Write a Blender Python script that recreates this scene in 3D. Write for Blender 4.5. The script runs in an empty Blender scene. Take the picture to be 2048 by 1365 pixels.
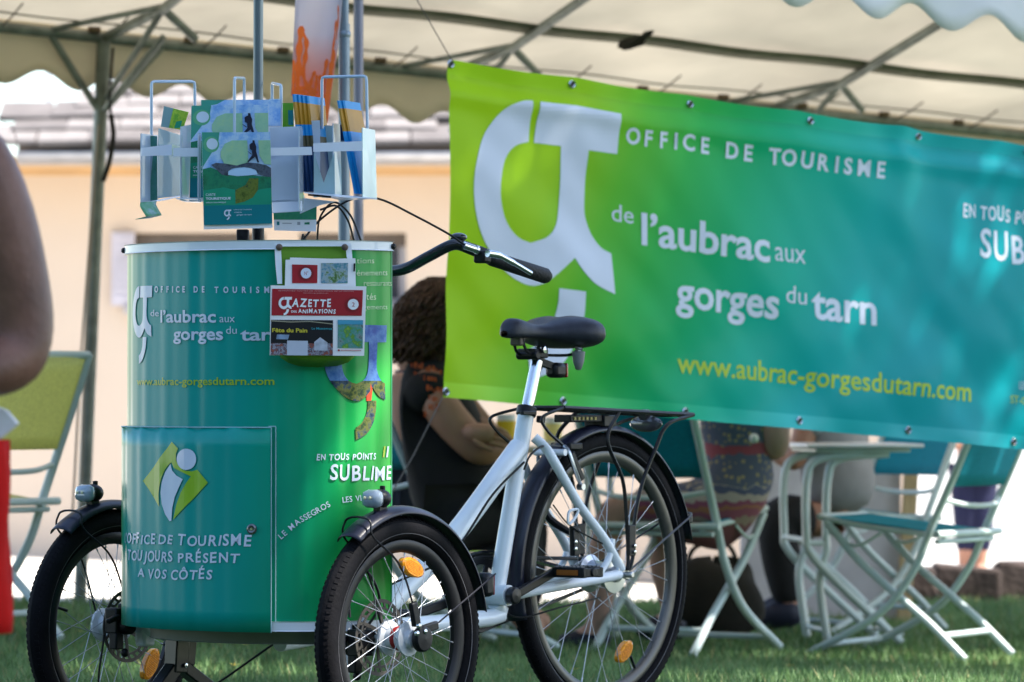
import bpy, bmesh, math, random
import numpy as np
from mathutils import Vector, Matrix
R = math.radians
rnd = random.Random(7)
S = bpy.context.scene
C = S.collection
# ------------------------------------------------------------------ camera, world, sun, exposure
F = 8200.0                # focal length in pixels of a 2048 px wide picture
HZ = 800.0                # horizon row
EYE = 0.748
cam_d = bpy.data.cameras.new('camera'); cam = bpy.data.objects.new('camera', cam_d); C.objects.link(cam)
cam_d.sensor_width = 36; cam_d.lens = F / 2048 * 36
cam.location = (0, 0, EYE); cam.rotation_euler = (math.pi/2 + math.atan((HZ-682.5)/F), 0, 0)
cam_d.clip_start = 0.1; cam_d.clip_end = 2000
cam_d.dof.use_dof = True; cam_d.dof.focus_distance = 8.75; cam_d.dof.aperture_fstop = 5.8; cam_d.dof.aperture_blades = 7
S.camera = cam
W = bpy.data.worlds.new('World'); S.world = W; W.use_nodes = True
nt = W.node_tree; nt.nodes.clear()
sky = nt.nodes.new('ShaderNodeTexSky'); sky.sky_type = 'NISHITA'; sky.sun_disc = False
SUN_DIR = Vector((0.80, -0.16, 1.10)).normalized()       # towards the sun
sky.sun_elevation = math.asin(SUN_DIR.z); sky.sun_rotation = math.atan2(SUN_DIR.x, SUN_DIR.y)
bg = nt.nodes.new('ShaderNodeBackground'); bg.inputs[1].default_value = 0.125
wo = nt.nodes.new('ShaderNodeOutputWorld')
nt.links.new(sky.outputs[0], bg.inputs[0]); nt.links.new(bg.outputs[0], wo.inputs[0])
sd = bpy.data.lights.new('sun', 'SUN'); sd.energy = 4.6; sd.angle = R(0.55); sd.color = (1.0, 0.95, 0.87)
so = bpy.data.objects.new('sun', sd); C.objects.link(so); so.location = (8, 2, 12)
so.rotation_euler = SUN_DIR.to_track_quat('Z', 'Y').to_euler()
S.view_settings.view_transform = 'Standard'; S.view_settings.look = 'None'
S.view_settings.gamma = 1; S.view_settings.use_curve_mapping = False
S.view_settings.exposure = 1.82
try: S.cycles.use_denoising = True
except Exception: pass
# ------------------------------------------------------------------ materials
MATS = {}
def srgb(r, g, b):
    f = lambda c: (c/255/12.92) if c/255 <= .04045 else ((c/255+.055)/1.055)**2.4
    return (f(r), f(g), f(b))
def mat(name, col, rough=.5, metal=0, var=.12, scale=8, bump=0, bscale=60, coat=0, trans=0, spec=None, detail=4, col2=None, stretch=None, emis=0):
    if name in MATS: return MATS[name]
    m = bpy.data.materials.new(name); m.use_nodes = True; MATS[name] = m
    n = m.node_tree.nodes; l = m.node_tree.links; p = n['Principled BSDF']
    tc = n.new('ShaderNodeTexCoord'); src = tc.outputs['Object']
    if stretch:
        mp = n.new('ShaderNodeMapping'); mp.inputs['Scale'].default_value = stretch; l.new(src, mp.inputs[0]); src = mp.outputs[0]
    nz = n.new('ShaderNodeTexNoise'); nz.inputs['Scale'].default_value = scale; nz.inputs['Detail'].default_value = detail
    l.new(src, nz.inputs['Vector'])
    cr = n.new('ShaderNodeValToRGB'); cr.color_ramp.elements[0].position = .3; cr.color_ramp.elements[1].position = .7
    a = [max(0, c*(1-var)) for c in col]; b = [min(1, c*(1+var)) for c in col] if col2 is None else col2
    cr.color_ramp.elements[0].color = (*a, 1); cr.color_ramp.elements[1].color = (*b, 1)
    l.new(nz.outputs['Fac'], cr.inputs[0]); l.new(cr.outputs[0], p.inputs['Base Color'])
    p.inputs['Roughness'].default_value = rough; p.inputs['Metallic'].default_value = metal
    p.inputs['Coat Weight'].default_value = coat
    p.inputs['Specular IOR Level'].default_value = .3 if spec is None else spec
    if bump:
        nb = n.new('ShaderNodeTexNoise'); nb.inputs['Scale'].default_value = bscale; nb.inputs['Detail'].default_value = 5
        l.new(src, nb.inputs['Vector'])
        bp = n.new('ShaderNodeBump'); bp.inputs['Strength'].default_value = bump; bp.inputs['Distance'].default_value = .01
        l.new(nb.outputs['Fac'], bp.inputs['Height']); l.new(bp.outputs[0], p.inputs['Normal'])
    if trans:
        out = n['Material Output']; tr = n.new('ShaderNodeBsdfTranslucent'); mx = n.new('ShaderNodeMixShader')
        mx.inputs[0].default_value = trans; l.new(cr.outputs[0], tr.inputs[0]); l.new(p.outputs[0], mx.inputs[1]); l.new(tr.outputs[0], mx.inputs[2])
        l.new(mx.outputs[0], out.inputs[0])
    return m
def ramp_mat(name, stops, coord='UV', axis=(1, 0, 0), rough=.4, coat=0, trans=0, bump=0, bscale=300, warp=0):
    """colour from a ramp along a direction of the UV (printed gradient)"""
    if name in MATS: return MATS[name]
    m = bpy.data.materials.new(name); m.use_nodes = True; MATS[name] = m
    n = m.node_tree.nodes; l = m.node_tree.links; p = n['Principled BSDF']
    tc = n.new('ShaderNodeTexCoord')
    d = n.new('ShaderNodeVectorMath'); d.operation = 'DOT_PRODUCT'; d.inputs[1].default_value = axis
    l.new(tc.outputs[coord], d.inputs[0]); v = d.outputs['Value']
    if warp:
        nz = n.new('ShaderNodeTexNoise'); nz.inputs['Scale'].default_value = 2.5; l.new(tc.outputs[coord], nz.inputs['Vector'])
        ma = n.new('ShaderNodeMath'); ma.operation = 'MULTIPLY_ADD'; ma.inputs[1].default_value = warp
        l.new(nz.outputs['Fac'], ma.inputs[0]); l.new(v, ma.inputs[2]); v = ma.outputs[0]
    cr = n.new('ShaderNodeValToRGB'); l.new(v, cr.inputs[0])
    el = cr.color_ramp.elements
    while len(el) < len(stops): el.new(.5)
    for e, (q, c) in zip(el, stops): e.position = q; e.color = (*c, 1)
    l.new(cr.outputs[0], p.inputs['Base Color']); p.inputs['Roughness'].default_value = rough; p.inputs['Coat Weight'].default_value = coat; p.inputs['Specular IOR Level'].default_value = .25
    p.inputs['Coat Roughness'].default_value = .12
    if bump:
        nb = n.new('ShaderNodeTexNoise'); nb.inputs['Scale'].default_value = bscale; l.new(tc.outputs['Object'], nb.inputs['Vector'])
        bp = n.new('ShaderNodeBump'); bp.inputs['Strength'].default_value = bump; bp.inputs['Distance'].default_value = .004
        l.new(nb.outputs['Fac'], bp.inputs['Height']); l.new(bp.outputs[0], p.inputs['Normal'])
    if trans:
        out = n['Material Output']; tr = n.new('ShaderNodeBsdfTranslucent'); mx = n.new('ShaderNodeMixShader')
        mx.inputs[0].default_value = trans; l.new(cr.outputs[0], tr.inputs[0]); l.new(p.outputs[0], mx.inputs[1]); l.new(tr.outputs[0], mx.inputs[2])
        l.new(mx.outputs[0], out.inputs[0])
    return m
def photo_mat(name, cols, scale=30, rough=.35):
    """a printed photograph: blotches of several colours"""
    if name in MATS: return MATS[name]
    m = bpy.data.materials.new(name); m.use_nodes = True; MATS[name] = m
    n = m.node_tree.nodes; l = m.node_tree.links; p = n['Principled BSDF']
    tc = n.new('ShaderNodeTexCoord'); nz = n.new('ShaderNodeTexNoise'); nz.inputs['Scale'].default_value = scale; nz.inputs['Detail'].default_value = 6; nz.inputs['Roughness'].default_value = .7
    l.new(tc.outputs['Object'], nz.inputs['Vector'])
    cr = n.new('ShaderNodeValToRGB'); el = cr.color_ramp.elements
    while len(el) < len(cols): el.new(.5)
    for i, (e, c) in enumerate(zip(el, cols)): e.position = .32 + .36*i/max(1, len(cols)-1); e.color = (*c, 1)
    l.new(nz.outputs['Fac'], cr.inputs[0]); l.new(cr.outputs[0], p.inputs['Base Color']); p.inputs['Roughness'].default_value = rough; p.inputs['Specular IOR Level'].default_value = .25
    return m
# ------------------------------------------------------------------ object helpers
ROOT = {}
def rootmat(o):
    while o is not None and o.parent is not None: o = o.parent
    return ROOT.get(o.name, Matrix()) if o is not None else Matrix()
def thing(name, label, cat, loc=(0, 0, 0), rotz=0, group=None):
    o = bpy.data.objects.new(name, None); C.objects.link(o); o.empty_display_size = .1
    o.location = loc; o.rotation_euler = (0, 0, rotz); o['label'] = label; o['category'] = cat
    if group: o['group'] = group
    ROOT[o.name] = Matrix.Translation(loc) @ Matrix.Rotation(rotz, 4, 'Z')
    return o
def tag(o, label=None, cat=None, group=None, kind=None):
    if label: o['label'] = label
    if cat: o['category'] = cat
    if group: o['group'] = group
    if kind: o['kind'] = kind
    return o
def link(name, me, m, parent=None, w=False, smooth=40):
    if w and parent is not None: me.transform(rootmat(parent).inverted())
    o = bpy.data.objects.new(name, me); C.objects.link(o)
    ms = m if isinstance(m, (list, tuple)) else [m]
    for x in ms: me.materials.append(x)
    if smooth:
        me.shade_smooth()
        try: me.set_sharp_from_angle(angle=R(smooth))
        except Exception: pass
    if parent is not None: o.parent = parent
    elif w:
        v = [x.co for x in me.vertices]
        if v:
            c = Vector((sum(x.x for x in v)/len(v), sum(x.y for x in v)/len(v), min(x.z for x in v)))
            me.transform(Matrix.Translation(-c)); o.location = c
    return o
class MB:
    def __init__(s): s.v = []; s.f = []; s.uv = None; s.mi = []
    def add(s, vs, fs, mi=0):
        b = len(s.v); s.v += [Vector(x) for x in vs]; s.f += [tuple(i+b for i in f) for f in fs]; s.mi += [mi]*len(fs); return s
    def box(s, c, d, M=None, mi=0):
        x, y, z = [k/2 for k in d]; P = [Vector((a*x, b*y, e*z)) for a in (-1, 1) for b in (-1, 1) for e in (-1, 1)]
        if M is not None: P = [M @ p for p in P]
        P = [p + Vector(c) for p in P]
        return s.add(P, [(0, 1, 3, 2), (4, 6, 7, 5), (0, 4, 5, 1), (2, 3, 7, 6), (0, 2, 6, 4), (1, 5, 7, 3)], mi)
    def bar(s, a, b, wd, th, up=(0, 0, 1), mi=0):
        a = Vector(a); b = Vector(b); d = (b-a); L = d.length; d.normalize(); u = Vector(up); sd_ = d.cross(u)
        if sd_.length < 1e-4: sd_ = d.cross(Vector((1, 0, 0)))
        sd_.normalize(); u = sd_.cross(d)
        M = Matrix((d, sd_, u)).transposed()
        return s.box((a+b)/2, (L, wd, th), M, mi)
    def tube(s, P, r, n=10, closed=False, cap=True, mi=0):
        P = [Vector(p) for p in P]; N = len(P); rr = r if isinstance(r, (list, tuple)) else [r]*N
        T = []
        for i in range(N):
            if closed: t = P[(i+1) % N] - P[i-1]
            else: t = P[min(i+1, N-1)] - P[max(i-1, 0)]
            T.append(t.normalized() if t.length > 1e-9 else Vector((0, 0, 1)))
        u = T[0].orthogonal().normalized(); vs = []
        for i in range(N):
            u = (u - T[i]*u.dot(T[i]))
            u = u.normalized() if u.length > 1e-6 else T[i].orthogonal().normalized()
            w = T[i].cross(u)
            for k in range(n):
                a = 2*math.pi*k/n; vs.append(P[i] + (u*math.cos(a) + w*math.sin(a))*rr[i])
        fs = []
        for i in range(N if closed else N-1):
            j = (i+1) % N
            off = 0
            if closed and j == 0:
                best = 1e9
                for o in range(n):
                    dd = (vs[0+o]-vs[i*n]).length
                    if dd < best: best = dd; off = o
            for k in range(n): fs.append((i*n+k, i*n+(k+1) % n, j*n+(k+1+off) % n, j*n+(k+off) % n))
        if cap and not closed: fs += [tuple(range(n-1, -1, -1)), tuple(range((N-1)*n, N*n))]
        return s.add(vs, fs, mi)
    def lathe(s, prof, c, axis, n=32, mi=0, cap=False):
        """prof: (radius, height along axis)"""
        ax = Vector(axis).normalized(); u = ax.orthogonal().normalized(); w = ax.cross(u); c = Vector(c); vs = []; K = len(prof)
        for k in range(n):
            a = 2*math.pi*k/n; d = u*math.cos(a) + w*math.sin(a)
            vs += [c + d*r + ax*h for r, h in prof]
        fs = [(k*K+i, ((k+1) % n)*K+i, ((k+1) % n)*K+i+1, k*K+i+1) for k in range(n) for i in range(K-1)]
        if cap: fs += [tuple(k*K for k in range(n))[::-1], tuple(k*K+K-1 for k in range(n))]
        return s.add(vs, fs, mi)
    def ball(s, c, r, n=10, m=8, M=None, mi=0):
        r = r if isinstance(r, (tuple, list)) else (r, r, r); vs = []; fs = []
        for i in range(m+1):
            t = math.pi*i/m
            for k in range(n):
                a = 2*math.pi*k/n; p = Vector((r[0]*math.sin(t)*math.cos(a), r[1]*math.sin(t)*math.sin(a), r[2]*math.cos(t)))
                vs.append(Vector(c) + (M @ p if M is not None else p))
        for i in range(m):
            for k in range(n): fs.append((i*n+k, (i+1)*n+k, (i+1)*n+(k+1) % n, i*n+(k+1) % n))
        return s.add(vs, fs, mi)
    def slab(s, quad, th, mi=0):
        """quad of four points (ccw seen from the front) thickened backwards"""
        q = [Vector(p) for p in quad]; nn = (q[1]-q[0]).cross(q[-1]-q[0]).normalized()*th; N = len(q)
        return s.add(q + [p - nn for p in q], [tuple(range(N)), tuple(range(2*N-1, N-1, -1))] + [(i, i+N, (i+1) % N + N, (i+1) % N) for i in range(N)], mi)
    def grid(s, fn, nu, nv, mi=0, uv=False, closed=False):
        vs = [fn(i/nu, j/nv) for j in range(nv+1) for i in range(nu+1)]
        fs = [(j*(nu+1)+i, j*(nu+1)+i+1, (j+1)*(nu+1)+i+1, (j+1)*(nu+1)+i) for j in range(nv) for i in range(nu)]
        if uv: s.uv = [(i/nu, j/nv) for j in range(nv+1) for i in range(nu+1)]
        return s.add(vs, fs, mi)
    def mesh(s, name):
        me = bpy.data.meshes.new(name); me.from_pydata([tuple(v) for v in s.v], [], s.f); me.validate()
        if s.uv and len(s.uv) == len(me.vertices):
            L = me.uv_layers.new(name='UVMap')
            for lp in me.loops: L.data[lp.index].uv = s.uv[lp.vertex_index]
        if len(set(s.mi)) > 1 and len(s.mi) == len(me.polygons):
            for p, i in zip(me.polygons, s.mi): p.material_index = i
        return me
    def build(s, name, m, parent=None, w=False, smooth=40, label=None, solid=0, bevel=0, sub=0):
        me = s.mesh(name); o = link(name, me, m, parent, w, smooth)
        if bevel:
            b = o.modifiers.new('bevel', 'BEVEL'); b.width = bevel; b.segments = 2; b.limit_method = 'ANGLE'; b.angle_limit = R(40)
        if solid:
            b = o.modifiers.new('solid', 'SOLIDIFY'); b.thickness = solid; b.offset = 0
        if sub:
            b = o.modifiers.new('sub', 'SUBSURF'); b.levels = sub; b.render_levels = sub
        if label: o['label'] = label
        return o
def spline(P, n=8, closed=False):
    """Catmull-Rom through the points"""
    P = [Vector(p) for p in P]; N = len(P); out = []
    rng = range(N if closed else N-1)
    for i in rng:
        p0 = P[(i-1) % N] if (closed or i > 0) else P[0]*2-P[1]
        p1 = P[i]; p2 = P[(i+1) % N]; p3 = P[(i+2) % N] if (closed or i+2 < N) else P[-1]*2-P[-2]
        for k in range(n):
            t = k/n; out.append(.5*((2*p1) + (p2-p0)*t + (2*p0-5*p1+4*p2-p3)*t*t + (3*p1-p0-3*p2+p3)*t**3))
    if not closed: out.append(P[-1])
    return out
def at(px, py, Y):
    """world point seen at pixel (px,py) of the 2048 px picture, at distance Y"""
    return Vector(((px-1024)*Y/F, Y, EYE + (HZ-py)*Y/F))
# ------------------------------------------------------------------ flat print helpers
_tc = {}
def glyphs(txt, bold=0.0, shear=0.0, space=1.0):
    """triangulated text: verts 2D (cap height 1), tris, width"""
    key = (txt, bold, shear, space)
    if key in _tc: return _tc[key]
    cu = bpy.data.curves.new('t', 'FONT'); cu.body = txt; cu.size = 1; cu.offset = bold; cu.shear = shear; cu.space_character = space; cu.resolution_u = 3
    o = bpy.data.objects.new('t', cu); me = bpy.data.meshes.new_from_object(o)
    bm = bmesh.new(); bm.from_mesh(me); bmesh.ops.triangulate(bm, faces=bm.faces[:])
    vs = [(v.co.x, v.co.y) for v in bm.verts]; fs = [tuple(v.index for v in f.verts) for f in bm.faces]
    bm.free(); bpy.data.objects.remove(o); bpy.data.curves.remove(cu); bpy.data.meshes.remove(me)
    CAP = .729
    if not vs: vs = [(0, 0)]
    x0 = min(v[0] for v in vs); x1 = max(v[0] for v in vs)
    vs = [((x-x0)/CAP, y/CAP) for x, y in vs]
    _tc[key] = (vs, fs, (x1-x0)/CAP); return _tc[key]
def hand(txt, seed=1, bold=.019, gap=.13):
    """hand lettering: every letter jittered"""
    r = random.Random(seed); V = []; Fc = []; x = 0
    for ch in txt:
        if ch == ' ': x += .42; continue
        vs, fs, wd = glyphs(ch, bold, .1)
        a = r.uniform(-.09, .09); sy = r.uniform(.92, 1.1); sx = r.uniform(.8, .95); dy = r.uniform(-.05, .05)
        b = len(V)
        for (u, v) in vs: V.append((x + (u*math.cos(a)-v*math.sin(a))*sx, (u*math.sin(a)+v*math.cos(a))*sy+dy))
        Fc += [tuple(i+b for i in f) for f in fs]; x += wd*sx + gap
    return V, Fc, x-gap
def slice_mesh(V, Fc, step):
    """cut long triangles at vertical lines so that they can bend"""
    used = sorted({i for f in Fc for i in f}); ix = {i: k for k, i in enumerate(used)}; V = [V[i] for i in used]; Fc = [tuple(ix[i] for i in f) for f in Fc]
    bm = bmesh.new(); vv = [bm.verts.new((x, y, 0)) for x, y in V]
    for f in Fc:
        try: bm.faces.new([vv[i] for i in f])
        except Exception: pass
    x0 = min(x for x, y in V); x1 = max(x for x, y in V); k = math.floor(x0/step)+1
    while k*step < x1:
        bmesh.ops.bisect_plane(bm, geom=bm.verts[:]+bm.edges[:]+bm.faces[:], plane_co=(k*step, 0, 0), plane_no=(1, 0, 0)); k += 1
    bm.verts.index_update(); V2 = [(v.co.x, v.co.y) for v in bm.verts]; F2 = [tuple(v.index for v in f.verts) for f in bm.faces]; bm.free()
    return V2, F2
LOGO = [(440,268),(380,272),(290,318),(200,430),(150,550),(125,700),(130,850),(160,980),(210,1085),(270,1170),(340,1240),(430,1285),(500,1280),(560,1243),(620,1190),(676,1135),(720,1205),(790,1280),(895,1335),(885,1112),(830,1080),(780,1010),(750,930),(740,860),(745,700),(755,545),(912,562),(922,340),(480,275),(460,500),(608,522),(608,700),(600,850),(580,950),(530,1020),(440,1055),(380,1030),(330,980),(290,900),(268,780),(280,660),(310,570),(360,515),(430,495)]
LOGO_TAIL = [(592,1302),(735,1320),(728,1450),(690,1590),(610,1710),(520,1770),(430,1800),(424,1640),(500,1590),(565,1490),(588,1400)]
def rounded(poly, ang=38, n=5):
    out = []; N = len(poly); P = [Vector((x, y, 0)) for x, y in poly]
    def sharp(i):
        a = P[i]-P[i-1]; b = P[(i+1) % N]-P[i]; return a.angle(b) > R(ang)
    sh = [sharp(i) for i in range(N)]
    for i in range(N):
        a, b = P[i], P[(i+1) % N]; out.append((a.x, a.y))
        if sh[i] and sh[(i+1) % N]: continue
        p0 = a*2-b if sh[i] else P[i-1]; p3 = b*2-a if sh[(i+1) % N] else P[(i+2) % N]
        for k in range(1, n):
            t = k/n; q = .5*((2*a)+(b-p0)*t+(2*p0-5*a+4*b-p3)*t*t+(3*a-p0-3*b+p3)*t**3); out.append((q.x, q.y))
    return out
LOGO = rounded(LOGO); LOGO_TAIL = rounded(LOGO_TAIL)
def logo_norm(poly):
    """remove the banner's own slope (about 0.145) and scale to unit height"""
    return [((x-125)/1067, -((y-268) - .142*(x-440))/1067) for x, y in poly]
LG = logo_norm(LOGO); LGT = logo_norm(LOGO_TAIL)
def tri(poly):
    from mathutils.geometry import tessellate_polygon
    return list(poly), [tuple(t) for t in tessellate_polygon([[Vector((x, y, 0)) for x, y in poly]])]
# ------------------------------------------------------------------ common materials
WHITE = mat('white_powder_coat', (.74, .78, .82), .28, var=.04, coat=.5, bump=.02, bscale=40)
BLACKP = mat('black_plastic', (.0045, .0048, .0070), .42, var=.3, bump=.05)
RUBBER = mat('tyre_rubber', (.0038, .0036, .0048), .75, spec=.12, var=.35, scale=25, bump=.15, bscale=120)
CHROME = mat('polished_steel', (.62, .64, .66), .18, 1, var=.1, scale=20)
ALU = mat('aluminium', (.55, .57, .6), .33, 1, var=.12, scale=30)
GREYP = mat('grey_plastic', (.22, .22, .23), .5)
CHAIRM = mat('pale_grey_green_chair_paint', (.50, .58, .57), .38, var=.08, coat=.2)
TEAL = mat('teal_mesh_fabric', (.004, .26, .36), .75, var=.15, scale=120, bump=.2, bscale=400, trans=.25)
LIMEF = mat('lime_mesh_fabric', (.80, .78, .34), .75, var=.1, scale=120, bump=.2, bscale=400, trans=.45)
ORANGE = mat('orange_reflector', (.95, .28, .01), .2, var=.35, scale=260, coat=1)
SKIN = mat('tanned_skin', (.36, .18, .12), .5, var=.12, scale=9, bump=.1, bscale=90)
SKIN2 = mat('pink_skin', (.42, .24, .19), .5, var=.1, scale=9, bump=.1, bscale=90)
PAPERW = mat('white_paper', (.76, .77, .79), .5, var=.03)
# ------------------------------------------------------------------ ground
def smooth(a, b, x):
    t = min(1, max(0, (x-a)/(b-a))); return t*t*(3-2*t)
def G(x, y):
    xx = max(-4, min(6, x))
    z = -.045*(xx+1.57)*smooth(10.2, 13.2, y)
    z += -.32*smooth(15.5, 26.5, y) if x < 0 else -.32*smooth(15.5+x*.9, 27.5, y)
    return z
def edge_y(x):            # far edge of the lawn
    return 15.0 + 1.05*max(-6, min(6, x+1.6)) if x > -1.6 else 15.0 + .1*(x+1.6)
GRASS = mat('lawn_soil_green', (.045, .085, .035), .9, var=.5, scale=6, bump=.6, bscale=60)
PAVE = mat('pale_gravel', (.62, .57, .50), .9, var=.12, scale=3, bump=.3, bscale=80)
def ground_mesh(name, xs, ys, dz, m, clip=None):
    mb = MB(); n, k = len(xs), len(ys)
    vs = []
    for y in ys:
        for x in xs:
            yy = min(y, clip(x)) if clip else y
            vs.append((x, yy, G(x, yy)+dz))
    mb.add(vs, [(j*n+i, j*n+i+1, (j+1)*n+i+1, (j+1)*n+i) for j in range(k-1) for i in range(n-1)])
    return tag(mb.build(name, m, smooth=60), kind='structure')
xs_f = sorted(set([-300, -80, -30, -12] + [round(-8+.5*i, 2) for i in range(41)] + [20, 40, 90, 300]))
ground_mesh('ground', xs_f, [-40, -10, 0, 4, 8, 9, 10, 11, 12, 13, 14, 15, 16, 17, 18, 20, 22, 24, 26, 28, 32, 50, 120, 700], -.035, PAVE)
ground_mesh('lawn', [-40, -20] + [round(-8+.25*i, 2) for i in range(81)] + [20, 40], [-30, -10, 0, 4, 8, 9] + [round(9.5+.3*i, 2) for i in range(48)], 0, GRASS, clip=edge_y)
# grass blades
def blades():
    rs = np.random.RandomState(3); N = 120000
    u = rs.rand(N); y = 9.9 + (rs.rand(N)**1.35)*10.5; half = y*1180/F
    x = (u*2-1)*half
    ey = np.where(x > -1.6, 15.0+1.05*np.clip(x+1.6, -6, 6), 15.0+.1*(x+1.6)); ok = y < ey-.01; x = x[ok]; y = y[ok]; N = len(x)
    gz = np.array([G(a, b) for a, b in zip(x, y)])
    h = .022 + .028*rs.rand(N)**1.6 + .02*(rs.rand(N) > .97); an = rs.rand(N)*6.283; w = .0022 + .0012*rs.rand(N) + .0008*(y > 13); le = h*(.2+.7*rs.rand(N)); la = rs.rand(N)*6.283
    V = np.zeros((N, 3, 3))
    V[:, 0] = np.c_[x-w*np.cos(an), y-w*np.sin(an), gz-.002]; V[:, 1] = np.c_[x+w*np.cos(an), y+w*np.sin(an), gz-.002]
    V[:, 2] = np.c_[x+le*np.cos(la), y+le*np.sin(la), gz+h]
    me = bpy.data.meshes.new('grass'); me.vertices.add(3*N); me.vertices.foreach_set('co', V.reshape(-1))
    me.loops.add(3*N); me.polygons.add(N); me.loops.foreach_set('vertex_index', np.arange(3*N, dtype=np.int32))
    me.polygons.foreach_set('loop_start', np.arange(0, 3*N, 3, dtype=np.int32)); me.polygons.foreach_set('loop_total', np.full(N, 3, dtype=np.int32))
    me.update(); me.validate()
    m = mat('grass_blade', (.08, .20, .06), .55, var=.5, scale=5, trans=.25, col2=(.21, .34, .12), detail=8)
    me.polygons.foreach_set('material_index', (rs.rand(N) < .07).astype(np.int32))
    o = link('grass', me, [m, mat('dry_grass_blade', (.30, .27, .12), .7, var=.3, trans=.2)], smooth=0); tag(o, 'short green lawn grass under the trike and chairs', 'grass', kind='stuff')
blades()
# fallen yellow leaves / dandelion dots on the lawn
for i, (px, py) in enumerate([(163, 1277), (492, 1290), (700, 1290), (1580, 1290), (1150, 1345), (1020, 1352), (470, 1345), (1880, 1210)]):
    Y = EYE*F/(py-HZ); p = at(px, py, Y); p.z = G(p.x, p.y)+.03; mb = MB()
    a = rnd.random()*6
    for k in range(5):
        d = Vector((math.cos(a+k*1.25), math.sin(a+k*1.25)*.6, .3)); e = Vector((-d.y, d.x, 0))*.35
        mb.add([p, p+d*.006+e*.01, p+d*.016+Vector((0, 0, .002)), p+d*.006-e*.01], [(0, 1, 2, 3)])
    o = mb.build('fallen_leaf', mat('yellow_leaf', (.5, .38, .06), .6, var=.3), w=True)
    tag(o, ['yellow fallen leaf on the lawn seen inside the left front wheel', 'small yellow leaf on the grass below the green box', 'small yellow leaf on the grass left of the near front wheel', 'small yellow leaf on shaded grass between the folding chairs', 'small yellow leaf on the grass inside the rear wheel', 'small yellow leaf on the grass right of the near front wheel', 'lowest small yellow leaf on the grass below the green box', 'small yellow leaf near the stone border at right'][i], 'leaf', 'yellow leaves scattered on the lawn')
# ------------------------------------------------------------------ stone border at the right
sb = thing('stone_border', 'low rough brown stone border along the lawn at the far right', 'border', (2.4, 19.2, G(2.4, 19.2)))
stone = mat('brown_stone', (.055, .040, .035), .9, var=.35, scale=12, bump=.8, bscale=30)
x = 1.60
while x < 6:
    ln = rnd.uniform(.16, .34); y = edge_y(x+ln/2)+.05; h = rnd.uniform(.17, .22); mb = MB()
    base = G(x, y)
    vs = []
    n = 8
    c = Vector((x+ln/2, y, base+h/2-.03))
    mb.box(c, (ln*.94, .22, h)); mb.v = [v+Vector((rnd.uniform(-1, 1), rnd.uniform(-1, 1), rnd.uniform(-1, 1)))*.022 for v in mb.v]
    mb.build('stone', stone, sb, w=True, smooth=0, bevel=.02); x += ln*.97
# ------------------------------------------------------------------ far house
YW = 27.0
PL = mat('cream_plaster', (.53, .44, .355), .9, var=.04, scale=1.2, bump=.15, bscale=40)
hs = thing('house', 'cream plastered house with a stone tiled roof and grey gutter behind the tent', 'house', (-1, YW, G(-1, YW)))
def HX(px, Y=YW): return (px-1024)*Y/F
def HZz(py, Y=YW): return EYE + (HZ-py)*Y/F
zb = G(-1, YW)-.1; zt = HZz(328)
x0, x1 = HX(-420), HX(2500)
# wall with window openings: build strips
wins = [(HX(268), HX(530), HZz(612), HZz(466)), (HX(598), HX(812), HZz(612), HZz(466))]
mb = MB()
def wallbox(a, b, c, d): mb.box(((a+b)/2, YW+.15, (c+d)/2), (b-a, .3, d-c))
xs = [x0] + [v for w_ in wins for v in w_[:2]] + [x1]
for i in range(0, len(xs), 2): wallbox(xs[i], xs[i+1], zb, zt)
for w_ in wins:
    wallbox(w_[0], w_[1], zb, w_[2]); wallbox(w_[0], w_[1], w_[3], zt)
mb.build('wall', PL, hs, w=True, smooth=0)
GLASS = mat('dark_window_glass', (.05, .055, .07), .12, var=.2)
for k, (a, b, c, d) in enumerate(wins):
    fr = MB(); t = .05
    for q in ((a+t/2, (c+d)/2, t, d-c), (b-t/2, (c+d)/2, t, d-c), ((a+b)/2, c+t/2, b-a, t), ((a+b)/2, d-t/2, b-a, t), ((a+b)/2, (c+d)/2, t, d-c)):
        fr.box((q[0], YW+.16, q[1]), (q[2], .05, q[3]))
    f = fr.build('window', mat('grey_window_frame', (.34, .34, .37), .5), hs, w=True, smooth=0)
    g = MB(); g.box(((a+b)/2, YW+.18, (c+d)/2), (b-a, .015, d-c)); g.build('pane', GLASS, f, w=True, smooth=0)
    g = MB(); g.box(((a+b)/2, YW+.14, d-.035), (b-a, .12, .10)); g.build('blind_box', mat('dark_brown_blind', (.10, .08, .065), .6), f, w=True, smooth=0)
    g = MB(); g.box(((a+b)/2, YW+.24, (c+d)/2-.05), (b-a-.1, .01, d-c-.2)); g.build('curtain', mat('grey_curtain', (.28, .28, .31), .8, stretch=(60, 1, 1)), f, w=True, smooth=0)
    g = MB(); g.box(((a+b)/2, YW-.02, c-.03), (b-a+.12, .16, .05)); g.build('sill', mat('grey_sill', (.35, .34, .35), .7), f, w=True, smooth=0)
g = MB(); sh = wins[0]; g.box((sh[0]-.07, YW-.03, (sh[2]+sh[3])/2), (.15, .045, sh[3]-sh[2]))
for q in range(9): g.box((sh[0]-.07, YW-.06, sh[2]+.05+q*(sh[3]-sh[2]-.1)/8), (.11, .012, .03))
g.build('shutter', mat('pale_lilac_shutter', (.45, .43, .48), .6), hs, w=True, smooth=0)
g = MB(); g.box(((x0+x1)/2, YW-.28, HZz(332)), (x1-x0, .56, .05)); g.box(((x0+x1)/2, YW-.02, HZz(343)), (x1-x0, .06, .06)); g.build('soffit', mat('orange_pine_soffit', (.50, .33, .17), .6, var=.2, scale=6, stretch=(.4, 6, 6)), hs, w=True, smooth=0)
YE = YW-.6
EX0 = (35-1024)*YE/F
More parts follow.
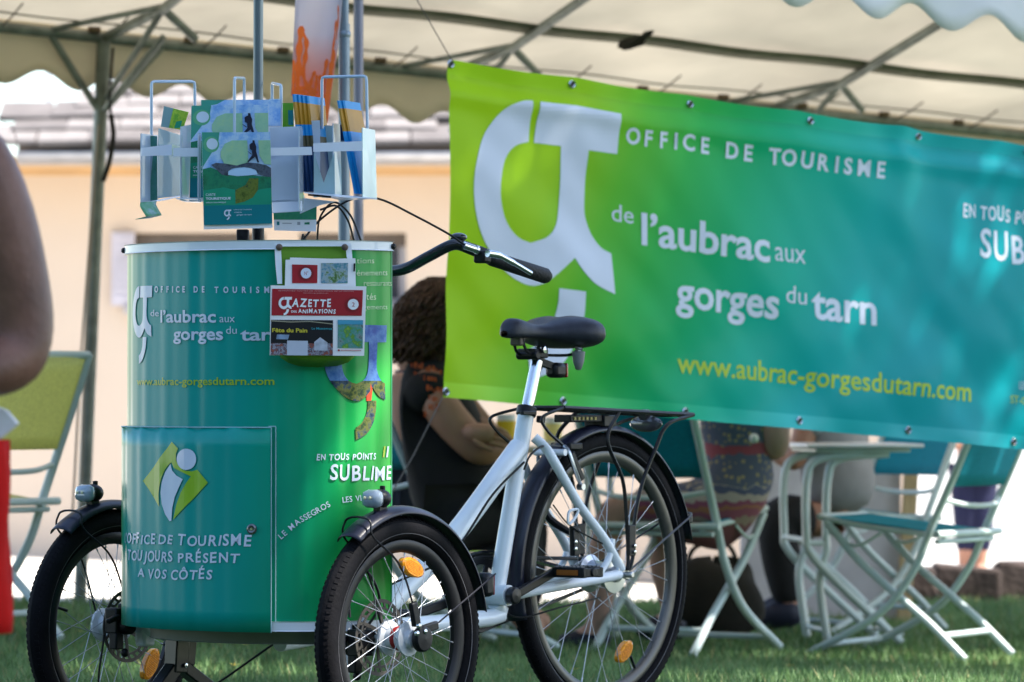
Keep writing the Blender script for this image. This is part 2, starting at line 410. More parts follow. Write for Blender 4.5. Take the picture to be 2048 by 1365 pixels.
g = MB(); g.box(((EX0+x1)/2, YE+.02, HZz(318, YE)), (x1-EX0, .05, .075)); g.build('fascia', mat('grey_fascia', (.36, .35, .36), .6), hs, w=True, smooth=0)
g = MB(); zg = HZz(306, YE); g.grid(lambda u, v: Vector((EX0+(x1-EX0)*u, YE-.06+.06*math.cos(math.pi*v), zg-.06*math.sin(math.pi*v))), 1, 10); g.build('gutter', mat('zinc_gutter', (.40, .40, .42), .35, .6), hs, w=True, solid=.006)
# roof: courses of stone tiles; hip on the left
tile = [mat('stone_tile_a', (.20, .18, .172), .85, var=.2, scale=4, bump=.5, bscale=25), mat('stone_tile_b', (.13, .115, .11), .85, var=.25, scale=4, bump=.5, bscale=25)]
tm = []
for k in range(4):
    mb = MB(); th = .035; wd = .34; dp = .34
    vs = [(-wd/2, 0, 0), (wd/2, 0, 0), (wd/2*rnd.uniform(.94, 1), dp, 0), (-wd/2, dp, 0)]
    vs = [(a+rnd.uniform(-.01, .01), b+rnd.uniform(-.02, .02), 0) for a, b, _ in vs]
    mb.add(vs + [(a, b, th) for a, b, _ in vs], [(0, 3, 2, 1), (4, 5, 6, 7)] + [(i, (i+1) % 4, (i+1) % 4+4, i+4) for i in range(4)])
    me = mb.mesh('tile'); me.materials.append(tile[k % 2]); tm.append(me)
pitch = R(27); rows = 17; nt_ = 0; RS = .20
def hipx(s0): return EX0 + max(0, s0-.36)*1.52 - .05
zr0 = HZz(300, YE)+.02
under = MB(); d_ = 7.0
under.add([(EX0, YE, zr0-.03), (x1, YE, zr0-.03), (x1, YE+d_*math.cos(pitch), zr0-.03+d_*math.sin(pitch)), (hipx(d_)+.1, YE+d_*math.cos(pitch), zr0-.03+d_*math.sin(pitch)), (EX0, YE+.36*math.cos(pitch), zr0-.03+.36*math.sin(pitch))], [(0, 1, 2, 3, 4)])
under.build('roof', mat('roof_boards', (.12, .09, .07), .9), hs, w=True, solid=.05)
inv = ROOT[hs.name].inverted()
for j in range(rows):
    s0 = j*RS; xa = hipx(s0); xe = HX(930); x = xa + (j % 2)*.17
    while x < xe and nt_ < 298:
        o = bpy.data.objects.new('roof_tile', tm[rnd.randrange(4)]); C.objects.link(o); o.parent = hs
        p = inv @ Vector((x, YE-.06+s0*math.cos(pitch), zr0+s0*math.sin(pitch)+rnd.uniform(0, .012)))
        o.location = p; o.rotation_euler = (pitch-R(5.5)+rnd.uniform(-.02, .02), rnd.uniform(-.02, .02), rnd.uniform(-.03, .03)); nt_ += 1; x += .345
# courses beyond (hidden behind the banner / further up): one joined part
mb = MB()
for j in range(rows, 34):
    s0 = j*RS; a = hipx(s0); M = Matrix.Rotation(pitch-R(5), 3, 'X')
    x = a
    while x < HX(1200):
        mb.box((x, YE+.14+s0*math.cos(pitch), zr0+.09+s0*math.sin(pitch)+rnd.uniform(0, .01)), (.335, .32, .035), M); x += .345
for j in range(0, 17):
    s0 = j*RS; x = HX(930)+.34
    while x < HX(2500): mb.box((x, YE+.14+s0*math.cos(pitch), zr0+.09+s0*math.sin(pitch)), (.335, .32, .035), Matrix.Rotation(pitch-R(5), 3, 'X')); x += .345
o = mb.build('roof_tiles', tile[0], hs, w=True, smooth=0); o['kind'] = 'stuff'
# sunlit white wall further right
ww = MB(); a = at(1815, 1150, 25.2); 
ww.box((a.x+2.6, 24.9, G(3, 25)+.9), (5.2, .2, 2.0)); ww.box((a.x+2.6, 24.9, G(3, 25)+1.93), (5.3, .28, .07))
tag(ww.build('garden_wall', mat('white_plaster', (.80, .79, .77), .9, var=.03, scale=3), w=True, smooth=0), 'bright white garden wall at the far right behind the chairs', 'wall')
# thin mast seen in the sky gap
mb = MB(); p = at(97, 300, 34); mb.tube([(p.x, 34, -.3), (p.x, 34, 4.6)], .022, 8)
tag(mb.build('mast', mat('mast_grey', (.3, .32, .36), .5), w=True), 'thin pale mast rising behind the house roof at the left', 'mast')
# ------------------------------------------------------------------ unseen tree added past the right edge to shade the trike and banner
def added_shade_tree():
    t = thing('tree', 'unseen broad leafy tree added past the right edge to shade the tricycle and banner', 'tree', (6.6, 7.6, G(6, 7.6)))
    bark = mat('tree_bark', (.10, .075, .055), .9, var=.3, scale=8, bump=.6, bscale=20)
    mb = MB(); mb.tube(spline([(6.6, 7.6, -.1), (6.5, 7.6, 1.5), (6.3, 7.6, 3.2), (5.8, 7.65, 5.0), (5.1, 7.7, 6.8), (4.7, 7.8, 8.2)], 5), [.26-.0085*i for i in range(26)], 12); mb.build('trunk', bark, t, w=True)
    r = random.Random(5)
    for k in range(9):
        a = k*.7; z0 = 3.6+.42*k; mb = MB(); p0 = Vector((6.1-.16*k, 7.6, z0)); d = Vector((math.cos(a)*2.2, math.sin(a)*2.2, 1.2)); mb.tube(spline([p0, p0+d*.5+Vector((0, 0, .1)), p0+d], 5), [.09-.007*i for i in range(11)], 7); mb.build('limb', bark, t, w=True)
    rs = np.random.RandomState(11); N = 60000
    # clumps
    ncl = 190; C0 = np.array([4.85, 7.7, 7.2]); cl = rs.normal(size=(ncl, 3)); cl /= np.linalg.norm(cl, axis=1)[:, None]; cl = C0 + cl*np.array([3.0, 5.0, 1.7])*(rs.rand(ncl, 1)**.42)
    idx = rs.randint(0, ncl, N); P = cl[idx] + rs.normal(size=(N, 3))*np.array([.42, .42, .28])
    sd_ = np.array(SUN_DIR)
    keep = np.ones(N, bool)
    for q, rad in GAPS:
        v = P-np.array(q); tt = v@sd_; dist = np.linalg.norm(v-tt[:, None]*sd_, axis=1); keep &= (dist > rad) | (rs.rand(N) < .09)
    P = P[keep]; N = len(P); s = .055+.04*rs.rand(N)
    a = rs.normal(size=(N, 3)); a /= np.linalg.norm(a, axis=1)[:, None]; b = np.cross(a, rs.normal(size=(N, 3))); b /= np.linalg.norm(b, axis=1)[:, None]
    V = np.zeros((N, 4, 3)); V[:, 0] = P-a*s[:, None]; V[:, 1] = P+b*s[:, None]*.6; V[:, 2] = P+a*s[:, None]; V[:, 3] = P-b*s[:, None]*.6
    me = bpy.data.meshes.new('crown'); me.vertices.add(4*N); me.vertices.foreach_set('co', V.reshape(-1)); me.loops.add(4*N); me.polygons.add(N)
    me.loops.foreach_set('vertex_index', np.arange(4*N, dtype=np.int32)); me.polygons.foreach_set('loop_start', np.arange(0, 4*N, 4, dtype=np.int32)); me.polygons.foreach_set('loop_total', np.full(N, 4, dtype=np.int32)); me.update(); me.validate()
    o = link('crown', me, mat('leaf_green', (.05, .10, .025), .5, var=.4, scale=3, trans=.3), t, w=True, smooth=0); o['kind'] = 'stuff'
GAPS = [((-.25, 8.55, .40), .36), ((.9, 10.9, 0), .5), ((-.9, 11.2, 0), .35), ((.10, 9.2, .35), .12)]  # openings cut in the added crown to let sun patches onto chosen spots
added_shade_tree()
# ------------------------------------------------------------------ tall unseen hedge added behind the camera so the glossy panels mirror something dark
def hedge(name, label, pts, h, seed):
    t = thing(name, label, 'hedge', (pts[0][0], pts[0][1], -.1)); r = random.Random(seed); rs = np.random.RandomState(seed)
    mb = MB(); nseg = 14; vs = []; P = spline([Vector((x, y, 0)) for x, y in pts], nseg); K = 9
    for i, p in enumerate(P):
        for k in range(K):
            z = h*k/(K-1); o = .35*math.sin(i*1.7+k*2.1)+.25*math.sin(i*.6+k); d = Vector((p.x, p.y-9, 0)).normalized(); vs.append(Vector((p.x, p.y, z-.1))+d*(o+.5*k/(K-1))+Vector((0, 0, .5*math.sin(i*.9)*(k == K-1))))
    mb.add(vs, [(i*K+k, i*K+k+1, (i+1)*K+k+1, (i+1)*K+k) for i in range(len(P)-1) for k in range(K-1)])
    mb.build('hedge_core', mat('hedge_dark', (.016, .030, .010), .9, var=.5, scale=1.5, bump=.8, bscale=6), t, w=True, smooth=60)
    N = 16000; a = rs.rand(N)*(len(P)-1); i0 = a.astype(int); f = (a-i0)[:, None]; Q = np.array([[p.x, p.y] for p in P]); B = Q[i0]*(1-f)+Q[np.minimum(i0+1, len(P)-1)]*f
    z = rs.rand(N)*(h+.3); c = np.c_[B+rs.normal(size=(N, 2))*.35, z]; s = .10+.10*rs.rand(N)
    a1 = rs.normal(size=(N, 3)); a1 /= np.linalg.norm(a1, axis=1)[:, None]; b1 = np.cross(a1, rs.normal(size=(N, 3))); b1 /= np.linalg.norm(b1, axis=1)[:, None]
    V = np.zeros((N, 4, 3)); V[:, 0] = c-a1*s[:, None]; V[:, 1] = c+b1*s[:, None]*.6; V[:, 2] = c+a1*s[:, None]; V[:, 3] = c-b1*s[:, None]*.6
    me = bpy.data.meshes.new('leaves'); me.vertices.add(4*N); me.vertices.foreach_set('co', V.reshape(-1)); me.loops.add(4*N); me.polygons.add(N)
    me.loops.foreach_set('vertex_index', np.arange(4*N, dtype=np.int32)); me.polygons.foreach_set('loop_start', np.arange(0, 4*N, 4, dtype=np.int32)); me.polygons.foreach_set('loop_total', np.full(N, 4, dtype=np.int32)); me.update(); me.validate()
    o = link('leaves', me, mat('leaf_green', (.05, .10, .025), .5), t, w=True, smooth=0); o['kind'] = 'stuff'
hedge('hedge', 'unseen tall dark hedge added behind the photographer to darken the panel reflections', [(-24, 4), (-17, -5), (-8, -9), (0, -10), (8, -9), (16, -5)], 7.0, 3)
# ------------------------------------------------------------------ tent
UX = Vector((.832, .555, 0)); NX = Vector((.555, -.832, 0)); E0 = Vector((-1.495, 15.0, 0))
def T(t, d, z): 
    p = E0 + UX*t + NX*d; p.z = EYE + 1.325 - .045*t + z; return p
STEEL = mat('weathered_galvanised_steel', (.20, .22, .20), .5, .35, var=.3, scale=14, bump=.1)
CANV = mat('beige_canvas', (.43, .38, .295), .85, var=.2, scale=1.6, bump=.15, bscale=9, trans=.31, detail=8)
VALM = mat('beige_valance_canvas', (.66, .60, .47), .85, var=.08, scale=2.2, bump=.1, bscale=9, trans=.32)
tent = thing('party_tent', 'beige canvas party tent with scalloped valances on a grey steel frame', 'tent', (-1.57, 15.0, G(-1.57, 15)))
def prof(d):       # height of the cover over the eave
    if d < .528: return .035 + .09*d/.528
    if d < 1.75: return .125 + .325*(d-.528)
    return .522 - (d-1.75)*.41/1.70
T0, T1 = -3.0, 7.0
ds = [-.03, .1, .25, .4, .528, .7, .9, 1.1, 1.3, 1.5, 1.65, 1.75, 2.0, 2.3, 2.6, 2.9, 3.2, 3.45]
mb = MB(); NT = 80
vs = []
for i in range(NT+1):
    t = T0+(T1-T0)*i/NT
    for d in ds:
        sag = .012*math.sin(t*9+d*7)*math.sin(d*2.5)+.018*math.sin(2*math.pi*t/1.56)**2*(1 if .2 < d < 3.2 else .1)
        if 3.1 < t < 4.6 and d < 1.0: sag += .02*math.sin((t-3.1)*6)*math.sin(d*3.1)
        vs.append(T(t, d, prof(d) + sag - (.025*max(0, t)*(d-1.75)/1.7 if d > 1.75 else 0)))
K = len(ds)
mb.add(vs, [(i*K+j, (i+1)*K+j, (i+1)*K+j+1, i*K+j+1) for i in range(NT) for j in range(K-1)])
mb.build('canopy', CANV, tent, w=True, smooth=80)
# seam band sewn along the cover (double layer) above the inner purlin line
for (d, wd) in ((.60, .080), (.12, .010)):
    mb = MB(); vs = []
    for i in range(161):
        t = T0+(T1-T0)*i/160; wob = .022*math.sin(t*5.3)*max(0, min(1, (t-3.0))) + .004*math.sin(t*11)
        for q in (-wd/2, wd/2): vs.append(T(t, d+q+wob, prof(d+q+wob)-.016+.004*math.sin(t*7)-wob*.5))
    mb.add(vs, [(i*2, i*2+2, i*2+3, i*2+1) for i in range(160)])
    mb.build('seam_band', mat('olive_webbing', (.19, .185, .13), .85, var=.2, trans=.2), tent, w=True, solid=.004, smooth=80)
def valance(dd, zfn, depth, pitch, amp, nm, ph, m):
    mb = MB(); vs = []; n = 420
    for i in range(n+1):
        t = T0+(T1-T0)*i/n
        low = depth + amp*math.cos(2*math.pi*(t-ph)/pitch)
        for q in range(5):
            z = zfn(t) - low*q/4; w = .010*math.sin(t*13+q)*q/4
            p = T(t, dd+w*q/4, 0); p.z = z; vs.append(p)
    mb.add(vs, [(i*5+j, i*5+j+1, (i+1)*5+j+1, (i+1)*5+j) for i in range(n) for j in range(4)])
    return mb.build(nm, m, tent, w=True, solid=.003, smooth=80)
valance(-.026, lambda t: EYE+1.325-.045*t+.045, .215, .292, .030, 'valance', -.39, VALM)
valance(3.47, lambda t: EYE+1.4375-.07*t+.0, .178, .303, .034, 'valance', .517, mat('white_valance_canvas', (.74, .74, .76), .8, var=.06, scale=3, trans=.1))
# eave rail far side
rail = MB(); rail.tube([T(T0, 0, 0), T(T1, 0, 0)], .021, 10); rail.build('eave_rail', STEEL, tent, w=True)
rail = MB(); rail.tube([T(T0, 3.42, .085+.025*3), T(T1, 3.42, .085-.025*7)], .021, 10); rail.build('eave_rail', STEEL, tent, w=True)
rail = MB(); rail.tube([T(T0, 1.75, .49), T(T1, 1.75, .49)], .02, 8); rail.build('ridge_pole', STEEL, tent, w=True)
for t in (-1.56, 0, 1.50, 3.07, 4.7, 6.2):
    mb = MB(); a = T(t, 0, 0); nd = T(t, .45, .070); rg = T(t, 1.75, .48)
    mb.tube([a, nd, rg], .019, 10); mb.tube([rg, T(t, 3.42, .085-.025*t)], .019, 10); mb.build('rafter', STEEL, tent, w=True)
    mb = MB(); foot = T(t, .36, -.02); mb.tube([nd, foot + UX*.18], .016, 8); mb.build('strut', STEEL, tent, w=True)
    mb = MB(); mb.tube([nd+Vector((0, 0, .01)), T(t-.22, 0, .01)], .011, 8); mb.tube([nd, T(t, .02, -.22)], .012, 8); mb.build('brace', STEEL, tent, w=True)
    lg = abs(t) < .1 or t > 4 or t < -1
    if lg:
        top = T(t, 0, 0); ft = Vector((top.x-.085, top.y, G(top.x, top.y)))
        if t > 4: ft = Vector((top.x, top.y, G(top.x, top.y)))
        mb = MB(); mb.tube([ft, top], [.024, .026], 14); mb.lathe([(.06, 0), (.06, .008), (.0, .008)], ft, (0, 0, 1), 16); mb.build('leg', STEEL, tent, w=True)
        k = top.lerp(ft, .135)
        for off in (-.215, .24):
            mb = MB(); mb.tube([k, T(t+off, 0, -.012)], .0135, 8); mb.build('brace', STEEL, tent, w=True)
        mb = MB(); mb.tube([k, foot+UX*.05], .0125, 8); mb.build('brace', STEEL, tent, w=True)
# near leg right behind the flag (slim) and another beyond the frame
for t in (-.97, 6.4):
    top = T(t, 3.36, .08); ft = Vector((top.x, top.y, G(top.x, top.y)))
    mb = MB(); mb.tube([ft, top], .0145, 12); mb.build('leg', mat('mauve_grey_steel', (.24, .23, .28), .45, .3), tent, w=True)
# elastic toggles with small wooden blocks tying the cover to the far eave rail
ela = mat('brown_elastic', (.07, .06, .045), .8); blk = mat('brown_toggle', (.13, .09, .055), .8)
t = -.42; k = 0
while t < 5.4:
    a = T(t, 0, .0); b = T(t-.03, .235, prof(.235)-.012)
    mb = MB(); mb.tube([a, a.lerp(b, .5)+Vector((0, 0, -.006)), b], .0034, 6); mb.build('elastic_cord', ela, tent, w=True)
    mb = MB(); c = T(t-.06, .02, .024); mb.box(c, (.045, .024, .022), Matrix.Rotation(R(34), 3, 'Z')); mb.build('toggle', blk, tent, w=True, bevel=.004)
    t += .40+(.03 if k % 3 == 0 else 0); k += 1
# dark strap hanging from the leg
mb = MB(); pts = [at(225, 95, 14.96), at(219, 190, 14.94), at(222, 235, 14.94), at(226, 270, 14.93), at(219, 320, 14.93), at(206, 362, 14.93)]
sp = spline(pts, 6)
for i in range(len(sp)-1): mb.bar(sp[i], sp[i+1]+(sp[i+1]-sp[i])*.15, .006, .018 if i > 10 else .01, (1, 0, 0))
tag(mb.build('strap', mat('black_strap', (.02, .018, .016), .7), w=True), 'black strap hanging down beside the tent leg at the left', 'strap')
# guy ropes beside the leg
for i, (a, b) in enumerate((((196, 250), (139, 820)), ((190, 330), (160, 760)))):
    mb = MB(); A = at(a[0], a[1], 14.95); Bp = at(b[0], b[1]+330, 14.6); Bp.z = max(Bp.z, G(Bp.x, Bp.y)); 
    mb.tube([A, A.lerp(Bp, .5)+Vector((-.01, 0, -.02)), Bp], .0045, 6)
    tag(mb.build('guy_rope', mat('tan_rope', (.30, .25, .20), .9), w=True), ['brown guy rope running furthest left of the tent leg', 'brown guy rope hanging closest to the tent leg at the left'][i], 'rope', 'ropes beside the left tent leg')
# dry leaf caught under the roof cover
mb = MB(); c = at(1268, 80, 14.2)
out = [(1235,92),(1240,80),(1255,76),(1268,70),(1280,72),(1290,62),(1306,60),(1298,70),(1290,74),(1283,88),(1270,92),(1258,96),(1245,98)]
for k in range(3): mb.slab([at(x+k*2, y+k, 14.7+.004*k)+Vector((0, .012*math.sin(x*.2+k), 0)) for x, y in out[::-1]], .003)
tag(mb.build('dry_leaves', mat('dark_dry_leaf', (.035, .032, .028), .8, var=.4), w=True, smooth=0), 'dark clump of dry leaves caught under the canvas roof above the banner', 'leaves')
# ------------------------------------------------------------------ banner
BLEN = 3.0
def Bm(s, b, off=0.0):
    zt = .973-.0785*s; zb_ = .007-.075*s
    sagt = -.006*math.sin(math.pi*((s-.03) % .405)/.405)**1 if b > .5 else 0
    z = EYE + zb_ + (zt-zb_)*b + sagt*(2*b-1 if b > .5 else 0)
    x = -.170 + .832*s - .028*(1-b) + .006*math.sin(b*5); y = 11.7 + .555*s
    q = s*.62 + b*.95
    w = .005*math.sin(q*11.5+.6) + .004*math.sin(s*5.5-b*7) + .0011*math.sin((s*.9+b*1.5)*23+2*math.sin(s*2))*(math.sin(s*2.3+b)**2) + .0005*math.sin((s*1.1+b*.8)*41+2+3*math.sin(b*3)) + .004*math.sin(s*17+b*16)*(1-b)
    w += .012*math.exp(-((b-.955)/.035)**2)*-1 + .010*math.exp(-((b-.90)/.03)**2)
    w += .016*math.exp(-((s-1.66)/.05)**2)*max(0, b-.62)/.38 - .012*math.exp(-((s-1.78)/.07)**2)*max(0, b-.55)/.45
    w += .008*math.sin((s*1.2-b*2.4)*9)*max(0, .5-b)*1.6
    w *= 1.0
    return Vector((x, y, z)) + NX*(w+off)
def Binv(px, py):
    s = (px-880)/540; b = .5
    for _ in range(12):
        k = (px-1024)/F; s = (k*11.7+.170+.028*(1-b)-.006*math.sin(b*5))/(.832-k*.555); Y = 11.7+.555*s; z = (HZ-py)*Y/F
        b = (z-(.007-.075*s))/((.973-.0785*s)-(.007-.075*s))
    return s, b
ban = thing('banner', 'long green to teal tourist office banner with a large white logo hung under the tent', 'banner', (1.0, 12.5, EYE))
gstops = [(0, srgb(158, 200, 14)), (.09, srgb(150, 196, 20)), (.17, srgb(88, 178, 44)), (.24, srgb(40, 168, 72)), (.31, srgb(0, 162, 100)), (.39, srgb(0, 164, 136)), (.49, srgb(0, 158, 156)), (.60, srgb(0, 146, 154)), (1, srgb(0, 140, 150))]
BMAT = ramp_mat('banner_vinyl', gstops, axis=(1, .0, 0), rough=.42, trans=.10, coat=.03, bump=.05, bscale=600)
BMAT.node_tree.nodes['Principled BSDF'].inputs['Specular IOR Level'].default_value = .12
# slanted gradient: shift along u with v
mb = MB(); mb.grid(lambda u, v: Bm(u*BLEN, v), 200, 60)
mb.uv = [(u/200 + .16*(v/60-.5)*-1*(0.9)*1.0, v/60) for v in range(61) for u in range(201)]
mb.build('vinyl_sheet', BMAT, ban, w=True, smooth=80)
edgeM = BMAT
HEM = ramp_mat('banner_hem', [(p, tuple(min(1, c*1.18+.004) for c in q)) for p, q in gstops], rough=.42)
for (b0, b1) in ((.958, 1.0), (0, .045)):
    mb = MB(); mb.grid(lambda u, v: Bm(u*BLEN, b0+(b1-b0)*v, .0010), 160, 3)
    mb.uv = [(u/160 + .16*((b0+(b1-b0)*v/3)-.5)*-.9, v/3) for v in range(4) for u in range(161)]
    mb.build('hem', HEM, ban, w=True, smooth=80)
BW = mat('banner_white_print', (.60, .64, .74), .45, var=.02)
BL = mat('banner_lime_print', (.40, .52, .02), .45, var=.03)
def put2(name, V, Fc, fn, m, parent, step=None):
    if step: V, Fc = slice_mesh(V, Fc, step)
    mb = MB(); mb.add([fn(x, y) for x, y in V], Fc); return mb.build(name, m, parent, w=True, smooth=0)
def banner_text(txt, p0, p1, h, m=BW, bold=.012, name='lettering', handw=0):
    V, Fc, wd = hand(txt, handw) if handw else glyphs(txt, bold)
    s0, b0 = Binv(*p0); s1, b1 = Binv(*p1); 
    _, bt = Binv(p0[0], p0[1]-h); hb = bt-b0
    V, Fc = slice_mesh(V, Fc, wd/max(4, 2.5*len(txt)))
    put2(name, V, Fc, lambda x, y: Bm(s0+(s1-s0)*x/wd, b0+(b1-b0)*x/wd+hb*y, .0012), m, ban)
def banner_poly(poly):
    V, Fc = tri(poly); bm = bmesh.new(); vv = [bm.verts.new((x, y, 0)) for x, y in V]; [bm.faces.new([vv[i] for i in f]) for f in Fc]
    for ax, lo, hi in ((0, 900, 1260), (1, 180, 800)):
        k = lo
        while k < hi:
            no = (1, 0, 0) if ax == 0 else (0, 1, 0); co = (k, 0, 0) if ax == 0 else (0, k, 0)
            bmesh.ops.bisect_plane(bm, geom=bm.verts[:]+bm.edges[:]+bm.faces[:], plane_co=co, plane_no=no); k += 8
    bm.verts.index_update(); mb = MB(); mb.add([Bm(*Binv(v.co.x, v.co.y), .0018) for v in bm.verts], [tuple(v.index for v in f.verts) for f in bm.faces]); bm.free()
    return mb
def smooth_poly(poly, sharp=()):
    return poly
lg = [(900+x/2.73, 100+y/2.73) for x, y in LOGO]; lt = [(900+x/2.73, 100+y/2.73) for x, y in LOGO_TAIL]
banner_poly(lg).build('logo', BW, ban, w=True, smooth=0); banner_poly(lt).build('logo', BW, ban, w=True, smooth=0)
def spaced(words, m, h, bold):    # (char string, x0, y0, x1, y1): wide letter spacing
    for w_, x0_, y0_, x1_, y1_ in words:
        n = len(w_)
        for i, ch in enumerate(w_):
            # letter cell centres
            f_ = i/(n-1) if n > 1 else 0
            cx = x0_ + (x1_-x0_)*f_; cy = y0_ + (y1_-y0_)*f_
            wd = glyphs(ch, bold)[2]; ww_ = h*wd*.80
            banner_text(ch, (cx-ww_/2, cy-ww_/2*.13), (cx+ww_/2, cy+ww_/2*.13), h, m, bold)
spaced([('O', 1265, 285, 1265, 285), ('FF', 1296, 290, 1327, 294), ('I', 1352, 297, 1352, 297), ('C', 1379, 300, 1379, 300), ('E', 1412, 305, 1412, 305), ('DE', 1466, 314, 1498, 319)], BW, 33, .03)
for ch, cx in zip('TOURISME', (1549, 1577.5, 1612, 1644, 1669.5, 1692, 1724, 1759)): spaced([(ch, cx, 311+.129*(cx-1425), cx, 311+.129*(cx-1425))], BW, 33, .03)
banner_text('de', (1226, 441), (1269, 447), 37, bold=.0)
banner_text('l’aubrac', (1284, 488), (1537, 524), 66, bold=.022)
banner_text('aux', (1548, 521), (1612, 528), 44, bold=-.002)
banner_text('gorges', (1350, 612), (1557, 638), 66, bold=.022)
banner_text('du', (1571, 605), (1613, 610), 37, bold=.0)
banner_text('tarn', (1623, 636), (1752, 650), 66, bold=.022)
banner_text('www.aubrac-gorgesdutarn.com', (1354, 745), (1945, 803), 43, BL, bold=.012)
banner_text('EN TOUS POINTS', (1928, 432), (2110, 457), 29, handw=3)
banner_text('SUBLIME', (1960, 515), (2160, 545), 56, handw=5)
banner_text('LE MASSEGROS', (2040, 778), (2110, 788), 16, bold=.0)
banner_text('ST-CHELY', (2022, 806), (2090, 814), 16, BL, bold=.0)
for i, (px, py) in enumerate([(905, 126), (1143, 168), (1387, 207), (1622, 240), (1843, 270), (2056, 300), (2260, 330), (890, 784), (1126, 803), (1367, 824), (1597, 842), (1818, 861), (2032, 884), (2240, 905)]):
    s, b = Binv(px, py); b = min(.988, max(.012, b)); c = Bm(s, b, .004); mb = MB(); mb.lathe([(.0065, 0), (.0095, .003), (.0125, 0)], c, NX, 16)
    g_ = mb.build('eyelet', CHROME, ban, w=True)
    mb = MB(); mb.lathe([(.0062, 0), (.0001, 0)], c+NX*.0005, NX, 12); mb.build('hole', BLACKP, g_, w=True)
for i, (a, b) in enumerate(((at(903, 120, 11.68), T(-.97, 3.38, .06)), (at(885, 795, 11.68), at(770, 1010, 11.55)))):
    mb = MB(); mb.tube([a, a.lerp(b, .5)+Vector((0, 0, -.01)), b], .0016 if i == 0 else .0022, 6)
    tag(mb.build('cord', mat('thin_grey_cord', (.10, .09, .08), .8), w=True), ['thin cord tying the upper left banner corner up to the tent', 'thin cord running down from the lower left banner corner'][i], 'cord')
# posts / feather flag
mb = MB(); c = at(688, 700, 10.9); zt_ = EYE+1.35
mb.tube([(c.x, 10.9, G(c.x, 10.9)), (c.x, 10.9, EYE+1.0), ], .0155, 14); mb.tube([(c.x, 10.9, EYE+.99), (c.x, 10.9, EYE+2.4)], .0125, 12)
mb.lathe([(.0165, 0), (.018, .004), (.018, .012), (.0155, .016)], (c.x, 10.9, EYE+.965), (0, 0, 1), 16)
fl = thing('feather_flag', 'white advertising flag with orange brush lettering on a grey pole behind the leaflet rack', 'flag', (c.x, 10.9, G(c.x, 10.9)))
mb.build('pole', mat('grey_blue_pole', (.20, .24, .28), .4, .4), fl, w=True)
fp = [(683, -140), (590, -140), (590, 0), (585, 120), (582, 192), (641, 201), (652, 246), (655, 250), (662, 185), (676, 90), (684, 0)]
fq = [at(x, y, 10.88) for x, y in fp]
def flagpt(x, y, off=0): return at(x, y, 10.88+.02*math.sin(x*.05+y*.012)) + Vector((0, off, 0))
mb = MB()
def fedge(y):   # left,right edge at row y
    import bisect
    L_ = np.interp(y, [-140, 0, 120, 192, 201, 246], [590, 590, 585, 582, 640, 652]); R_ = np.interp(y, [-140, 0, 90, 185, 246], [686, 684, 676, 662, 655]); return float(L_), float(R_)
ys = list(range(-140, 192, 8)) + [192, 196, 201, 210, 220, 230, 240, 246]
vs = []
for y in ys:
    a, b = fedge(y)
    for i in range(9): vs.append(flagpt(a+(b-a)*i/8, y))
mb.add(vs, [(j*9+i, j*9+i+1, (j+1)*9+i+1, (j+1)*9+i) for j in range(len(ys)-1) for i in range(8)])
mb.build('flag_cloth', ramp_mat('white_to_salmon_cloth', [(0, (.92, .26, .12)), (.14, (.90, .34, .22)), (.30, (.86, .52, .46)), (.46, (.84, .74, .76)), (1, (.84, .80, .83))], coord='Generated', axis=(0, 0, 1), rough=.7, trans=.5), fl, w=True, solid=.0015, smooth=80)
OR = mat('orange_brush_print', (.95, .16, .015), .6, var=.05, scale=30)
def brush(pts, w0):
    mb = MB(); sp = spline([Vector((x, y, 0)) for x, y in pts], 5); vs = []
    for i, p in enumerate(sp):
        t = (sp[min(i+1, len(sp)-1)]-sp[max(i-1, 0)]).normalized(); nrm = Vector((-t.y, t.x, 0)); w_ = w0*(.75+.25*math.sin(i*1.3))*(1 if 0 < i < len(sp)-1 else .5)
        for q in (-1, 1):
            a = p + nrm*w_*q; lo, hi = fedge(a.y); vs.append(flagpt(min(max(a.x, lo), hi), a.y, -.006))
    mb.add(vs, [(i*2, i*2+1, i*2+3, i*2+2) for i in range(len(sp)-1)]); mb.build('brush_letter', OR, fl, w=True, smooth=0)
brush([(603, 52), (599, 90), (597, 130), (595, 172)], 7.5)
brush([(600, 62), (612, 80), (611, 110), (606, 140), (600, 150)], 5.5)
brush([(604, 140), (611, 165), (622, 190)], 5)
brush([(630, 142), (623, 160), (620, 180), (626, 190), (632, 170), (633, 150)], 4)
brush([(654, 118), (648, 150), (644, 185), (646, 200)], 4)
brush([(665, 120), (658, 160), (653, 195), (651, 225)], 5.5)
brush([(584, 188), (600, 186), (620, 192), (640, 197)], 7)
brush([(652, 196), (655, 215), (654, 238)], 5)
brush([(672, 40), (668, 80), (662, 120)], 2.2)
brush([(640, 150), (641, 170), (641, 196)], 4.5); brush([(668, 100), (662, 150), (657, 200)], 4.0); brush([(590, 178), (612, 176), (636, 186)], 6); brush([(586, 120), (587, 150), (586, 185)], 4); brush([(676, 10), (676, 40), (672, 80)], 1.5)
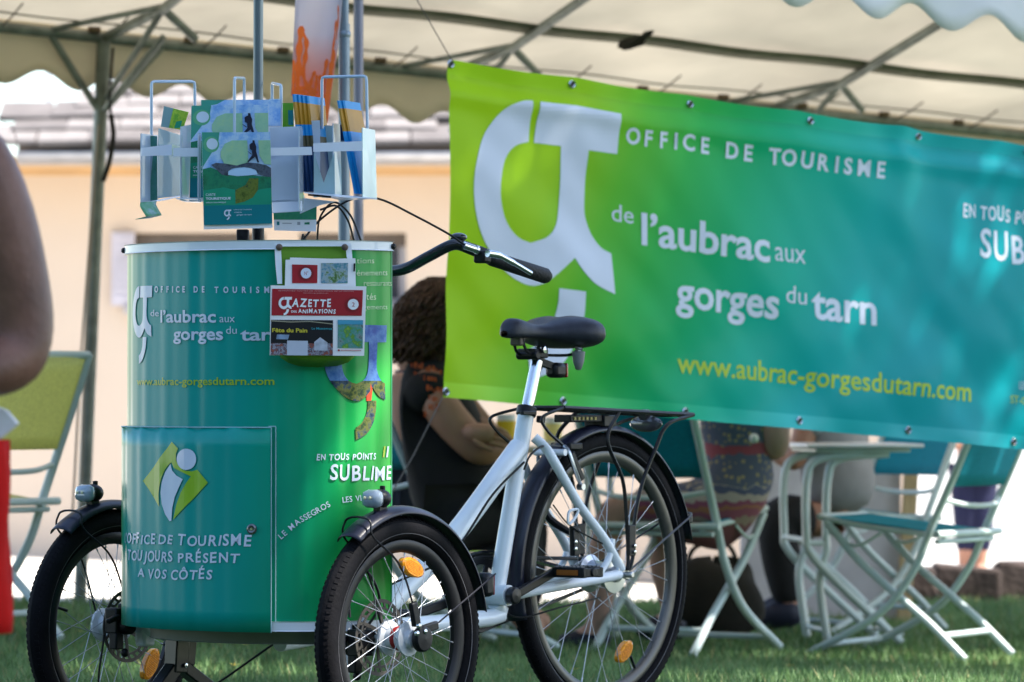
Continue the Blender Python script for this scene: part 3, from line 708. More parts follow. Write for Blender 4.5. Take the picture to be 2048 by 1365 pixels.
# ------------------------------------------------------------------ folding chairs (local: x = facing, y = left, origin on the ground)
def make_chair(label, fab, loc, rz, tilt=0):
    t = thing('folding_chair', label, 'chair', loc, rz, 'folding garden chairs on the lawn')
    r = .0138; hw = .215
    for s in (-1, 1):
        # back upright that sweeps down to the front foot
        P = [(-.40, s*hw, .88), (-.30, s*hw, .66), (-.20, s*hw, .45), (-.13, s*hw, .30), (0, s*hw, .155), (.27, s*hw, .012)]
        mb = MB(); mb.tube(spline(P, 7), r, 8); mb.build('upright', CHAIRM, t)
        Q = [(.21, s*(hw-.03), .465), (.08, s*(hw-.03), .33), (-.10, s*(hw-.03), .19), (-.19, s*(hw-.03), .12), (-.31, s*(hw-.03), .012)]
        mb = MB(); mb.tube(spline(Q, 5), r, 8); mb.build('leg', CHAIRM, t)
        mb = MB(); mb.tube(spline([(.24, s*(hw-.035), .480), (.05, s*(hw-.035), .450), (-.24, s*(hw-.035), .422)], 4), .010, 8); mb.build('seat_rail', CHAIRM, t)
        mb = MB(); mb.tube(spline([(.20, s*(hw-.03), .43), (.10, s*(hw-.03), .385), (.0, s*(hw-.03), .43)], 5), .006, 6); mb.build('seat_brace', CHAIRM, t)
    for nm, a, b, rr in (('top_rail', (-.40, -hw, .878), (-.40, hw, .878), .012), ('rear_rail', (-.235, -hw-.03, .43), (-.235, hw+.03, .43), .012),
                         ('rear_rail', (-.22, -hw, .405), (-.22, hw, .405), .009),
                         ('front_rail', (.24, -hw+.035, .482), (.24, hw-.035, .482), .010),
                         ('foot_bar', (.20, -hw, .05), (.20, hw, .05), .010), ('foot_bar', (-.225, -hw+.03, .09), (-.225, hw-.03, .09), .010)):
        mb = MB(); mb.tube([a, b], rr, 8); mb.build(nm, CHAIRM, t)
    mb = MB(); mb.tube(spline([(-.245, -hw, .545), (-.285, -.09, .525), (-.285, .09, .525), (-.245, hw, .545)], 6), .009, 8); mb.build('back_rail', CHAIRM, t)
    mb = MB(); mb.grid(lambda u, v: Vector((-.268-.128*v-.028*math.sin(math.pi*u), -hw+2*hw*u, .590+.280*v)), 12, 6); mb.build('backrest', fab, t, solid=.003, smooth=80)
    mb = MB(); mb.grid(lambda u, v: Vector((-.23+.47*v, -hw+.030+2*(hw-.030)*u, .432+.052*v-.022*math.sin(math.pi*u)*math.sin(math.pi*v))), 10, 10); mb.build('seat', fab, t, solid=.003, smooth=80)
    return t
def copy_thing(src, label, loc, rz, fab=None):
    c = src.copy(); C.objects.link(c); c.location = loc; c.rotation_euler = (0, 0, rz); c['label'] = label
    ROOT[c.name] = Matrix.Translation(loc) @ Matrix.Rotation(rz, 4, 'Z')
    for ch in list(src.children):
        d = ch.copy(); C.objects.link(d); d.parent = c
        if fab is not None and ch.name.split('.')[0] in ('seat', 'backrest'):
            d.data = ch.data.copy(); d.data.materials[0] = fab
    return c
def gl(px, Y):
    x = (px-1024)*Y/F; return (x, Y, G(x, Y))
chA = make_chair('empty teal folding chair furthest right, facing the table with its back to the right', TEAL, gl(1812, 14.0), R(148))
copy_thing(chA, 'teal folding chair under the woman in the patterned dress, its back towards the camera', gl(1372, 13.7), R(60))
copy_thing(chA, 'teal folding chair behind the table that the person in the grey shirt sits on', gl(1700, 15.5), R(214))
copy_thing(chA, 'white framed teal folding chair under the woman in the black T-shirt', gl(905, 13.3), R(28))
copy_thing(chA, 'lime green folding chair at the far left behind the person in red shorts', gl(-104, 12.6), R(139), LIMEF)
# ------------------------------------------------------------------ table
tb = thing('folding_table', 'white folding garden table with curved tube legs between the chairs', 'table', gl(1700, 14.6), R(8))
zt_ = EYE + (HZ-884)*14.6/F - tb.location.z
mb = MB(); mb.box((0, 0, zt_-.012), (.42, .50, .014)); mb.build('table_top', mat('white_table_top', (.68, .68, .68), .3), tb, bevel=.006)
mb = MB(); mb.box((0, 0, zt_-.028), (.34, .42, .014)); mb.build('apron', CHAIRM, tb, bevel=.004)
for s in (-1, 1):
    mb = MB(); mb.tube(spline([(.0, s*.19, zt_-.04), (-.16, s*.19, zt_-.06), (-.20, s*.19, zt_-.14), (-.20, s*.19, .40), (-.19, s*.19, .34), (-.10, s*.19, .24), (.14, s*.19, .02)], 6), .0145, 8); mb.build('leg', CHAIRM, tb)
    mb = MB(); mb.tube(spline([(.1, s*.17, zt_-.04), (-.08, s*.17, zt_-.06), (-.12, s*.17, zt_-.14), (-.125, s*.17, .40), (-.125, s*.17, .34), (-.15, s*.17, .24), (-.12, s*.17, .02)], 6), .0145, 8); mb.build('leg', CHAIRM, tb)
for a, b in (((-.20, -.19, .38), (-.20, .19, .38)), ((-.125, -.17, .37), (-.20, -.19, .37)), ((.14, -.19, .05), (.14, .19, .05)), ((-.12, -.17, .06), (-.12, .17, .06))):
    mb = MB(); mb.tube([a, b], .010, 8); mb.build('crossbar', CHAIRM, tb)
# second table seen as bars left of the seated pair, with a glass of beer
t2 = thing('side_table', 'pale garden table with a beer glass in front of the woman in the black T-shirt', 'table', gl(1085, 14.3), R(10))
z2 = EYE + (HZ-893)*14.3/F - t2.location.z
mb = MB(); mb.box((0.05, .1, z2-.012), (.46, .55, .022)); mb.build('table_top', mat('pale_wood_top', (.50, .45, .30), .5), t2, bevel=.006)
for x, y in ((-.15, -.1), (.24, -.1), (-.15, .33), (.24, .33)):
    mb = MB(); mb.tube([(x, y, 0), (x*.9, y, z2-.02)], .012, 8); mb.build('leg', CHAIRM, t2)
def glass(px, py, Y, h, lab, m):
    p = at(px, py, Y); g = thing('beer_glass', lab, 'glass', tuple(p))
    mb = MB(); mb.lathe([(.0, 0), (.026, 0), (.030, .02), (.034, h), (.031, h), (.028, .02), (0, .012)], (0, 0, 0), (0, 0, 1), 20); mb.build('glass', mat('clear_glass_tint', (.75, .78, .76), .08, var=.02), g)
    mb = MB(); mb.lathe([(0, .013), (.0335, .02), (.0362, h*.8), (0, h*.8)], (0, 0, 0), (0, 0, 1), 20); mb.build('beer', m, g)
glass(1012, 893, 14.15, .11, 'glass of yellow beer standing beyond the crossed arms of the woman in black', mat('yellow_beer', (.75, .50, .03), .15))
glass(1105, 893, 14.3, .10, 'second glass of pale yellow drink on the side table behind the saddle post', mat('pale_lemon_drink', (.75, .66, .25), .15))
# white counter panel with wooden post behind the table
cp = thing('counter_panel', 'white counter panel with a tan wooden post behind the table', 'counter', gl(1690, 16.4))
mb = MB(); a = at(1590, 1220, 16.4); b = at(1800, 1000, 16.4); zb2 = G(1.4, 16.4)
mb.box((b.x-.32-cp.location.x, 0, .33), (.64, .04, .66)); mb.build('panel', mat('white_counter_board', (.52, .50, .54), .6), cp, bevel=.004)
mb = MB(); mb.box((b.x-cp.location.x+.03, -.05, .42), (.055, .06, .92), Matrix.Rotation(R(3), 3, 'Y')); mb.build('post', mat('tan_wood', (.46, .34, .19), .6, var=.2, stretch=(8, 8, 1)), cp, bevel=.004)
# ------------------------------------------------------------------ people
def skin(name, J, E, m, parent, sub=2, cuts=None, root=None, disp=0, dscale=.1):
    """J: {key:(pos, radius)}; E: list of key chains"""
    keys = list(J); me = bpy.data.meshes.new(name)
    ed = set()
    for ch in E:
        for a, b in zip(ch, ch[1:]): ed.add((keys.index(a), keys.index(b)))
    inv = rootmat(parent).inverted() if parent is not None else Matrix()
    me.from_pydata([tuple(inv @ Vector(J[k][0])) for k in keys], list(ed), [])
    o = bpy.data.objects.new(name, me); C.objects.link(o); o.parent = parent
    o.modifiers.new('skin', 'SKIN').use_smooth_shade = True
    for i, k in enumerate(keys):
        r = J[k][1]; sv = me.skin_vertices[0].data[i]; sv.radius = r if isinstance(r, tuple) else (r, r); sv.use_root = (k in root) if isinstance(root, list) else (k == (root or keys[0]))
    s = o.modifiers.new('sub', 'SUBSURF'); s.levels = sub; s.render_levels = sub
    me.materials.append(m)
    if disp:
        tx = bpy.data.textures.new(name+'_tx', 'CLOUDS'); tx.noise_scale = dscale
        d = o.modifiers.new('folds', 'DISPLACE'); d.texture = tx; d.strength = disp; d.texture_coords = 'LOCAL'
    return o
def face(parent, hc, fwd, r=.095, m=None, hair=None):
    """eyes, nose and ears of a head at hc looking along fwd"""
    f = Vector(fwd).normalized(); s = Vector((0, 0, 1)).cross(f).normalized(); hc = Vector(hc)
    mb = MB(); mb.ball(hc+f*r*.98-Vector((0, 0, .012)), (.012, .014, .022), 8, 6)
    for q in (-1, 1): mb.ball(hc+s*q*r*.80-Vector((0, 0, .01)), (.014, .014, .028), 8, 6)
    mb.build('nose_and_ears', m, parent, w=True, smooth=80)
    for q in (-1, 1):
        mb = MB(); mb.ball(hc+f*r*.86+s*q*.032+Vector((0, 0, .008)), .011, 8, 6); mb.build('eye', mat('eye_white', (.7, .7, .7), .2), parent, w=True)
def hand_mesh(mb, wrist, d, n, L=.16):
    """palm and five fingers: d along the hand, n palm normal"""
    d = Vector(d).normalized(); n = Vector(n).normalized(); s = d.cross(n).normalized(); w = Vector(wrist)
    mb.tube([w, w+d*.03, w+d*.07, w+d*.09], [.020, .030, .034, .028], 8)
    for i, (q, l) in enumerate(((-.027, .062), (-.009, .074), (.009, .070), (.026, .054))):
        a = w+d*.08+s*q; mb.tube([a, a+d*l*.5+n*.004, a+d*l*.8+n*.018, a+d*l*.95+n*.034], [.0088, .0082, .0075, .006], 7)
    a = w+d*.03-s*.026; mb.tube([a, a+d*.03-s*.018, a+d*.06-s*.020+n*.014], [.011, .010, .008], 7)
def thin(J, f=.66):
    o = dict(J)
    for k in ('pel', 'wst', 'chs', 'h1', 'h2'):
        if k in o: r = o[k][1]; o[k] = (o[k][0], tuple(x*f for x in r) if isinstance(r, tuple) else r*f)
    return o
def hands(p, m, *hs):
    for h in hs: mb = MB(); hand_mesh(mb, *h); mb.build('hand', m, p, w=True, smooth=80)
def J_(px, py, Y, r): return (at(px, py, Y), r)
# 1: person in the foreground at the left edge
Y1 = 6.0
p1 = thing('person', 'person with bare tanned arm, white top and red shorts standing nearest at the left edge', 'person', (at(-250, 1500, Y1).x, Y1, 0))
J = {'pel': J_(-215, 900, Y1, (.135, .10)), 'wst': J_(-215, 740, Y1, (.115, .085)), 'chs': J_(-215, 480, Y1, (.135, .09)), 'nb': J_(-215, 300, Y1, (.06, .055)), 'nk': J_(-215, 215, Y1, .050), 'hd': J_(-215, 110, Y1-.02, (.078, .09)), 'tp': J_(-215, 10, Y1, (.060, .07)),
     'sr': J_(-52, 266, Y1, .068), 'ur': J_(-14, 392, Y1, .063), 'um': J_(22, 550, Y1, .060), 'er': J_(46, 668, Y1, .056), 'e2': J_(32, 728, Y1-.02, .050), 'fr': J_(-70, 755, Y1-.08, .036), 'wr': J_(-190, 770, Y1-.14, .024),
     'sl': J_(-350, 330, Y1, .058), 'ul': J_(-395, 500, Y1, .048), 'el': J_(-420, 680, Y1, .040), 'wl': J_(-410, 860, Y1-.08, .026),
     'hr': J_(-120, 960, Y1, .085), 'kr': J_(-120, 1240, Y1-.02, .058), 'ar': J_(-120, 1740, Y1+.02, .036), 'tr': J_(-110, 1795, Y1-.14, .03),
     'hl': J_(-310, 960, Y1, .085), 'kl': J_(-310, 1240, Y1-.02, .058), 'al': J_(-310, 1740, Y1+.02, .036), 'tl': J_(-320, 1795, Y1-.14, .03)}
E = [['pel', 'wst', 'chs', 'nb', 'nk', 'hd', 'tp'], ['chs', 'sr', 'ur', 'um', 'er', 'e2', 'fr', 'wr'], ['chs', 'sl', 'ul', 'el', 'wl'], ['pel', 'hr', 'kr', 'ar', 'tr'], ['pel', 'hl', 'kl', 'al', 'tl']]
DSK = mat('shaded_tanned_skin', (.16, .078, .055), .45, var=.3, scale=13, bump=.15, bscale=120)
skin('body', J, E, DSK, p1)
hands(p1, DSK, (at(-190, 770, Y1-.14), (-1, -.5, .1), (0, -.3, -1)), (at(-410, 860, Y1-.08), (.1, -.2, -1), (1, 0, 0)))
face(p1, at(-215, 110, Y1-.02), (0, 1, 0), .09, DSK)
skin('top', {k: (J[k][0], tuple(x+.014 for x in (J[k][1] if isinstance(J[k][1], tuple) else (J[k][1],)*2))) for k in ('pel', 'wst', 'chs')} | {'hem': J_(-212, 945, Y1, (.155, .12)), 'nb': J_(-215, 350, Y1, (.07, .06))}, [['pel', 'hem'], ['pel', 'wst', 'chs', 'nb']], mat('white_cotton_top', (.62, .62, .66), .8, bump=.1), p1, disp=.01)
mb = MB(); a = [at(-40, 800, Y1-.02), at(12, 822, Y1-.02), at(34, 848, Y1-.02), at(14, 866, Y1-.02), at(-40, 905, Y1-.02)]; mb.add(a + [p+Vector((0, .03, 0)) for p in a], [(0, 1, 2, 3, 4), (9, 8, 7, 6, 5)] + [(i, i+5, (i+1) % 5+5, (i+1) % 5) for i in range(5)]); mb.build('hem', mat('white_cotton_top', (1, 1, 1)), p1, w=True)
RED = mat('red_shorts_fabric', (.40, .004, .003), .85, spec=.1, var=.15, scale=14, bump=.25, bscale=30)
for s, c in ((1, -120), (-1, -310)):
    mb = MB(); 
    def f_(u, v, c=c):
        a = 2*math.pi*u; rx = .098 + .006*v + .003*math.sin(a*5+v*9); p = at(c, 880+385*v, Y1); return p + Vector((rx*math.cos(a), .10*math.sin(a), 0))
    mb.grid(f_, 28, 12); mb.build('shorts', RED, p1, w=True, solid=.004, smooth=80)
HB = mat('brown_curly_hair', (.055, .022, .010), .6, var=.5, scale=60)
mb = MB(); mb.ball(at(-215, 75, Y1+.015), (.088, .098, .10), 18, 12); mb.build('hair', HB, p1, w=True, smooth=80)
# loose strands and fine hairs near the shoulder edge
mb = MB()
for a, b, c in (((-10, 215), (20, 250), (34, 290)),): mb.tube(spline([at(a[0]-30, a[1], Y1+.02), at(b[0], b[1], Y1+.03), at(c[0], c[1], Y1+.02)], 5), .0008, 4)
mb.build('hair_strand', HB, p1, w=True)
# 2: woman in the black T-shirt
def seated(label, Y, pts, fwd, skinm, shirt, shirtm, extra=None, legs=None, legm=None):
    """pts: px dict"""
    rt = at(*pts['pel'], Y); rt.z = G(rt.x, rt.y)
    p = thing('person', label, 'person', tuple(rt))
    return p
Y2 = 13.0
p2 = thing('person', 'seated woman with brown curly hair and a black T-shirt with orange print, arms crossed', 'person', gl(920, Y2))
J = {'pel': J_(925, 1015, Y2, (.15, .12)), 'wst': J_(895, 920, Y2, (.13, .11)), 'chs': J_(858, 800, Y2, (.15, .11)), 'nb': J_(856, 730, Y2, .06), 'nk': J_(862, 700, Y2, .048), 'hd': J_(866, 640, Y2, (.075, .09)), 'tp': J_(866, 585, Y2, (.06, .07)),
     's1': J_(852, 762, Y2-.14, .058), 'u1': J_(892, 832, Y2-.19, .064), 'e1': J_(968, 912, Y2-.20, .056), 'f1': J_(1004, 888, Y2-.14, .040), 'w1': J_(990, 868, Y2-.06, .028),
     's2': J_(880, 762, Y2+.16, .058), 'e2': J_(1000, 900, Y2+.12, .045), 'w2': J_(930, 862, Y2-.26, .028),
     'h1': J_(940, 1040, Y2-.10, .085), 'k1': J_(1050, 1035, Y2+.05, .062), 'a1': J_(1035, 1235, Y2+.05, .04), 't1': J_(1085, 1262, Y2+.1, .034),
     'h2': J_(945, 1040, Y2+.12, .085), 'k2': J_(1060, 1030, Y2+.28, .062), 'a2': J_(1050, 1225, Y2+.3, .04), 't2': J_(1095, 1252, Y2+.36, .034)}
E = [['pel', 'wst', 'chs', 'nb', 'nk', 'hd', 'tp'], ['chs', 's1', 'u1', 'e1', 'f1', 'w1'], ['chs', 's2', 'e2', 'w2'], ['pel', 'h1', 'k1', 'a1', 't1'], ['pel', 'h2', 'k2', 'a2', 't2']]
skin('body', thin(J), E, SKIN, p2)
hands(p2, SKIN, (J['w1'][0], (-.5, .6, .2), (-.5, 0, .2)), (J['w2'][0], (.95, .05, -.15), (.1, .8, -.5)))
face(p2, J['hd'][0], (.8, .6, 0), .085, SKIN)
BLK = mat('black_cotton', (.011, .010, .011), .85, var=.3, bump=.1)
up = lambda k, d: (J[k][0], tuple(x+d for x in (J[k][1] if isinstance(J[k][1], tuple) else (J[k][1],)*2)))
J2 = {k: up(k, .045) for k in ('pel', 'wst', 'chs')}; J2['s1'] = up('s1', .03); J2['s2'] = up('s2', .02); J2['nb'] = (J['nb'][0], (.075, .075)); J2['v1'] = (J['u1'][0]-Vector((.02, 0, -.02)), (.088, .088)); J2['v2'] = J_(925, 830, Y2+.15, .070); J2['hem'] = J_(935, 1060, Y2, (.165, .14))
skin('shirt', J2, [['hem', 'pel', 'wst', 'chs', 'nb'], ['chs', 's1', 'v1'], ['chs', 's2', 'v2']], BLK, p2, root='chs', disp=.012, dscale=.12)
skin('trousers', {k: up(k, .014) for k in ('pel', 'h1', 'k1', 'a1', 'h2', 'k2', 'a2')}, [['pel', 'h1', 'k1', 'a1'], ['pel', 'h2', 'k2', 'a2']], BLK, p2, disp=.01)
OPR = mat('orange_shirt_print', (.42, .075, .02), .8, var=.6, scale=90)
mb = MB(); rr_ = random.Random(4)
for k in range(46):      # illegible printed lettering rows that hug shoulder and sleeve
    row = k//9; col = k % 9; px = 822+col*7.0+row*5+rr_.uniform(-1, 1); py = 735+row*20+col*1.5+rr_.uniform(-2, 2)
    dY = -.215 + .07*abs((px-858)/40)**1.5 - (.045 if py > 775 and px > 852 else 0)
    w_ = rr_.uniform(3, 6); h_ = rr_.uniform(6, 13); mb.slab([at(px, py, Y2+dY), at(px, py-h_, Y2+dY+.004), at(px+w_, py-h_+1, Y2+dY+.004), at(px+w_, py+1, Y2+dY)][::-1], .002)
mb.build('shirt_print', OPR, p2, w=True, smooth=0)['kind'] = 'stuff'
# curly hair
mb = MB()
for c, r in (((868, 616), (.082, .105, .10)), ((852, 662), (.076, .095, .10)), ((838, 698), (.048, .07, .05)), ((850, 720), (.05, .07, .04))): mb.ball(at(c[0], c[1], Y2-.01), r, 18, 12)
for k in range(520):
    a = rr_.uniform(0, 6.28); P = []; ph = rr_.uniform(0, 6); L = rr_.uniform(.6, 1.0); fr = rr_.uniform(.55, .85)
    for q in range(15):
        h = q/14*L; c = at(876-42*h**1.3, 556+172*h, Y2-.01); rad = .018+.078*min(1, h*3.2)**.6+.014*math.sin(math.pi*h)+.006*math.sin(ph+q*fr*2)
        P.append(c + Vector((rad*math.cos(a)+.011*math.cos(ph+q*fr*2.1), rad*1.15*math.sin(a)+.011*math.sin(ph*2+q*fr*2.1), 0)))
    mb.tube(P, [.0042+.0014*math.sin(i+ph) for i in range(15)], 4, cap=False)
mb.build('hair', HB, p2, w=True, smooth=80)
# 2b: person with short grey hair behind her
Yb = 14.1
p2b = thing('person', 'person with short grey hair mostly hidden behind the green box and the curly haired woman', 'person', gl(820, Yb))
J = {'pel': J_(835, 985, Yb, (.15, .12)), 'chs': J_(828, 800, Yb, (.16, .11)), 'nb': J_(824, 745, Yb, .055), 'hd': J_(818, 680, Yb, (.07, .085)), 'tp': J_(816, 640, Yb, (.06, .07)),
     's1': J_(800, 770, Yb-.12, .055), 'e1': J_(812, 900, Yb-.15, .044), 'w1': J_(870, 910, Yb-.3, .028), 's2': J_(865, 770, Yb+.1, .055), 'e2': J_(900, 900, Yb+.1, .044), 'w2': J_(930, 905, Yb-.1, .028),
     'h1': J_(840, 1000, Yb-.1, .085), 'k1': J_(940, 1000, Yb-.1, .06), 'a1': J_(930, 1190, Yb-.1, .04), 't1': J_(970, 1215, Yb-.1, .034), 'h2': J_(840, 1000, Yb+.1, .085), 'k2': J_(940, 1000, Yb+.15, .06), 'a2': J_(930, 1185, Yb+.15, .04), 't2': J_(970, 1210, Yb+.15, .034)}
skin('body', thin(J), [['pel', 'chs', 'nb', 'hd', 'tp'], ['chs', 's1', 'e1', 'w1'], ['chs', 's2', 'e2', 'w2'], ['pel', 'h1', 'k1', 'a1', 't1'], ['pel', 'h2', 'k2', 'a2', 't2']], SKIN2, p2b)
skin('shirt', {k: up(k, .014) for k in ('pel', 'chs', 's1', 's2')} | {'nb': (J['nb'][0], (.06, .06))}, [['pel', 'chs', 'nb'], ['chs', 's1'], ['chs', 's2']], mat('dark_navy_cotton', (.03, .035, .06), .85), p2b, root='chs')
skin('trousers', {k: up(k, .014) for k in ('pel', 'h1', 'k1', 'a1', 'h2', 'k2', 'a2')}, [['pel', 'h1', 'k1', 'a1'], ['pel', 'h2', 'k2', 'a2']], mat('dark_navy_cotton', (1, 1, 1)), p2b)
mb = MB(); mb.ball(at(815, 655, Yb+.0), (.085, .095, .09), 16, 10); mb.build('hair', mat('short_grey_hair', (.20, .19, .19), .7, var=.3, scale=60), p2b, w=True, smooth=80)
face(p2b, J['hd'][0], (.3, -.9, 0), .08, SKIN2)
# 3: woman in the patterned dress
Y3 = 13.75
p3 = thing('person', 'seated bare legged woman in a patterned blue and pink dress below the banner', 'person', gl(1440, Y3))
J = {'pel': J_(1480, 1005, Y3, (.13, .12)), 'wst': J_(1474, 905, Y3, (.115, .10)), 'chs': J_(1478, 790, Y3, (.135, .10)), 'nb': J_(1480, 715, Y3, .055), 'hd': J_(1474, 640, Y3, (.075, .09)), 'tp': J_(1474, 590, Y3, (.06, .07)),
     's1': J_(1540, 765, Y3, .052), 'u1': J_(1552, 840, Y3-.06, .056), 'e1': J_(1550, 905, Y3-.06, .054), 'f1': J_(1525, 875, Y3+.14, .036), 'w1': J_(1505, 850, Y3+.32, .026), 's2': J_(1420, 765, Y3+.05, .052), 'e2': J_(1462, 890, Y3+.22, .040), 'w2': J_(1400, 862, Y3+.3, .026),
     'h1': J_(1400, 1022, Y3-.10, .085), 'k1': J_(1222, 1015, Y3-.12, .062), 'c1': J_(1208, 1110, Y3-.10, .058), 'a1': J_(1195, 1262, Y3-.08, .040), 't1': J_(1130, 1292, Y3-.1, .034),
     'h2': J_(1430, 1035, Y3+.12, .09), 'k2': J_(1330, 1040, Y3+.16, .06), 'c2': J_(1325, 1120, Y3+.22, .052), 'a2': J_(1345, 1235, Y3+.28, .036), 't2': J_(1290, 1262, Y3+.28, .034)}
skin('body', thin(J), [['pel', 'wst', 'chs', 'nb', 'hd', 'tp'], ['chs', 's1', 'u1', 'e1', 'f1', 'w1'], ['chs', 's2', 'e2', 'w2'], ['pel', 'h1', 'k1', 'c1', 'a1', 't1'], ['pel', 'h2', 'k2', 'c2', 'a2', 't2']], SKIN2, p3)
hands(p3, SKIN2, (J['w1'][0], (-1, 0, .1), (0, 0, -1)), (J['w2'][0], (-1, 0, 0), (0, 0, -1)))
face(p3, J['hd'][0], (-1, .2, 0), .085, SKIN2)
def dress_mat():
    m = bpy.data.materials.new('patterned_dress_cotton'); m.use_nodes = True; n = m.node_tree.nodes; l = m.node_tree.links; p = n['Principled BSDF']; p.inputs['Roughness'].default_value = .85
    tc = n.new('ShaderNodeTexCoord'); vo = n.new('ShaderNodeTexVoronoi'); vo.inputs['Scale'].default_value = 44; vo.inputs['Randomness'].default_value = .6; l.new(tc.outputs['Object'], vo.inputs['Vector'])
    dot = n.new('ShaderNodeMath'); dot.operation = 'LESS_THAN'; dot.inputs[1].default_value = .30; l.new(vo.outputs['Distance'], dot.inputs[0])
    mx = n.new('ShaderNodeMix'); mx.data_type = 'RGBA'; mx.inputs[6].default_value = (.075, .085, .13, 1); mx.inputs[7].default_value = (.30, .23, .11, 1); l.new(dot.outputs[0], mx.inputs[0])
    se = n.new('ShaderNodeSeparateXYZ'); l.new(tc.outputs['Object'], se.inputs[0])
    nz = n.new('ShaderNodeTexNoise'); nz.inputs['Scale'].default_value = 16; l.new(tc.outputs['Object'], nz.inputs['Vector'])
    ad = n.new('ShaderNodeMath'); ad.operation = 'MULTIPLY_ADD'; ad.inputs[1].default_value = .07; l.new(nz.outputs['Fac'], ad.inputs[0]); l.new(se.outputs['Z'], ad.inputs[2])
    cr = n.new('ShaderNodeValToRGB'); cr.color_ramp.interpolation = 'CONSTANT'; l.new(ad.outputs[0], cr.inputs[0]); el = cr.color_ramp.elements
    st = [(0, (.16, .05, .06)), (.47, (.22, .16, .12)), (.49, (.20, .05, .08)), (.515, (.26, .10, .05)), (.53, (.20, .045, .09)), (.55, (.33, .27, .24)), (.575, (.06, .07, .13)), (.595, (.33, .28, .24)), (.615, (.30, .24, .20))]
    while len(el) < len(st): el.new(.5)
    for e, (q, c) in zip(el, st): e.position = q; e.color = (*c, 1)
    gt = n.new('ShaderNodeMath'); gt.operation = 'GREATER_THAN'; gt.inputs[1].default_value = .60; l.new(ad.outputs[0], gt.inputs[0])
    m2 = n.new('ShaderNodeMix'); m2.data_type = 'RGBA'; l.new(gt.outputs[0], m2.inputs[0]); l.new(cr.outputs[0], m2.inputs[6]); l.new(mx.outputs[2], m2.inputs[7])
    bd = n.new('ShaderNodeMath'); bd.operation = 'COMPARE'; bd.inputs[1].default_value = .715; bd.inputs[2].default_value = .018; l.new(ad.outputs[0], bd.inputs[0])
    m3 = n.new('ShaderNodeMix'); m3.data_type = 'RGBA'; m3.inputs[7].default_value = (.25, .045, .06, 1); l.new(bd.outputs[0], m3.inputs[0]); l.new(m2.outputs[2], m3.inputs[6])
    l.new(m3.outputs[2], p.inputs['Base Color']); return m
DM = dress_mat()
Jd = {k: up(k, .04) for k in ('pel', 'wst', 'chs', 'h1', 'h2')}; Jd['k1'] = J_(1250, 1018, Y3-.12, (.085, .085)); Jd['m1'] = J_(1330, 1022, Y3-.12, (.10, .10)); Jd['k2'] = J_(1350, 1035, Y3+.14, (.08, .08)); Jd['hipb'] = J_(1484, 965, Y3-.02, (.14, .15)); Jd['wst'] = J_(1474, 905, Y3, (.105, .11)); Jd['nb'] = (J['nb'][0]-Vector((0, 0, .05)), (.09, .08))
skin('dress', Jd, [['pel', 'hipb', 'wst', 'chs', 'nb'], ['pel', 'h1', 'm1', 'k1'], ['pel', 'h2', 'k2']], DM, p3, disp=.014, dscale=.07)
SHOE = mat('dark_blue_shoe', (.012, .014, .03), .6)
for a, b in ((J['a1'][0], J['t1'][0]), (J['a2'][0], J['t2'][0])):
    mb = MB(); mb.tube([a+Vector((.04, 0, -.045)), a+Vector((0, 0, -.035)), a.lerp(b, .6)+Vector((0, 0, -.012)), b, b+(b-a)*.25-Vector((0, 0, .004))], [.030, .046, .046, .040, .018], 12); mb.build('shoe', SHOE, p3, w=True, smooth=80)
mb = MB(); mb.ball(at(1474, 620, Y3+.02), (.095, .10, .115), 16, 10); mb.build('hair', HB, p3, w=True, smooth=80)
mb = MB(); mb.ball(at(1508, 877, Y3-.2), .016, 12, 8); tag(mb.build('bracelet', mat('pearl_white', (.7, .68, .64), .2), p3, w=True))
# 4: person in the grey shirt
Y4 = 15.2
p4 = thing('person', 'seated person in a loose grey shirt and black trousers behind the folding table', 'person', gl(1660, Y4))
J = {'pel': J_(1680, 1020, Y4, (.09, .09)), 'wst': J_(1672, 960, Y4, (.13, .11)), 'chs': J_(1660, 840, Y4, (.15, .11)), 'nb': J_(1650, 780, Y4, .055), 'hd': J_(1640, 715, Y4, (.075, .09)), 'tp': J_(1640, 670, Y4, (.06, .07)),
     's1': J_(1625, 815, Y4-.15, .052), 'e1': J_(1590, 930, Y4-.17, .045), 'w1': J_(1545, 905, Y4-.1, .03), 's2': J_(1690, 815, Y4+.15, .052), 'e2': J_(1660, 920, Y4+.18, .045), 'w2': J_(1600, 905, Y4+.1, .03),
     'h1': J_(1640, 1040, Y4-.10, .095), 'k1': J_(1545, 1020, Y4-.14, .085), 'a1': J_(1580, 1215, Y4-.14, .042), 't1': J_(1530, 1240, Y4-.14, .034), 'h2': J_(1640, 1050, Y4+.12, .09), 'k2': J_(1560, 1035, Y4+.14, .068), 'a2': J_(1575, 1205, Y4+.14, .042), 't2': J_(1530, 1230, Y4+.14, .034)}
skin('body', thin(J), [['pel', 'wst', 'chs', 'nb', 'hd', 'tp'], ['chs', 's1', 'e1', 'w1'], ['chs', 's2', 'e2', 'w2'], ['pel', 'h1', 'k1', 'a1', 't1'], ['pel', 'h2', 'k2', 'a2', 't2']], SKIN, p4)
hands(p4, SKIN, (J['w1'][0], (-1, 0, 0), (0, 0, -1)), (J['w2'][0], (-1, 0, 0), (0, 0, -1)))
J2 = {k: up(k, .035) for k in ('wst', 'chs', 's1', 's2')}; J2['nb'] = (J['nb'][0], (.07, .07)); J2['hem'] = J_(1690, 1035, Y4-.02, (.165, .16)); J2['v1'] = J_(1608, 880, Y4-.17, .06); J2['v2'] = J_(1675, 880, Y4+.18, .06)
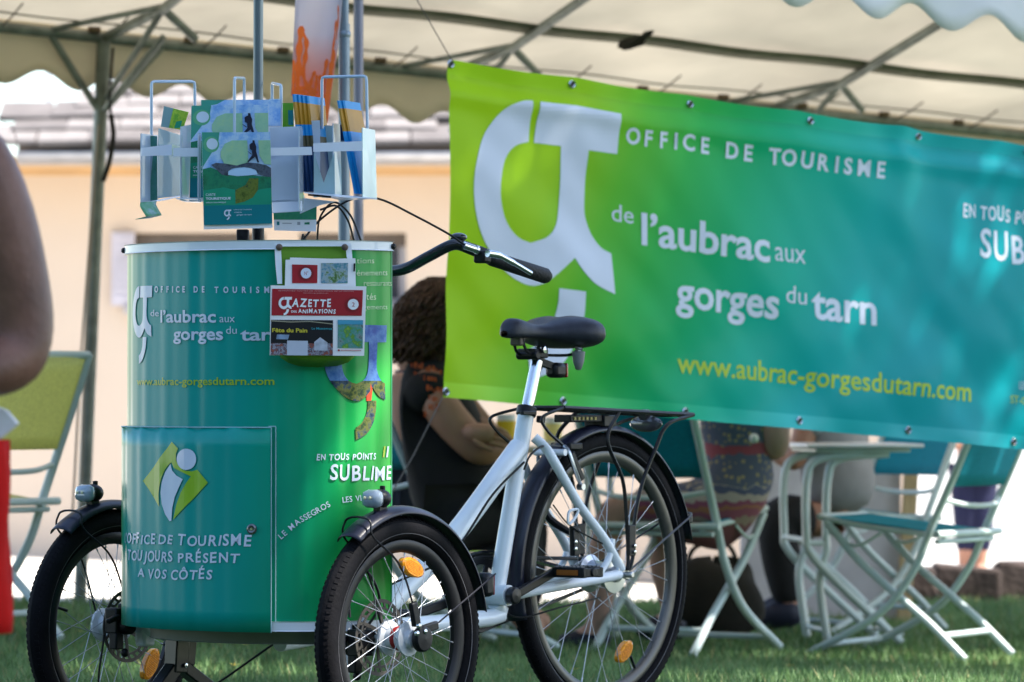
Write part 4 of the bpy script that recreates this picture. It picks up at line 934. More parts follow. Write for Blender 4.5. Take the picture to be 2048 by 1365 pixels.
skin('shirt', J2, [['hem', 'wst', 'chs', 'nb'], ['chs', 's1', 'v1'], ['chs', 's2', 'v2']], mat('grey_linen', (.26, .25, .26), .9, bump=.2, bscale=20), p4, root='chs', disp=.03, dscale=.08)
skin('trousers', {k: up(k, .018) for k in ('h1', 'k1', 'a1', 'h2', 'k2', 'a2')}, [['h1', 'k1', 'a1'], ['h2', 'k2', 'a2']], BLK, p4, root=['h1', 'h2'])
mb = MB(); mb.ball(at(1640, 690, Y4), (.09, .10, .10), 16, 10); mb.build('hair', HB, p4, w=True, smooth=80)
face(p4, J['hd'][0], (-1, 0, 0), .085, SKIN)
for a, b in ((J['a1'][0], J['t1'][0]), (J['a2'][0], J['t2'][0])):
    mb = MB(); mb.tube([a+Vector((.04, 0, -.03)), a+Vector((0, 0, -.02)), a.lerp(b, .6), b, b+(b-a)*.3-Vector((0, 0, .004))], [.030, .056, .052, .048, .018], 12); mb.build('shoe', SHOE, p4, w=True, smooth=80)
# 5: far person in blue trousers
Y5 = 22.0
p5 = thing('person', 'distant standing person in dark blue trousers seen behind the furthest right chair', 'person', tuple(at(1945, 1165, Y5)))
J = {'pel': J_(1947, 905, Y5, (.14, .11)), 'wst': J_(1947, 850, Y5, (.12, .10)), 'chs': J_(1947, 740, Y5, (.15, .11)), 'nb': J_(1947, 685, Y5, .055), 'hd': J_(1947, 635, Y5, (.075, .09)), 'tp': J_(1947, 605, Y5, (.06, .07)),
     's1': J_(1900, 715, Y5, .052), 'e1': J_(1892, 820, Y5, .042), 'w1': J_(1915, 900, Y5-.08, .03), 's2': J_(1994, 715, Y5, .052), 'e2': J_(2002, 820, Y5, .042), 'w2': J_(1985, 895, Y5-.05, .03),
     'h1': J_(1930, 935, Y5, .085), 'k1': J_(1932, 1030, Y5-.02, .062), 'a1': J_(1930, 1140, Y5, .040), 't1': J_(1922, 1158, Y5-.14, .034), 'h2': J_(1966, 935, Y5, .085), 'k2': J_(1962, 1030, Y5-.02, .062), 'a2': J_(1958, 1140, Y5, .040), 't2': J_(1962, 1158, Y5-.14, .034)}
skin('body', thin(J), [['pel', 'wst', 'chs', 'nb', 'hd', 'tp'], ['chs', 's1', 'e1', 'w1'], ['chs', 's2', 'e2', 'w2'], ['pel', 'h1', 'k1', 'a1', 't1'], ['pel', 'h2', 'k2', 'a2', 't2']], SKIN, p5)
skin('trousers', {k: up(k, .016) for k in ('pel', 'h1', 'k1', 'h2', 'k2')} | {'a1': J_(1931, 1112, Y5, .055), 'a2': J_(1960, 1112, Y5, .055)}, [['pel', 'h1', 'k1', 'a1'], ['pel', 'h2', 'k2', 'a2']], mat('dark_blue_denim', (.008, .010, .038), .85), p5)
skin('shirt', {k: up(k, .014) for k in ('wst', 'chs', 's1', 's2')}, [['wst', 'chs'], ['chs', 's1'], ['chs', 's2']], mat('pale_teal_shirt', (.15, .28, .28), .85), p5, root='chs')
mb = MB()
for k in ('1', '2'): a, b = J['a'+k][0], J['t'+k][0]; mb.tube([a-Vector((0, 0, .03)), b, b+(b-a)*.3], [.045, .042, .02], 10)
mb.build('shoe', mat('grey_blue_shoe', (.12, .20, .24), .7), p5, w=True, smooth=80)
mb = MB(); mb.ball(at(1947, 620, Y5), (.09, .10, .10), 14, 10); mb.build('hair', HB, p5, w=True, smooth=80)
face(p5, J['hd'][0], (0, -1, 0), .085, SKIN)
# dark bag under the chairs
bgm = mat('dark_olive_bag', (.022, .019, .015), .8, var=.3, bump=.3, bscale=30)
q = gl(1425, 14.5); bgo = thing('bag', 'slouching dark olive bag on the grass under the chairs', 'bag', q)
mb = MB()
def bagf(u, v):
    a = 2*math.pi*u; t = math.sin(math.pi*min(.999, max(.001, v)))**.5; sq = .17+.02*math.sin(a*3+v*7); return Vector((sq*t*math.cos(a)*1.05, .09*t*math.sin(a), .02+.26*(1-math.cos(math.pi*v))/2+.02*math.sin(a*2)))
mb.grid(bagf, 24, 14); mb.build('bag_body', bgm, bgo, smooth=80)
mb = MB(); mb.tube(spline([(-.10, 0, .24), (-.06, 0, .33), (.05, 0, .34), (.10, 0, .24)], 6), .008, 8); mb.build('handle', bgm, bgo)
# ------------------------------------------------------------------ cargo trike (local: x = backwards, y = away from the camera side, z up)
ANG = math.atan2(.789, .614); M0 = Vector((-.5566, 8.750, 0))
XD = Vector((math.cos(ANG), math.sin(ANG), 0)); YD = Vector((-math.sin(ANG), math.cos(ANG), 0))
trike = thing('cargo_tricycle', 'white cargo tricycle with a green curved tourist office box between its two front wheels', 'tricycle', tuple(M0), ANG)
def TL(px, py, c=0.0):
    """local point on the plane y=c seen at the pixel"""
    k = (px-1024)/F; den = k*YD.x + YD.y; Y = (c + M0.dot(YD))/den; p = Vector((k*Y, Y, 0))
    return Vector(((p-M0).dot(XD), c, EYE+(HZ-py)*Y/F))
def part(mb, name, m, parent=None, **k): return mb.build(name, m, parent if parent is not None else trike, **k)
# wheels -------------------------------------------------------------
spoke_cache = {}
def wheel(cx, cy, Rr, tw, hubr, hubw, side, name_hub, n_sp, sp_in=0, hubmat=None):
    """side: -1 = outside faces the camera"""
    r0 = Rr - tw
    rim_r = r0 - .004
    mb = MB(); mb.lathe([(rim_r+.004, -.012), (rim_r+.004, .012), (rim_r-.003, .014), (rim_r-.016, .011), (rim_r-.022, .005), (rim_r-.022, -.005), (rim_r-.016, -.011), (rim_r-.003, -.014), (rim_r+.004, -.012)], (0, 0, 0), (0, 1, 0), 72)
    wh = part(mb, 'wheel', mat('black_rim', (.008, .008, .010), .4, .0, var=.1) if sp_in == 0 else mat('dull_silver_rim', (.09, .088, .082), .35, .6, var=.1)); wh.location = (cx, cy, Rr)
    wh['label'] = ['near front wheel with amber reflector at the top', 'far front wheel left of the green box', 'larger rear wheel under the luggage rack'][0 if (sp_in == 0 and cy < 0) else 1 if sp_in == 0 else 2]
    mb = MB(); pr = []
    cc = Rr - tw*.5; hw = tw*.5
    for k in range(17):
        a = 2*math.pi*k/16; rr = tw*.5*(1.02 if abs(math.sin(a)) < .9 else 1)
        pr.append((cc+rr*math.cos(a)*1.0, rr*math.sin(a)*.92))
    mb.lathe(pr, (0, 0, 0), (0, 1, 0), 96); part(mb, 'tyre', RUBBER, wh, smooth=80)
    # tread blocks: shallow shoulder ribs
    mb = MB()
    for k in range(120):
        a = 2*math.pi*k/120
        for s in (-1, 1):
            rr = cc + hw*math.cos(R(38))*1.0; ctr = Vector((rr*math.cos(a), s*hw*.92*math.sin(R(38)), rr*math.sin(a))); t = Vector((-math.sin(a), 0, math.cos(a))); rad = Vector((math.cos(a), 0, math.sin(a)))
            q = (rad*math.cos(R(38))+Vector((0, s*math.sin(R(38)), 0))); e = t.cross(q)
            mb.box(ctr+q*.0004, (.007, .009, .0016), Matrix((t, e, q)).transposed())
    o = part(mb, 'tread', RUBBER, wh, smooth=0); o['kind'] = 'stuff'
    # reflective line on the side wall
    mb = MB()
    for s in (-1, 1): mb.lathe([(cc-hw*.43, s*hw*.86), (cc-hw*.485, s*hw*.84)], (0, s*.0010, 0), (0, 1, 0), 80)
    part(mb, 'reflective_line', mat('reflective_grey_line', (.10, .10, .11), .5), wh, smooth=80)
    HM = hubmat or mat('white_hub', (.62, .64, .66), .3, .1, var=.1)
    mb = MB(); mb.lathe([(.010, -hubw/2-.012), (.018, -hubw/2-.010), (.020, -hubw/2), (hubr, -hubw/2+.002), (hubr, -hubw/2+.008), (hubr*.72, -hubw/2+.014), (hubr*.62, 0), (hubr*.72, hubw/2-.014), (hubr, hubw/2-.008), (hubr, hubw/2-.002), (.020, hubw/2), (.018, hubw/2+.01), (.010, hubw/2+.012)], (0, 0, 0), (0, 1, 0), 28); part(mb, 'hub', HM, wh, smooth=35)
    key = (Rr, hubr)
    for k in range(n_sp):
        s = -1 if k % 2 else 1; a = 2*math.pi*(k+.5)/n_sp; cross = 1 if (k//2) % 2 else -1
        b = a + cross*R(62); P0 = Vector((hubr*.93*math.cos(b), s*(hubw/2-.005), hubr*.93*math.sin(b))); P1 = Vector(((rim_r-.020)*math.cos(a), s*.002, (rim_r-.020)*math.sin(a)))
        mb = MB(); mb.tube([P0, P0.lerp(P1, .94)], .0009, 5); mb.tube([P0.lerp(P1, .94), P1], .0018, 5); part(mb, 'spoke', mat('bright_steel_spoke', (.42, .44, .48), .42, .9, var=.05), wh, smooth=80)
    # valve
    mb = MB(); a = R(165) if cy > 0 else R(300); d = Vector((math.cos(a), 0, math.sin(a))); mb.tube([d*(rim_r-.02), d*(rim_r-.055)], .0035, 8); part(mb, 'valve', BLACKP, wh)
    return wh
RF = .254; RR = .335; LW = 1.253
wn = wheel(0, -.4075, RF, .050, .036, .062, -1, 'hub', 32)
wf = wheel(0, .4075, RF, .050, .036, .062, 1, 'hub', 32)
wr_ = wheel(LW, 0, RR, .044, .045, .080, -1, 'hub', 32, sp_in=1, hubmat=mat('silver_gear_hub', (.60, .61, .62), .3, .85, var=.15))
# tread lettering on the near tyre is worn; brand ignored. hub details
mb = MB(); mb.lathe([(.0235, -.006), (.0255, 0), (.0235, .006)], (0, 0, 0), (0, 1, 0), 20); part(mb, 'red_hub_ring', mat('red_ring', (.35, .02, .02), .4), wn)
def reflector(wh, px, py, c, rx, rz, tilt):
    p = TL(px, py, c)-Vector(wh.location); mb = MB(); M = Matrix.Rotation(R(tilt), 3, 'Y')
    vs = []
    for s, off in ((1, -.006), (.86, -.009)):
        for k in range(28):
            a = 2*math.pi*k/28; vs.append(p + M @ Vector((rx*s*math.cos(a), off, rz*s*math.sin(a))))
    for k in range(28): a = 2*math.pi*k/28; vs.append(p + M @ Vector((rx*math.cos(a), .006, rz*math.sin(a))))
    fs = [(k, (k+1) % 28, 28+(k+1) % 28, 28+k) for k in range(28)] + [tuple(range(55, 27, -1))] + [(56+k, 56+(k+1) % 28, (k+1) % 28, k) for k in range(28)] + [tuple(range(56, 84))]
    mb.add(vs, fs); r = part(mb, 'reflector', ORANGE, wh, smooth=30)
    mb = MB()
    for q in range(-7, 8):
        for w_ in range(-4, 5):
            if (q/7.5)**2+(w_/4.6)**2 < .75: mb.ball(p + M @ Vector((rx*q/8.5, -.0092, rz*w_/5.4)), (.0016, .0012, .0016), 5, 3)
    o = part(mb, 'lens_beads', ORANGE, r, smooth=0); o['kind'] = 'stuff'
reflector(wn, 822, 1135, -.4075, .037, .0185, 22)
reflector(wf, 300, 1328, .4075, .038, .020, -58)
reflector(wr_, 1247, 1303, 0, .034, .019, -38)
# brake discs with calipers (inner sides of the front wheels)
for wh, s in ((wn, 1), (wf, -1)):
    mb = MB(); y = s*.050; n = 60; vs = []
    holes = 20
    # ring with radial holes: strips
    mb.lathe([(.080, y-.001), (.080, y+.001), (.0725, y+.001), (.0725, y-.001), (.080, y-.001)], (0, 0, 0), (0, 1, 0), 60)
    mb.lathe([(.064, y-.001), (.064, y+.001), (.059, y+.001), (.059, y-.001), (.064, y-.001)], (0, 0, 0), (0, 1, 0), 60)
    for k in range(24):
        a = 2*math.pi*k/24; mb.bar((.063*math.cos(a), y, .063*math.sin(a)), (.074*math.cos(a+.09), y, .074*math.sin(a+.09)), .002, .006, (math.cos(a+1.57), 0, math.sin(a+1.57)))
    for k in range(6):
        a = 2*math.pi*k/6; mb.bar((.018*math.cos(a), y, .018*math.sin(a)), (.060*math.cos(a+.5), y, .060*math.sin(a+.5)), .002, .008, (math.cos(a+1.57), 0, math.sin(a+1.57)))
    part(mb, 'brake_disc', mat('brake_disc_steel', (.075, .068, .06), .5, .4), wh, smooth=30)
    yc = (wh.location.y) + s*.072; sg = 1
    mb = MB(); base = Vector((-.035, yc, RF-.01)) if s > 0 else Vector((-.055, yc, RF+.015))
    mb.box(base, (.05, .036, .055)); mb.box(base+Vector((.015, s*.012, .022)), (.04, .02, .03)); mb.lathe([(0, -.02), (.017, -.018), (.019, 0), (.017, .012), (.0, .014)], base+Vector((.0, s*.022, -.012)), (0, 1, 0), 14)
    mb.lathe([(0, -.02), (.013, -.018), (.015, 0), (.012, .012), (.0, .014)], base+Vector((.022, s*.020, .020)), (0, 1, 0), 12); mb.bar(base+Vector((-.02, s*.02, .01)), base+Vector((-.055, s*.02, .0)), .012, .012); mb.box(base+Vector((-.012, s*.006, -.042)), (.024, .022, .04)); mb.ball(base+Vector((.005, s*.015, -.07)), .010, 8, 6)
    ca = part(mb, 'brake_caliper', BLACKP, bevel=.003)
    for dx, dz in ((-.018, .01), (.012, -.02), (.022, .02)): mb = MB(); mb.lathe([(0, 0), (.0045, 0), (.0045, .005), (0, .006)], base+Vector((dx, -.032 if s < 0 else -.020, dz)), (0, -1, 0), 8); part(mb, 'bolt', CHROME, ca)
    # stub axle block / kingpin
    mb = MB(); y0 = s*-.34*-1 if False else (wh.location.y + s*.045); mb.tube([(0, wh.location.y+s*.03, RF), (0, wh.location.y+s*.16, RF)], .014, 12); mb.box((0, wh.location.y+s*.10, RF), (.035, .03, .085)); part(mb, 'stub_axle', WHITE, bevel=.006)
# axle nut assembly and fender stay clamps on the near wheel's outer side
mb = MB(); c0 = Vector((0, -.4075-.045, RF)); mb.lathe([(.0, -.012), (.026, -.010), (.028, 0), (.026, .006), (0, .008)], c0+Vector((.01, -.008, .0)), (0, 1, 0), 20)
mb.bar(TL(826, 1205, -.455), TL(833, 1252, -.455), .012, .020, (1, 0, 0)); mb.bar(TL(838, 1262, -.462), TL(874, 1250, -.462), .012, .018)
stayb = part(mb, 'axle_clamp', BLACKP, bevel=.003)
for px, py in ((832, 1267), (848, 1263), (836, 1252)): mb = MB(); mb.lathe([(0, 0), (.0058, 0), (.0058, .005), (.003, .007), (0, .007)], TL(px, py, -.468), (0, -1, 0), 10); part(mb, 'bolt', CHROME, stayb)
# fenders --------------------------------------------------------------
FEN = mat('blue_black_fender', (.012, .013, .026), .36, var=.25, coat=.15, bump=.05, bscale=60)
def fender(cx, cy, Rw, a0, a1, w, label=None):
    mb = MB()
    def f_(u, v):
        a = a0+(a1-a0)*u; q = (v-.5)*2; rr = Rw+.020-.010*q*q - (.006*abs(q)**6); 
        return Vector((cx+rr*math.cos(a), cy+q*w/2, Rw+rr*math.sin(a)))
    mb.grid(f_, 60, 12); return part(mb, 'fender', FEN, solid=.0025, smooth=80, label=label)
# angles: 0 = backwards, pi = forwards, pi/2 up
fa_n = fender(0, -.4075, RF, R(128), R(10), .062); fa_f = fender(0, .4075, RF, R(128), R(10), .062)
fa_r = fender(LW, 0, RR, R(196), R(12), .056)
def wire(P, r=.0022, name='fender_stay', m=None, parent=None, n=8, world=False):
    mb = MB(); mb.tube(spline(P, n), r, 6); return part(mb, name, m or BLACKP, parent)
for cy, fe in ((-.4075, fa_n), (.4075, fa_f)):
    s = -1
    a = R(118); rr = RF+.026
    top = Vector((rr*math.cos(a), cy, RF+rr*math.sin(a)))
    for q in (-1, 1):
        wire([Vector((0.006 if q < 0 else 0, cy+q*.048, RF+.03)), Vector((-.05, cy+q*.047, RF+.15)), top+Vector((.004, q*.040, -.035)), top+Vector((0, q*.034, -.004)), top+Vector((0, q*.020, .005)), top+Vector((0, 0, .007))], .0024, parent=None)
    wire([Vector((.03, cy-.048, RF+.01)), Vector((RF+.028, cy-.034, RF+.125))], .0018, m=mat('dull_dark_wire', (.02, .02, .028), .8), n=3)
    # headlamp on the mudguard
    a = R(103); lp = Vector(((RF+.044)*math.cos(a)-.005, cy, RF+(RF+.044)*math.sin(a)))
    mb = MB(); mb.ball(lp+Vector((.012, 0, 0)), (.024, .024, .020), 14, 10); mb.box(lp+Vector((.012, 0, -.020)), (.022, .018, .022)); mb.lathe([(0, 0), (.006, 0), (.006, .008), (0, .009)], lp+Vector((.02, 0, .018)), (0, 0, 1), 10); hl = part(mb, 'headlight', BLACKP, smooth=60)
    mb = MB(); mb.box(lp+Vector((-.012, 0, .0)), (.028, .050, .038), Matrix.Rotation(R(4), 3, 'Y')); part(mb, 'lens', mat('lamp_lens', (.28, .34, .40), .06, var=.1, scale=80, coat=1), hl, smooth=60, bevel=.0135)
    mb = MB(); 
    for q in (-1, 1): mb.ball(lp+Vector((-.0295, q*.007, .002)), (.002, .0035, .0035), 8, 6)
    part(mb, 'led', mat('pale_yellow_led', (.8, .75, .45), .3), hl)
    # rear lamp behind the mudguard
    rb = Vector((RF+.045, cy+.01, RF+.10)); mb = MB(); mb.box(rb, (.036, .034, .052)); bl = part(mb, 'rear_lamp', BLACKP, bevel=.010)
    mb = MB(); mb.box(rb+Vector((.0185, 0, 0)), (.004, .028, .044)); part(mb, 'red_lens', mat('red_lens', (.30, .01, .01), .2, coat=1), bl, bevel=.002)
# clips on the rear fender
rb = Vector((LW+(RR+.03)*math.cos(R(20)), 0, RR+(RR+.03)*math.sin(R(20)))); mb = MB(); mb.box(rb, (.024, .03, .03)); bl = part(mb, 'rear_reflector_housing', BLACKP, bevel=.006)
for q in (-1, 1): wire([Vector((LW+.01, q*.062, RR+.0)), Vector((LW+(RR+.016)*math.cos(R(22)), q*.03, RR+(RR+.016)*math.sin(R(22))))], .0026, m=mat('dark_steel_wire', (.10, .10, .12), .35, .6), n=3)
# frame ------------------------------------------------------------------
def tube(P, r, name='frame_tube', m=WHITE, n=16, parent=None, sp=0):
    mb = MB(); Q = spline(P, sp) if sp else P; mb.tube(Q, r, n); return part(mb, name, m, parent)
BB = TL(992, 1190); ST = TL(1052, 828); 
tube([BB, ST], .0195, 'seat_tube')
tube([TL(700, 1290), TL(785, 1200), TL(905, 1075), TL(1038, 895)], .0245, 'down_tube', sp=5)
tube([TL(560, 1285), TL(700, 1262), TL(978, 1236), BB-Vector((.0, 0, .02))], .020, 'lower_tube', sp=4)
tube([(0, -.30, RF), (0, .30, RF)], .021, 'front_axle_tube'); 
for y in (-.30, .30): tube([(0, y, RF), (-.03, y+(.02 if y < 0 else -.02), .275), (.22, 0, .262)], .014, 'axle_brace')
mb = MB(); mb.tube([BB+Vector((0, -.038, 0)), BB+Vector((0, .038, 0))], .024, 18); part(mb, 'bottom_bracket', WHITE)
HUBR = Vector((LW, 0, RR))
for s in (-1, 1):
    a = TL(1060, 875); a.y = s*.012
    k1 = TL(1112, 930, -.048); k1.y = s*.048; k2 = TL(1158, 1010, -.055); k2.y = s*.055; k3 = TL(1208, 1078, -.062); k3.y = s*.062; e = HUBR+Vector((-.012, s*.066, .012))
    tube([a, Vector(((a.x+k1.x)/2, s*.034, (a.z+k1.z)/2+.005)), k1, k2, k3, e], .0115, 'seat_stay', sp=5)
    m1 = TL(1085, 1178, -.05); m1.y = s*.05; m2 = TL(1185, 1160, -.062); m2.y = s*.062
    tube([BB+Vector((.01, s*.02, -.004)), m1, m2, HUBR+Vector((-.02, s*.066, .0)), ], .0125, 'chain_stay', sp=5)
    # gusset where the stay curls down in front of the hub
    g1 = HUBR+Vector((-.045, s*.064, .085)); g2 = HUBR+Vector((-.062, s*.064, .04)); g3 = HUBR+Vector((-.10, s*.062, -.002))
    tube([g1, g2+Vector((.004, 0, .0)), g3], .008, 'stay_gusset', sp=5)
    mb = MB(); mb.bar(HUBR+Vector((-.03, s*.068, .012)), HUBR+Vector((.016, s*.068, 0)), .008, .028); mb.tube([HUBR+Vector((0, s*.060, 0)), HUBR+Vector((0, s*.092, 0))], .0075, 12); part(mb, 'dropout', mat('silver_dropout', (.5, .51, .52), .3, .8), bevel=.002)
mb = MB(); mb.tube([TL(1100, 905)+Vector((0, -.045, 0)), TL(1100, 905)+Vector((0, .045, 0))], .008, 10); part(mb, 'stay_bridge', WHITE)
# saddle clamp + post
mb = MB(); d = (ST-BB).normalized(); mb.lathe([(.0195, -.012), (.0235, -.010), (.0235, .010), (.0195, .012)], ST+d*.006, d, 18); mb.bar(ST+Vector((-.05, -.026, .002)), ST+Vector((.004, -.024, .002)), .010, .010); mb.bar(ST+Vector((.02, -.022, -.012)), ST+Vector((.036, -.022, -.014)), .016, .016); part(mb, 'seat_clamp', BLACKP, bevel=.002)
SP = TL(1074, 722); mb = MB(); mb.tube([ST, SP], .0138, 16); part(mb, 'seat_post', CHROME)
# saddle
SC = TL(1080, 668)
def sad(u, v):
    # u along length (0 nose .. 1 tail), v around
    L_ = .272; x = -L_*.50 + L_*u; wd = .030+.082*smooth(.30, .82, u)*(1-.10*smooth(.92, 1, u)); wd *= math.sqrt(max(0, 1-(2*max(0, .16-u)/.34)**2))*math.sqrt(max(0.0, 1-(max(0, u-.88)/.125)**2))
    top = .030 + .014*math.exp(-((u-.78)/.25)**2) + .005*math.exp(-((u-.12)/.12)**2) - .010*math.exp(-((u-.42)/.16)**2); bot = -.012 - .022*smooth(.3, .85, u)
    k = (1-(2*max(0, .13-u)/.30)**2)
    if u > .88: e = math.sqrt(max(0, 1-((u-.88)/.125)**2)); top = top*e + (1-e)*.0; bot = bot*e
    if u < .10: e = math.sqrt(max(0, 1-((.10-u)/.105)**2)); top = top*e - .006*(1-e); bot = bot*e-.006*(1-e)
    a = 2*math.pi*v; cs, sn = math.cos(a), math.sin(a)
    y = wd*math.copysign(abs(cs)**.8, cs); z = (top if sn > 0 else -bot)*math.copysign(abs(sn)**.75, sn)
    if sn > 0: z -= .004*math.exp(-(y/.012)**2)*smooth(.3, .5, u)
    return SC+Vector((x, y, z))
mb = MB(); mb.grid(sad, 36, 28); sd_o = part(mb, 'saddle', mat('black_saddle_vinyl', (.022, .024, .034), .42, var=.2, scale=60, bump=.12, bscale=300), smooth=80)
for s in (-1, 1):
    mb = MB(); mb.tube(spline([SC+Vector((-.085, s*.012, -.008)), SC+Vector((-.065, s*.016, -.045)), SC+Vector((.0, s*.022, -.050)), SC+Vector((.07, s*.04, -.048)), SC+Vector((.085, s*.055, -.030))], 6), .0035, 8); part(mb, 'saddle_rail', BLACKP, sd_o)
    mb = MB(); mb.tube([SC+Vector((.070+.001*math.sin(i), s*.06, -.030)) + Vector((.0, 0, -.0)) + Vector((.009*math.cos(i*.9), .009*math.sin(i*.9), -i*.0009)) for i in range(40)], .0022, 5); part(mb, 'spring', ALU, sd_o)
    mb = MB(); mb.lathe([(.0, -.030), (.007, -.028), (.013, -.010), (.016, .014), (.0, .016)], SC+Vector((.072, s*.058, -.055)), (0, 0, 1), 14); part(mb, 'elastomer', GREYP, sd_o, smooth=60)
mb = MB(); mb.box(SC+Vector((-.085, 0, -.016)), (.022, .03, .026)); part(mb, 'nose_bracket', mat('brown_grey_bracket', (.09, .07, .055), .5), sd_o, bevel=.004)
mb = MB(); mb.box(SC+Vector((-.028, 0, -.046)), (.05, .055, .022)); mb.tube([SC+Vector((-.045, -.03, -.050)), SC+Vector((-.045, .03, -.050))], .011, 12); part(mb, 'saddle_clamp', BLACKP, bevel=.003)
mb = MB(); mb.lathe([(0, 0), (.008, 0), (.008, .008), (0, .01)], SC+Vector((-.028, -.030, -.038)), (0, -1, 0), 12); part(mb, 'bolt', CHROME, sd_o)
LR = TL(1112, 741); mb = MB(); mb.box(LR, (.046, .034, .036)); lr = part(mb, 'saddle_lamp', BLACKP, bevel=.010); mb = MB(); mb.box(LR+Vector((.024, 0, 0)), (.008, .032, .034)); part(mb, 'red_lens', mat('red_lens', (1, 1, 1)), lr, bevel=.003); mb = MB(); mb.bar(LR+Vector((-.02, 0, .01)), SP+Vector((.0, 0, .0)), .016, .016); part(mb, 'lamp_bracket', BLACKP, lr)
# luggage rack -----------------------------------------------------------
r0 = TL(1085, 816); r1 = TL(1345, 830)
mb = MB(); 
for y in (-.062, .062): mb.tube([r0+Vector((0, y, 0)), r1+Vector((0, y, 0))], .0055, 8)
for f_ in (0, 1): q = r0.lerp(r1, f_); mb.tube([q+Vector((0, -.062, 0)), q+Vector((0, .062, 0))], .0055, 8)
for y in (-.022, .022): mb.bar(r0+Vector((0, y, 0)), r1+Vector((0, y, 0)), .010, .006)
rk = part(mb, 'luggage_rack', BLACKP)
for f_ in (.2, .42, .64, .86): q = r0.lerp(r1, f_); mb = MB(); mb.bar(q+Vector((0, -.060, -.004)), q+Vector((0, .060, -.004)), .014, .005, (0, 0, 1)); part(mb, 'crossbar', BLACKP, rk)
q = r0.lerp(r1, .30); mb = MB(); mb.box(q+Vector((0, 0, -.020)), (.16, .05, .018)); mb.box(q+Vector((.07, 0, -.026)), (.05, .06, .028)); fb = part(mb, 'spring_clip', BLACKP, rk, bevel=.003)
mb = MB()
for k in range(6): mb.box(q+Vector((-.065+.016*k, -.026, -.020)), (.007, .003, .007))
part(mb, 'clip_slots', mat('yellow_slot', (.45, .36, .12), .5), rk)
for s in (-1, 1):
    y = s*.075
    def P_(px, py): p = TL(px, py, -.075); p.y = y; return p
    wire([r0.lerp(r1, .42)+Vector((0, s*.062, 0)), P_(1215, 880), P_(1245, 960), P_(1253, 1040), P_(1256, 1110), HUBR+Vector((0, s*.076, .01))], .0048, 'rack_stay', parent=rk)
    wire([r1+Vector((0, s*.062, 0)), P_(1335, 850), P_(1310, 900), P_(1285, 965), P_(1270, 1035), P_(1266, 1110), HUBR+Vector((0.006, s*.076, .01))], .0048, 'rack_stay', parent=rk)
    wire([r0+Vector((0, s*.062, 0)), P_(1085, 835), P_(1095, 862), P_(1125, 890)], .0040, 'rack_stay', parent=rk)
    mb = MB(); a, b = P_(1262, 1050), P_(1262, 1112); mb.bar(a, b, .010, .026, (1, 0, 0)); pl = part(mb, 'stay_plate', BLACKP, rk, bevel=.002)
    for pz in (1092, 1104): mb = MB(); mb.lathe([(0, 0), (.0042, 0), (.0042, .004), (0, .005)], P_(1264, pz)+Vector((0, s*.006, 0)), (0, s, 0), 8); part(mb, 'bolt', CHROME, pl)
c = TL(1292, 848); mb = MB(); mb.ball(c, (.012, .048, .020), 18, 10); mb.bar(c+Vector((0, 0, .01)), c+Vector((-.01, 0, .03)), .02, .02); part(mb, 'rear_reflector', mat('smoky_reflector', (.08, .075, .08), .15, coat=1), rk, smooth=60)
# rim brake, lock
def PB(px, py, y): p = TL(px, py, -abs(y)); p.y = y; return p
for s in (-1, 1):
    mb = MB(); mb.tube(spline([PB(1128, 892, s*.030), PB(1138, 905, s*.045), PB(1150, 940, s*.052), PB(1162, 972, s*.046)], 4), .0045, 8); mb.lathe([(0, -.008), (.008, -.008), (.008, .008), (0, .008)], PB(1162, 974, s*.05), (0, 1, 0), 10); part(mb, 'brake_arm', ALU)
    mb = MB(); mb.bar(PB(1140, 905, s*.038), PB(1162, 960, s*.038), .016, .016, (1, 0, 0)); part(mb, 'brake_pad', BLACKP, bevel=.003)
mb = MB(); mb.box(TL(1133, 893), (.05, .06, .018)); part(mb, 'brake_bridge', BLACKP, bevel=.004)
mb = MB(); P = spline([PB(1140, 1022, -.065), PB(1156, 1020, -.066), PB(1150, 1036, -.066), PB(1138, 1048, -.065), PB(1136, 1034, -.064)], 4, True); mb.tube(P, .0034, 6, closed=True); part(mb, 'cable_hook', WHITE)
for y in (-.05,):
    mb = MB(); mb.bar(PB(1148, 1052, y), PB(1150, 1112, y), .014, .024, (1, 0, 0)); k_ = part(mb, 'shift_box', BLACKP, bevel=.003)
    for pz in (1084, 1098): mb = MB(); mb.lathe([(0, 0), (.0045, 0), (.0045, .004), (0, .005)], PB(1150, pz, y-.008), (0, -1, 0), 8); part(mb, 'bolt', CHROME, k_)
# dark lock and mudguard bracket seen behind
mb = MB(); mb.tube(spline([PB(1185, 900, .06), PB(1178, 930, .06), PB(1172, 975, .055), PB(1160, 1030, .05), PB(1152, 1075, .0)], 5), .009, 8); part(mb, 'frame_lock', BLACKP)
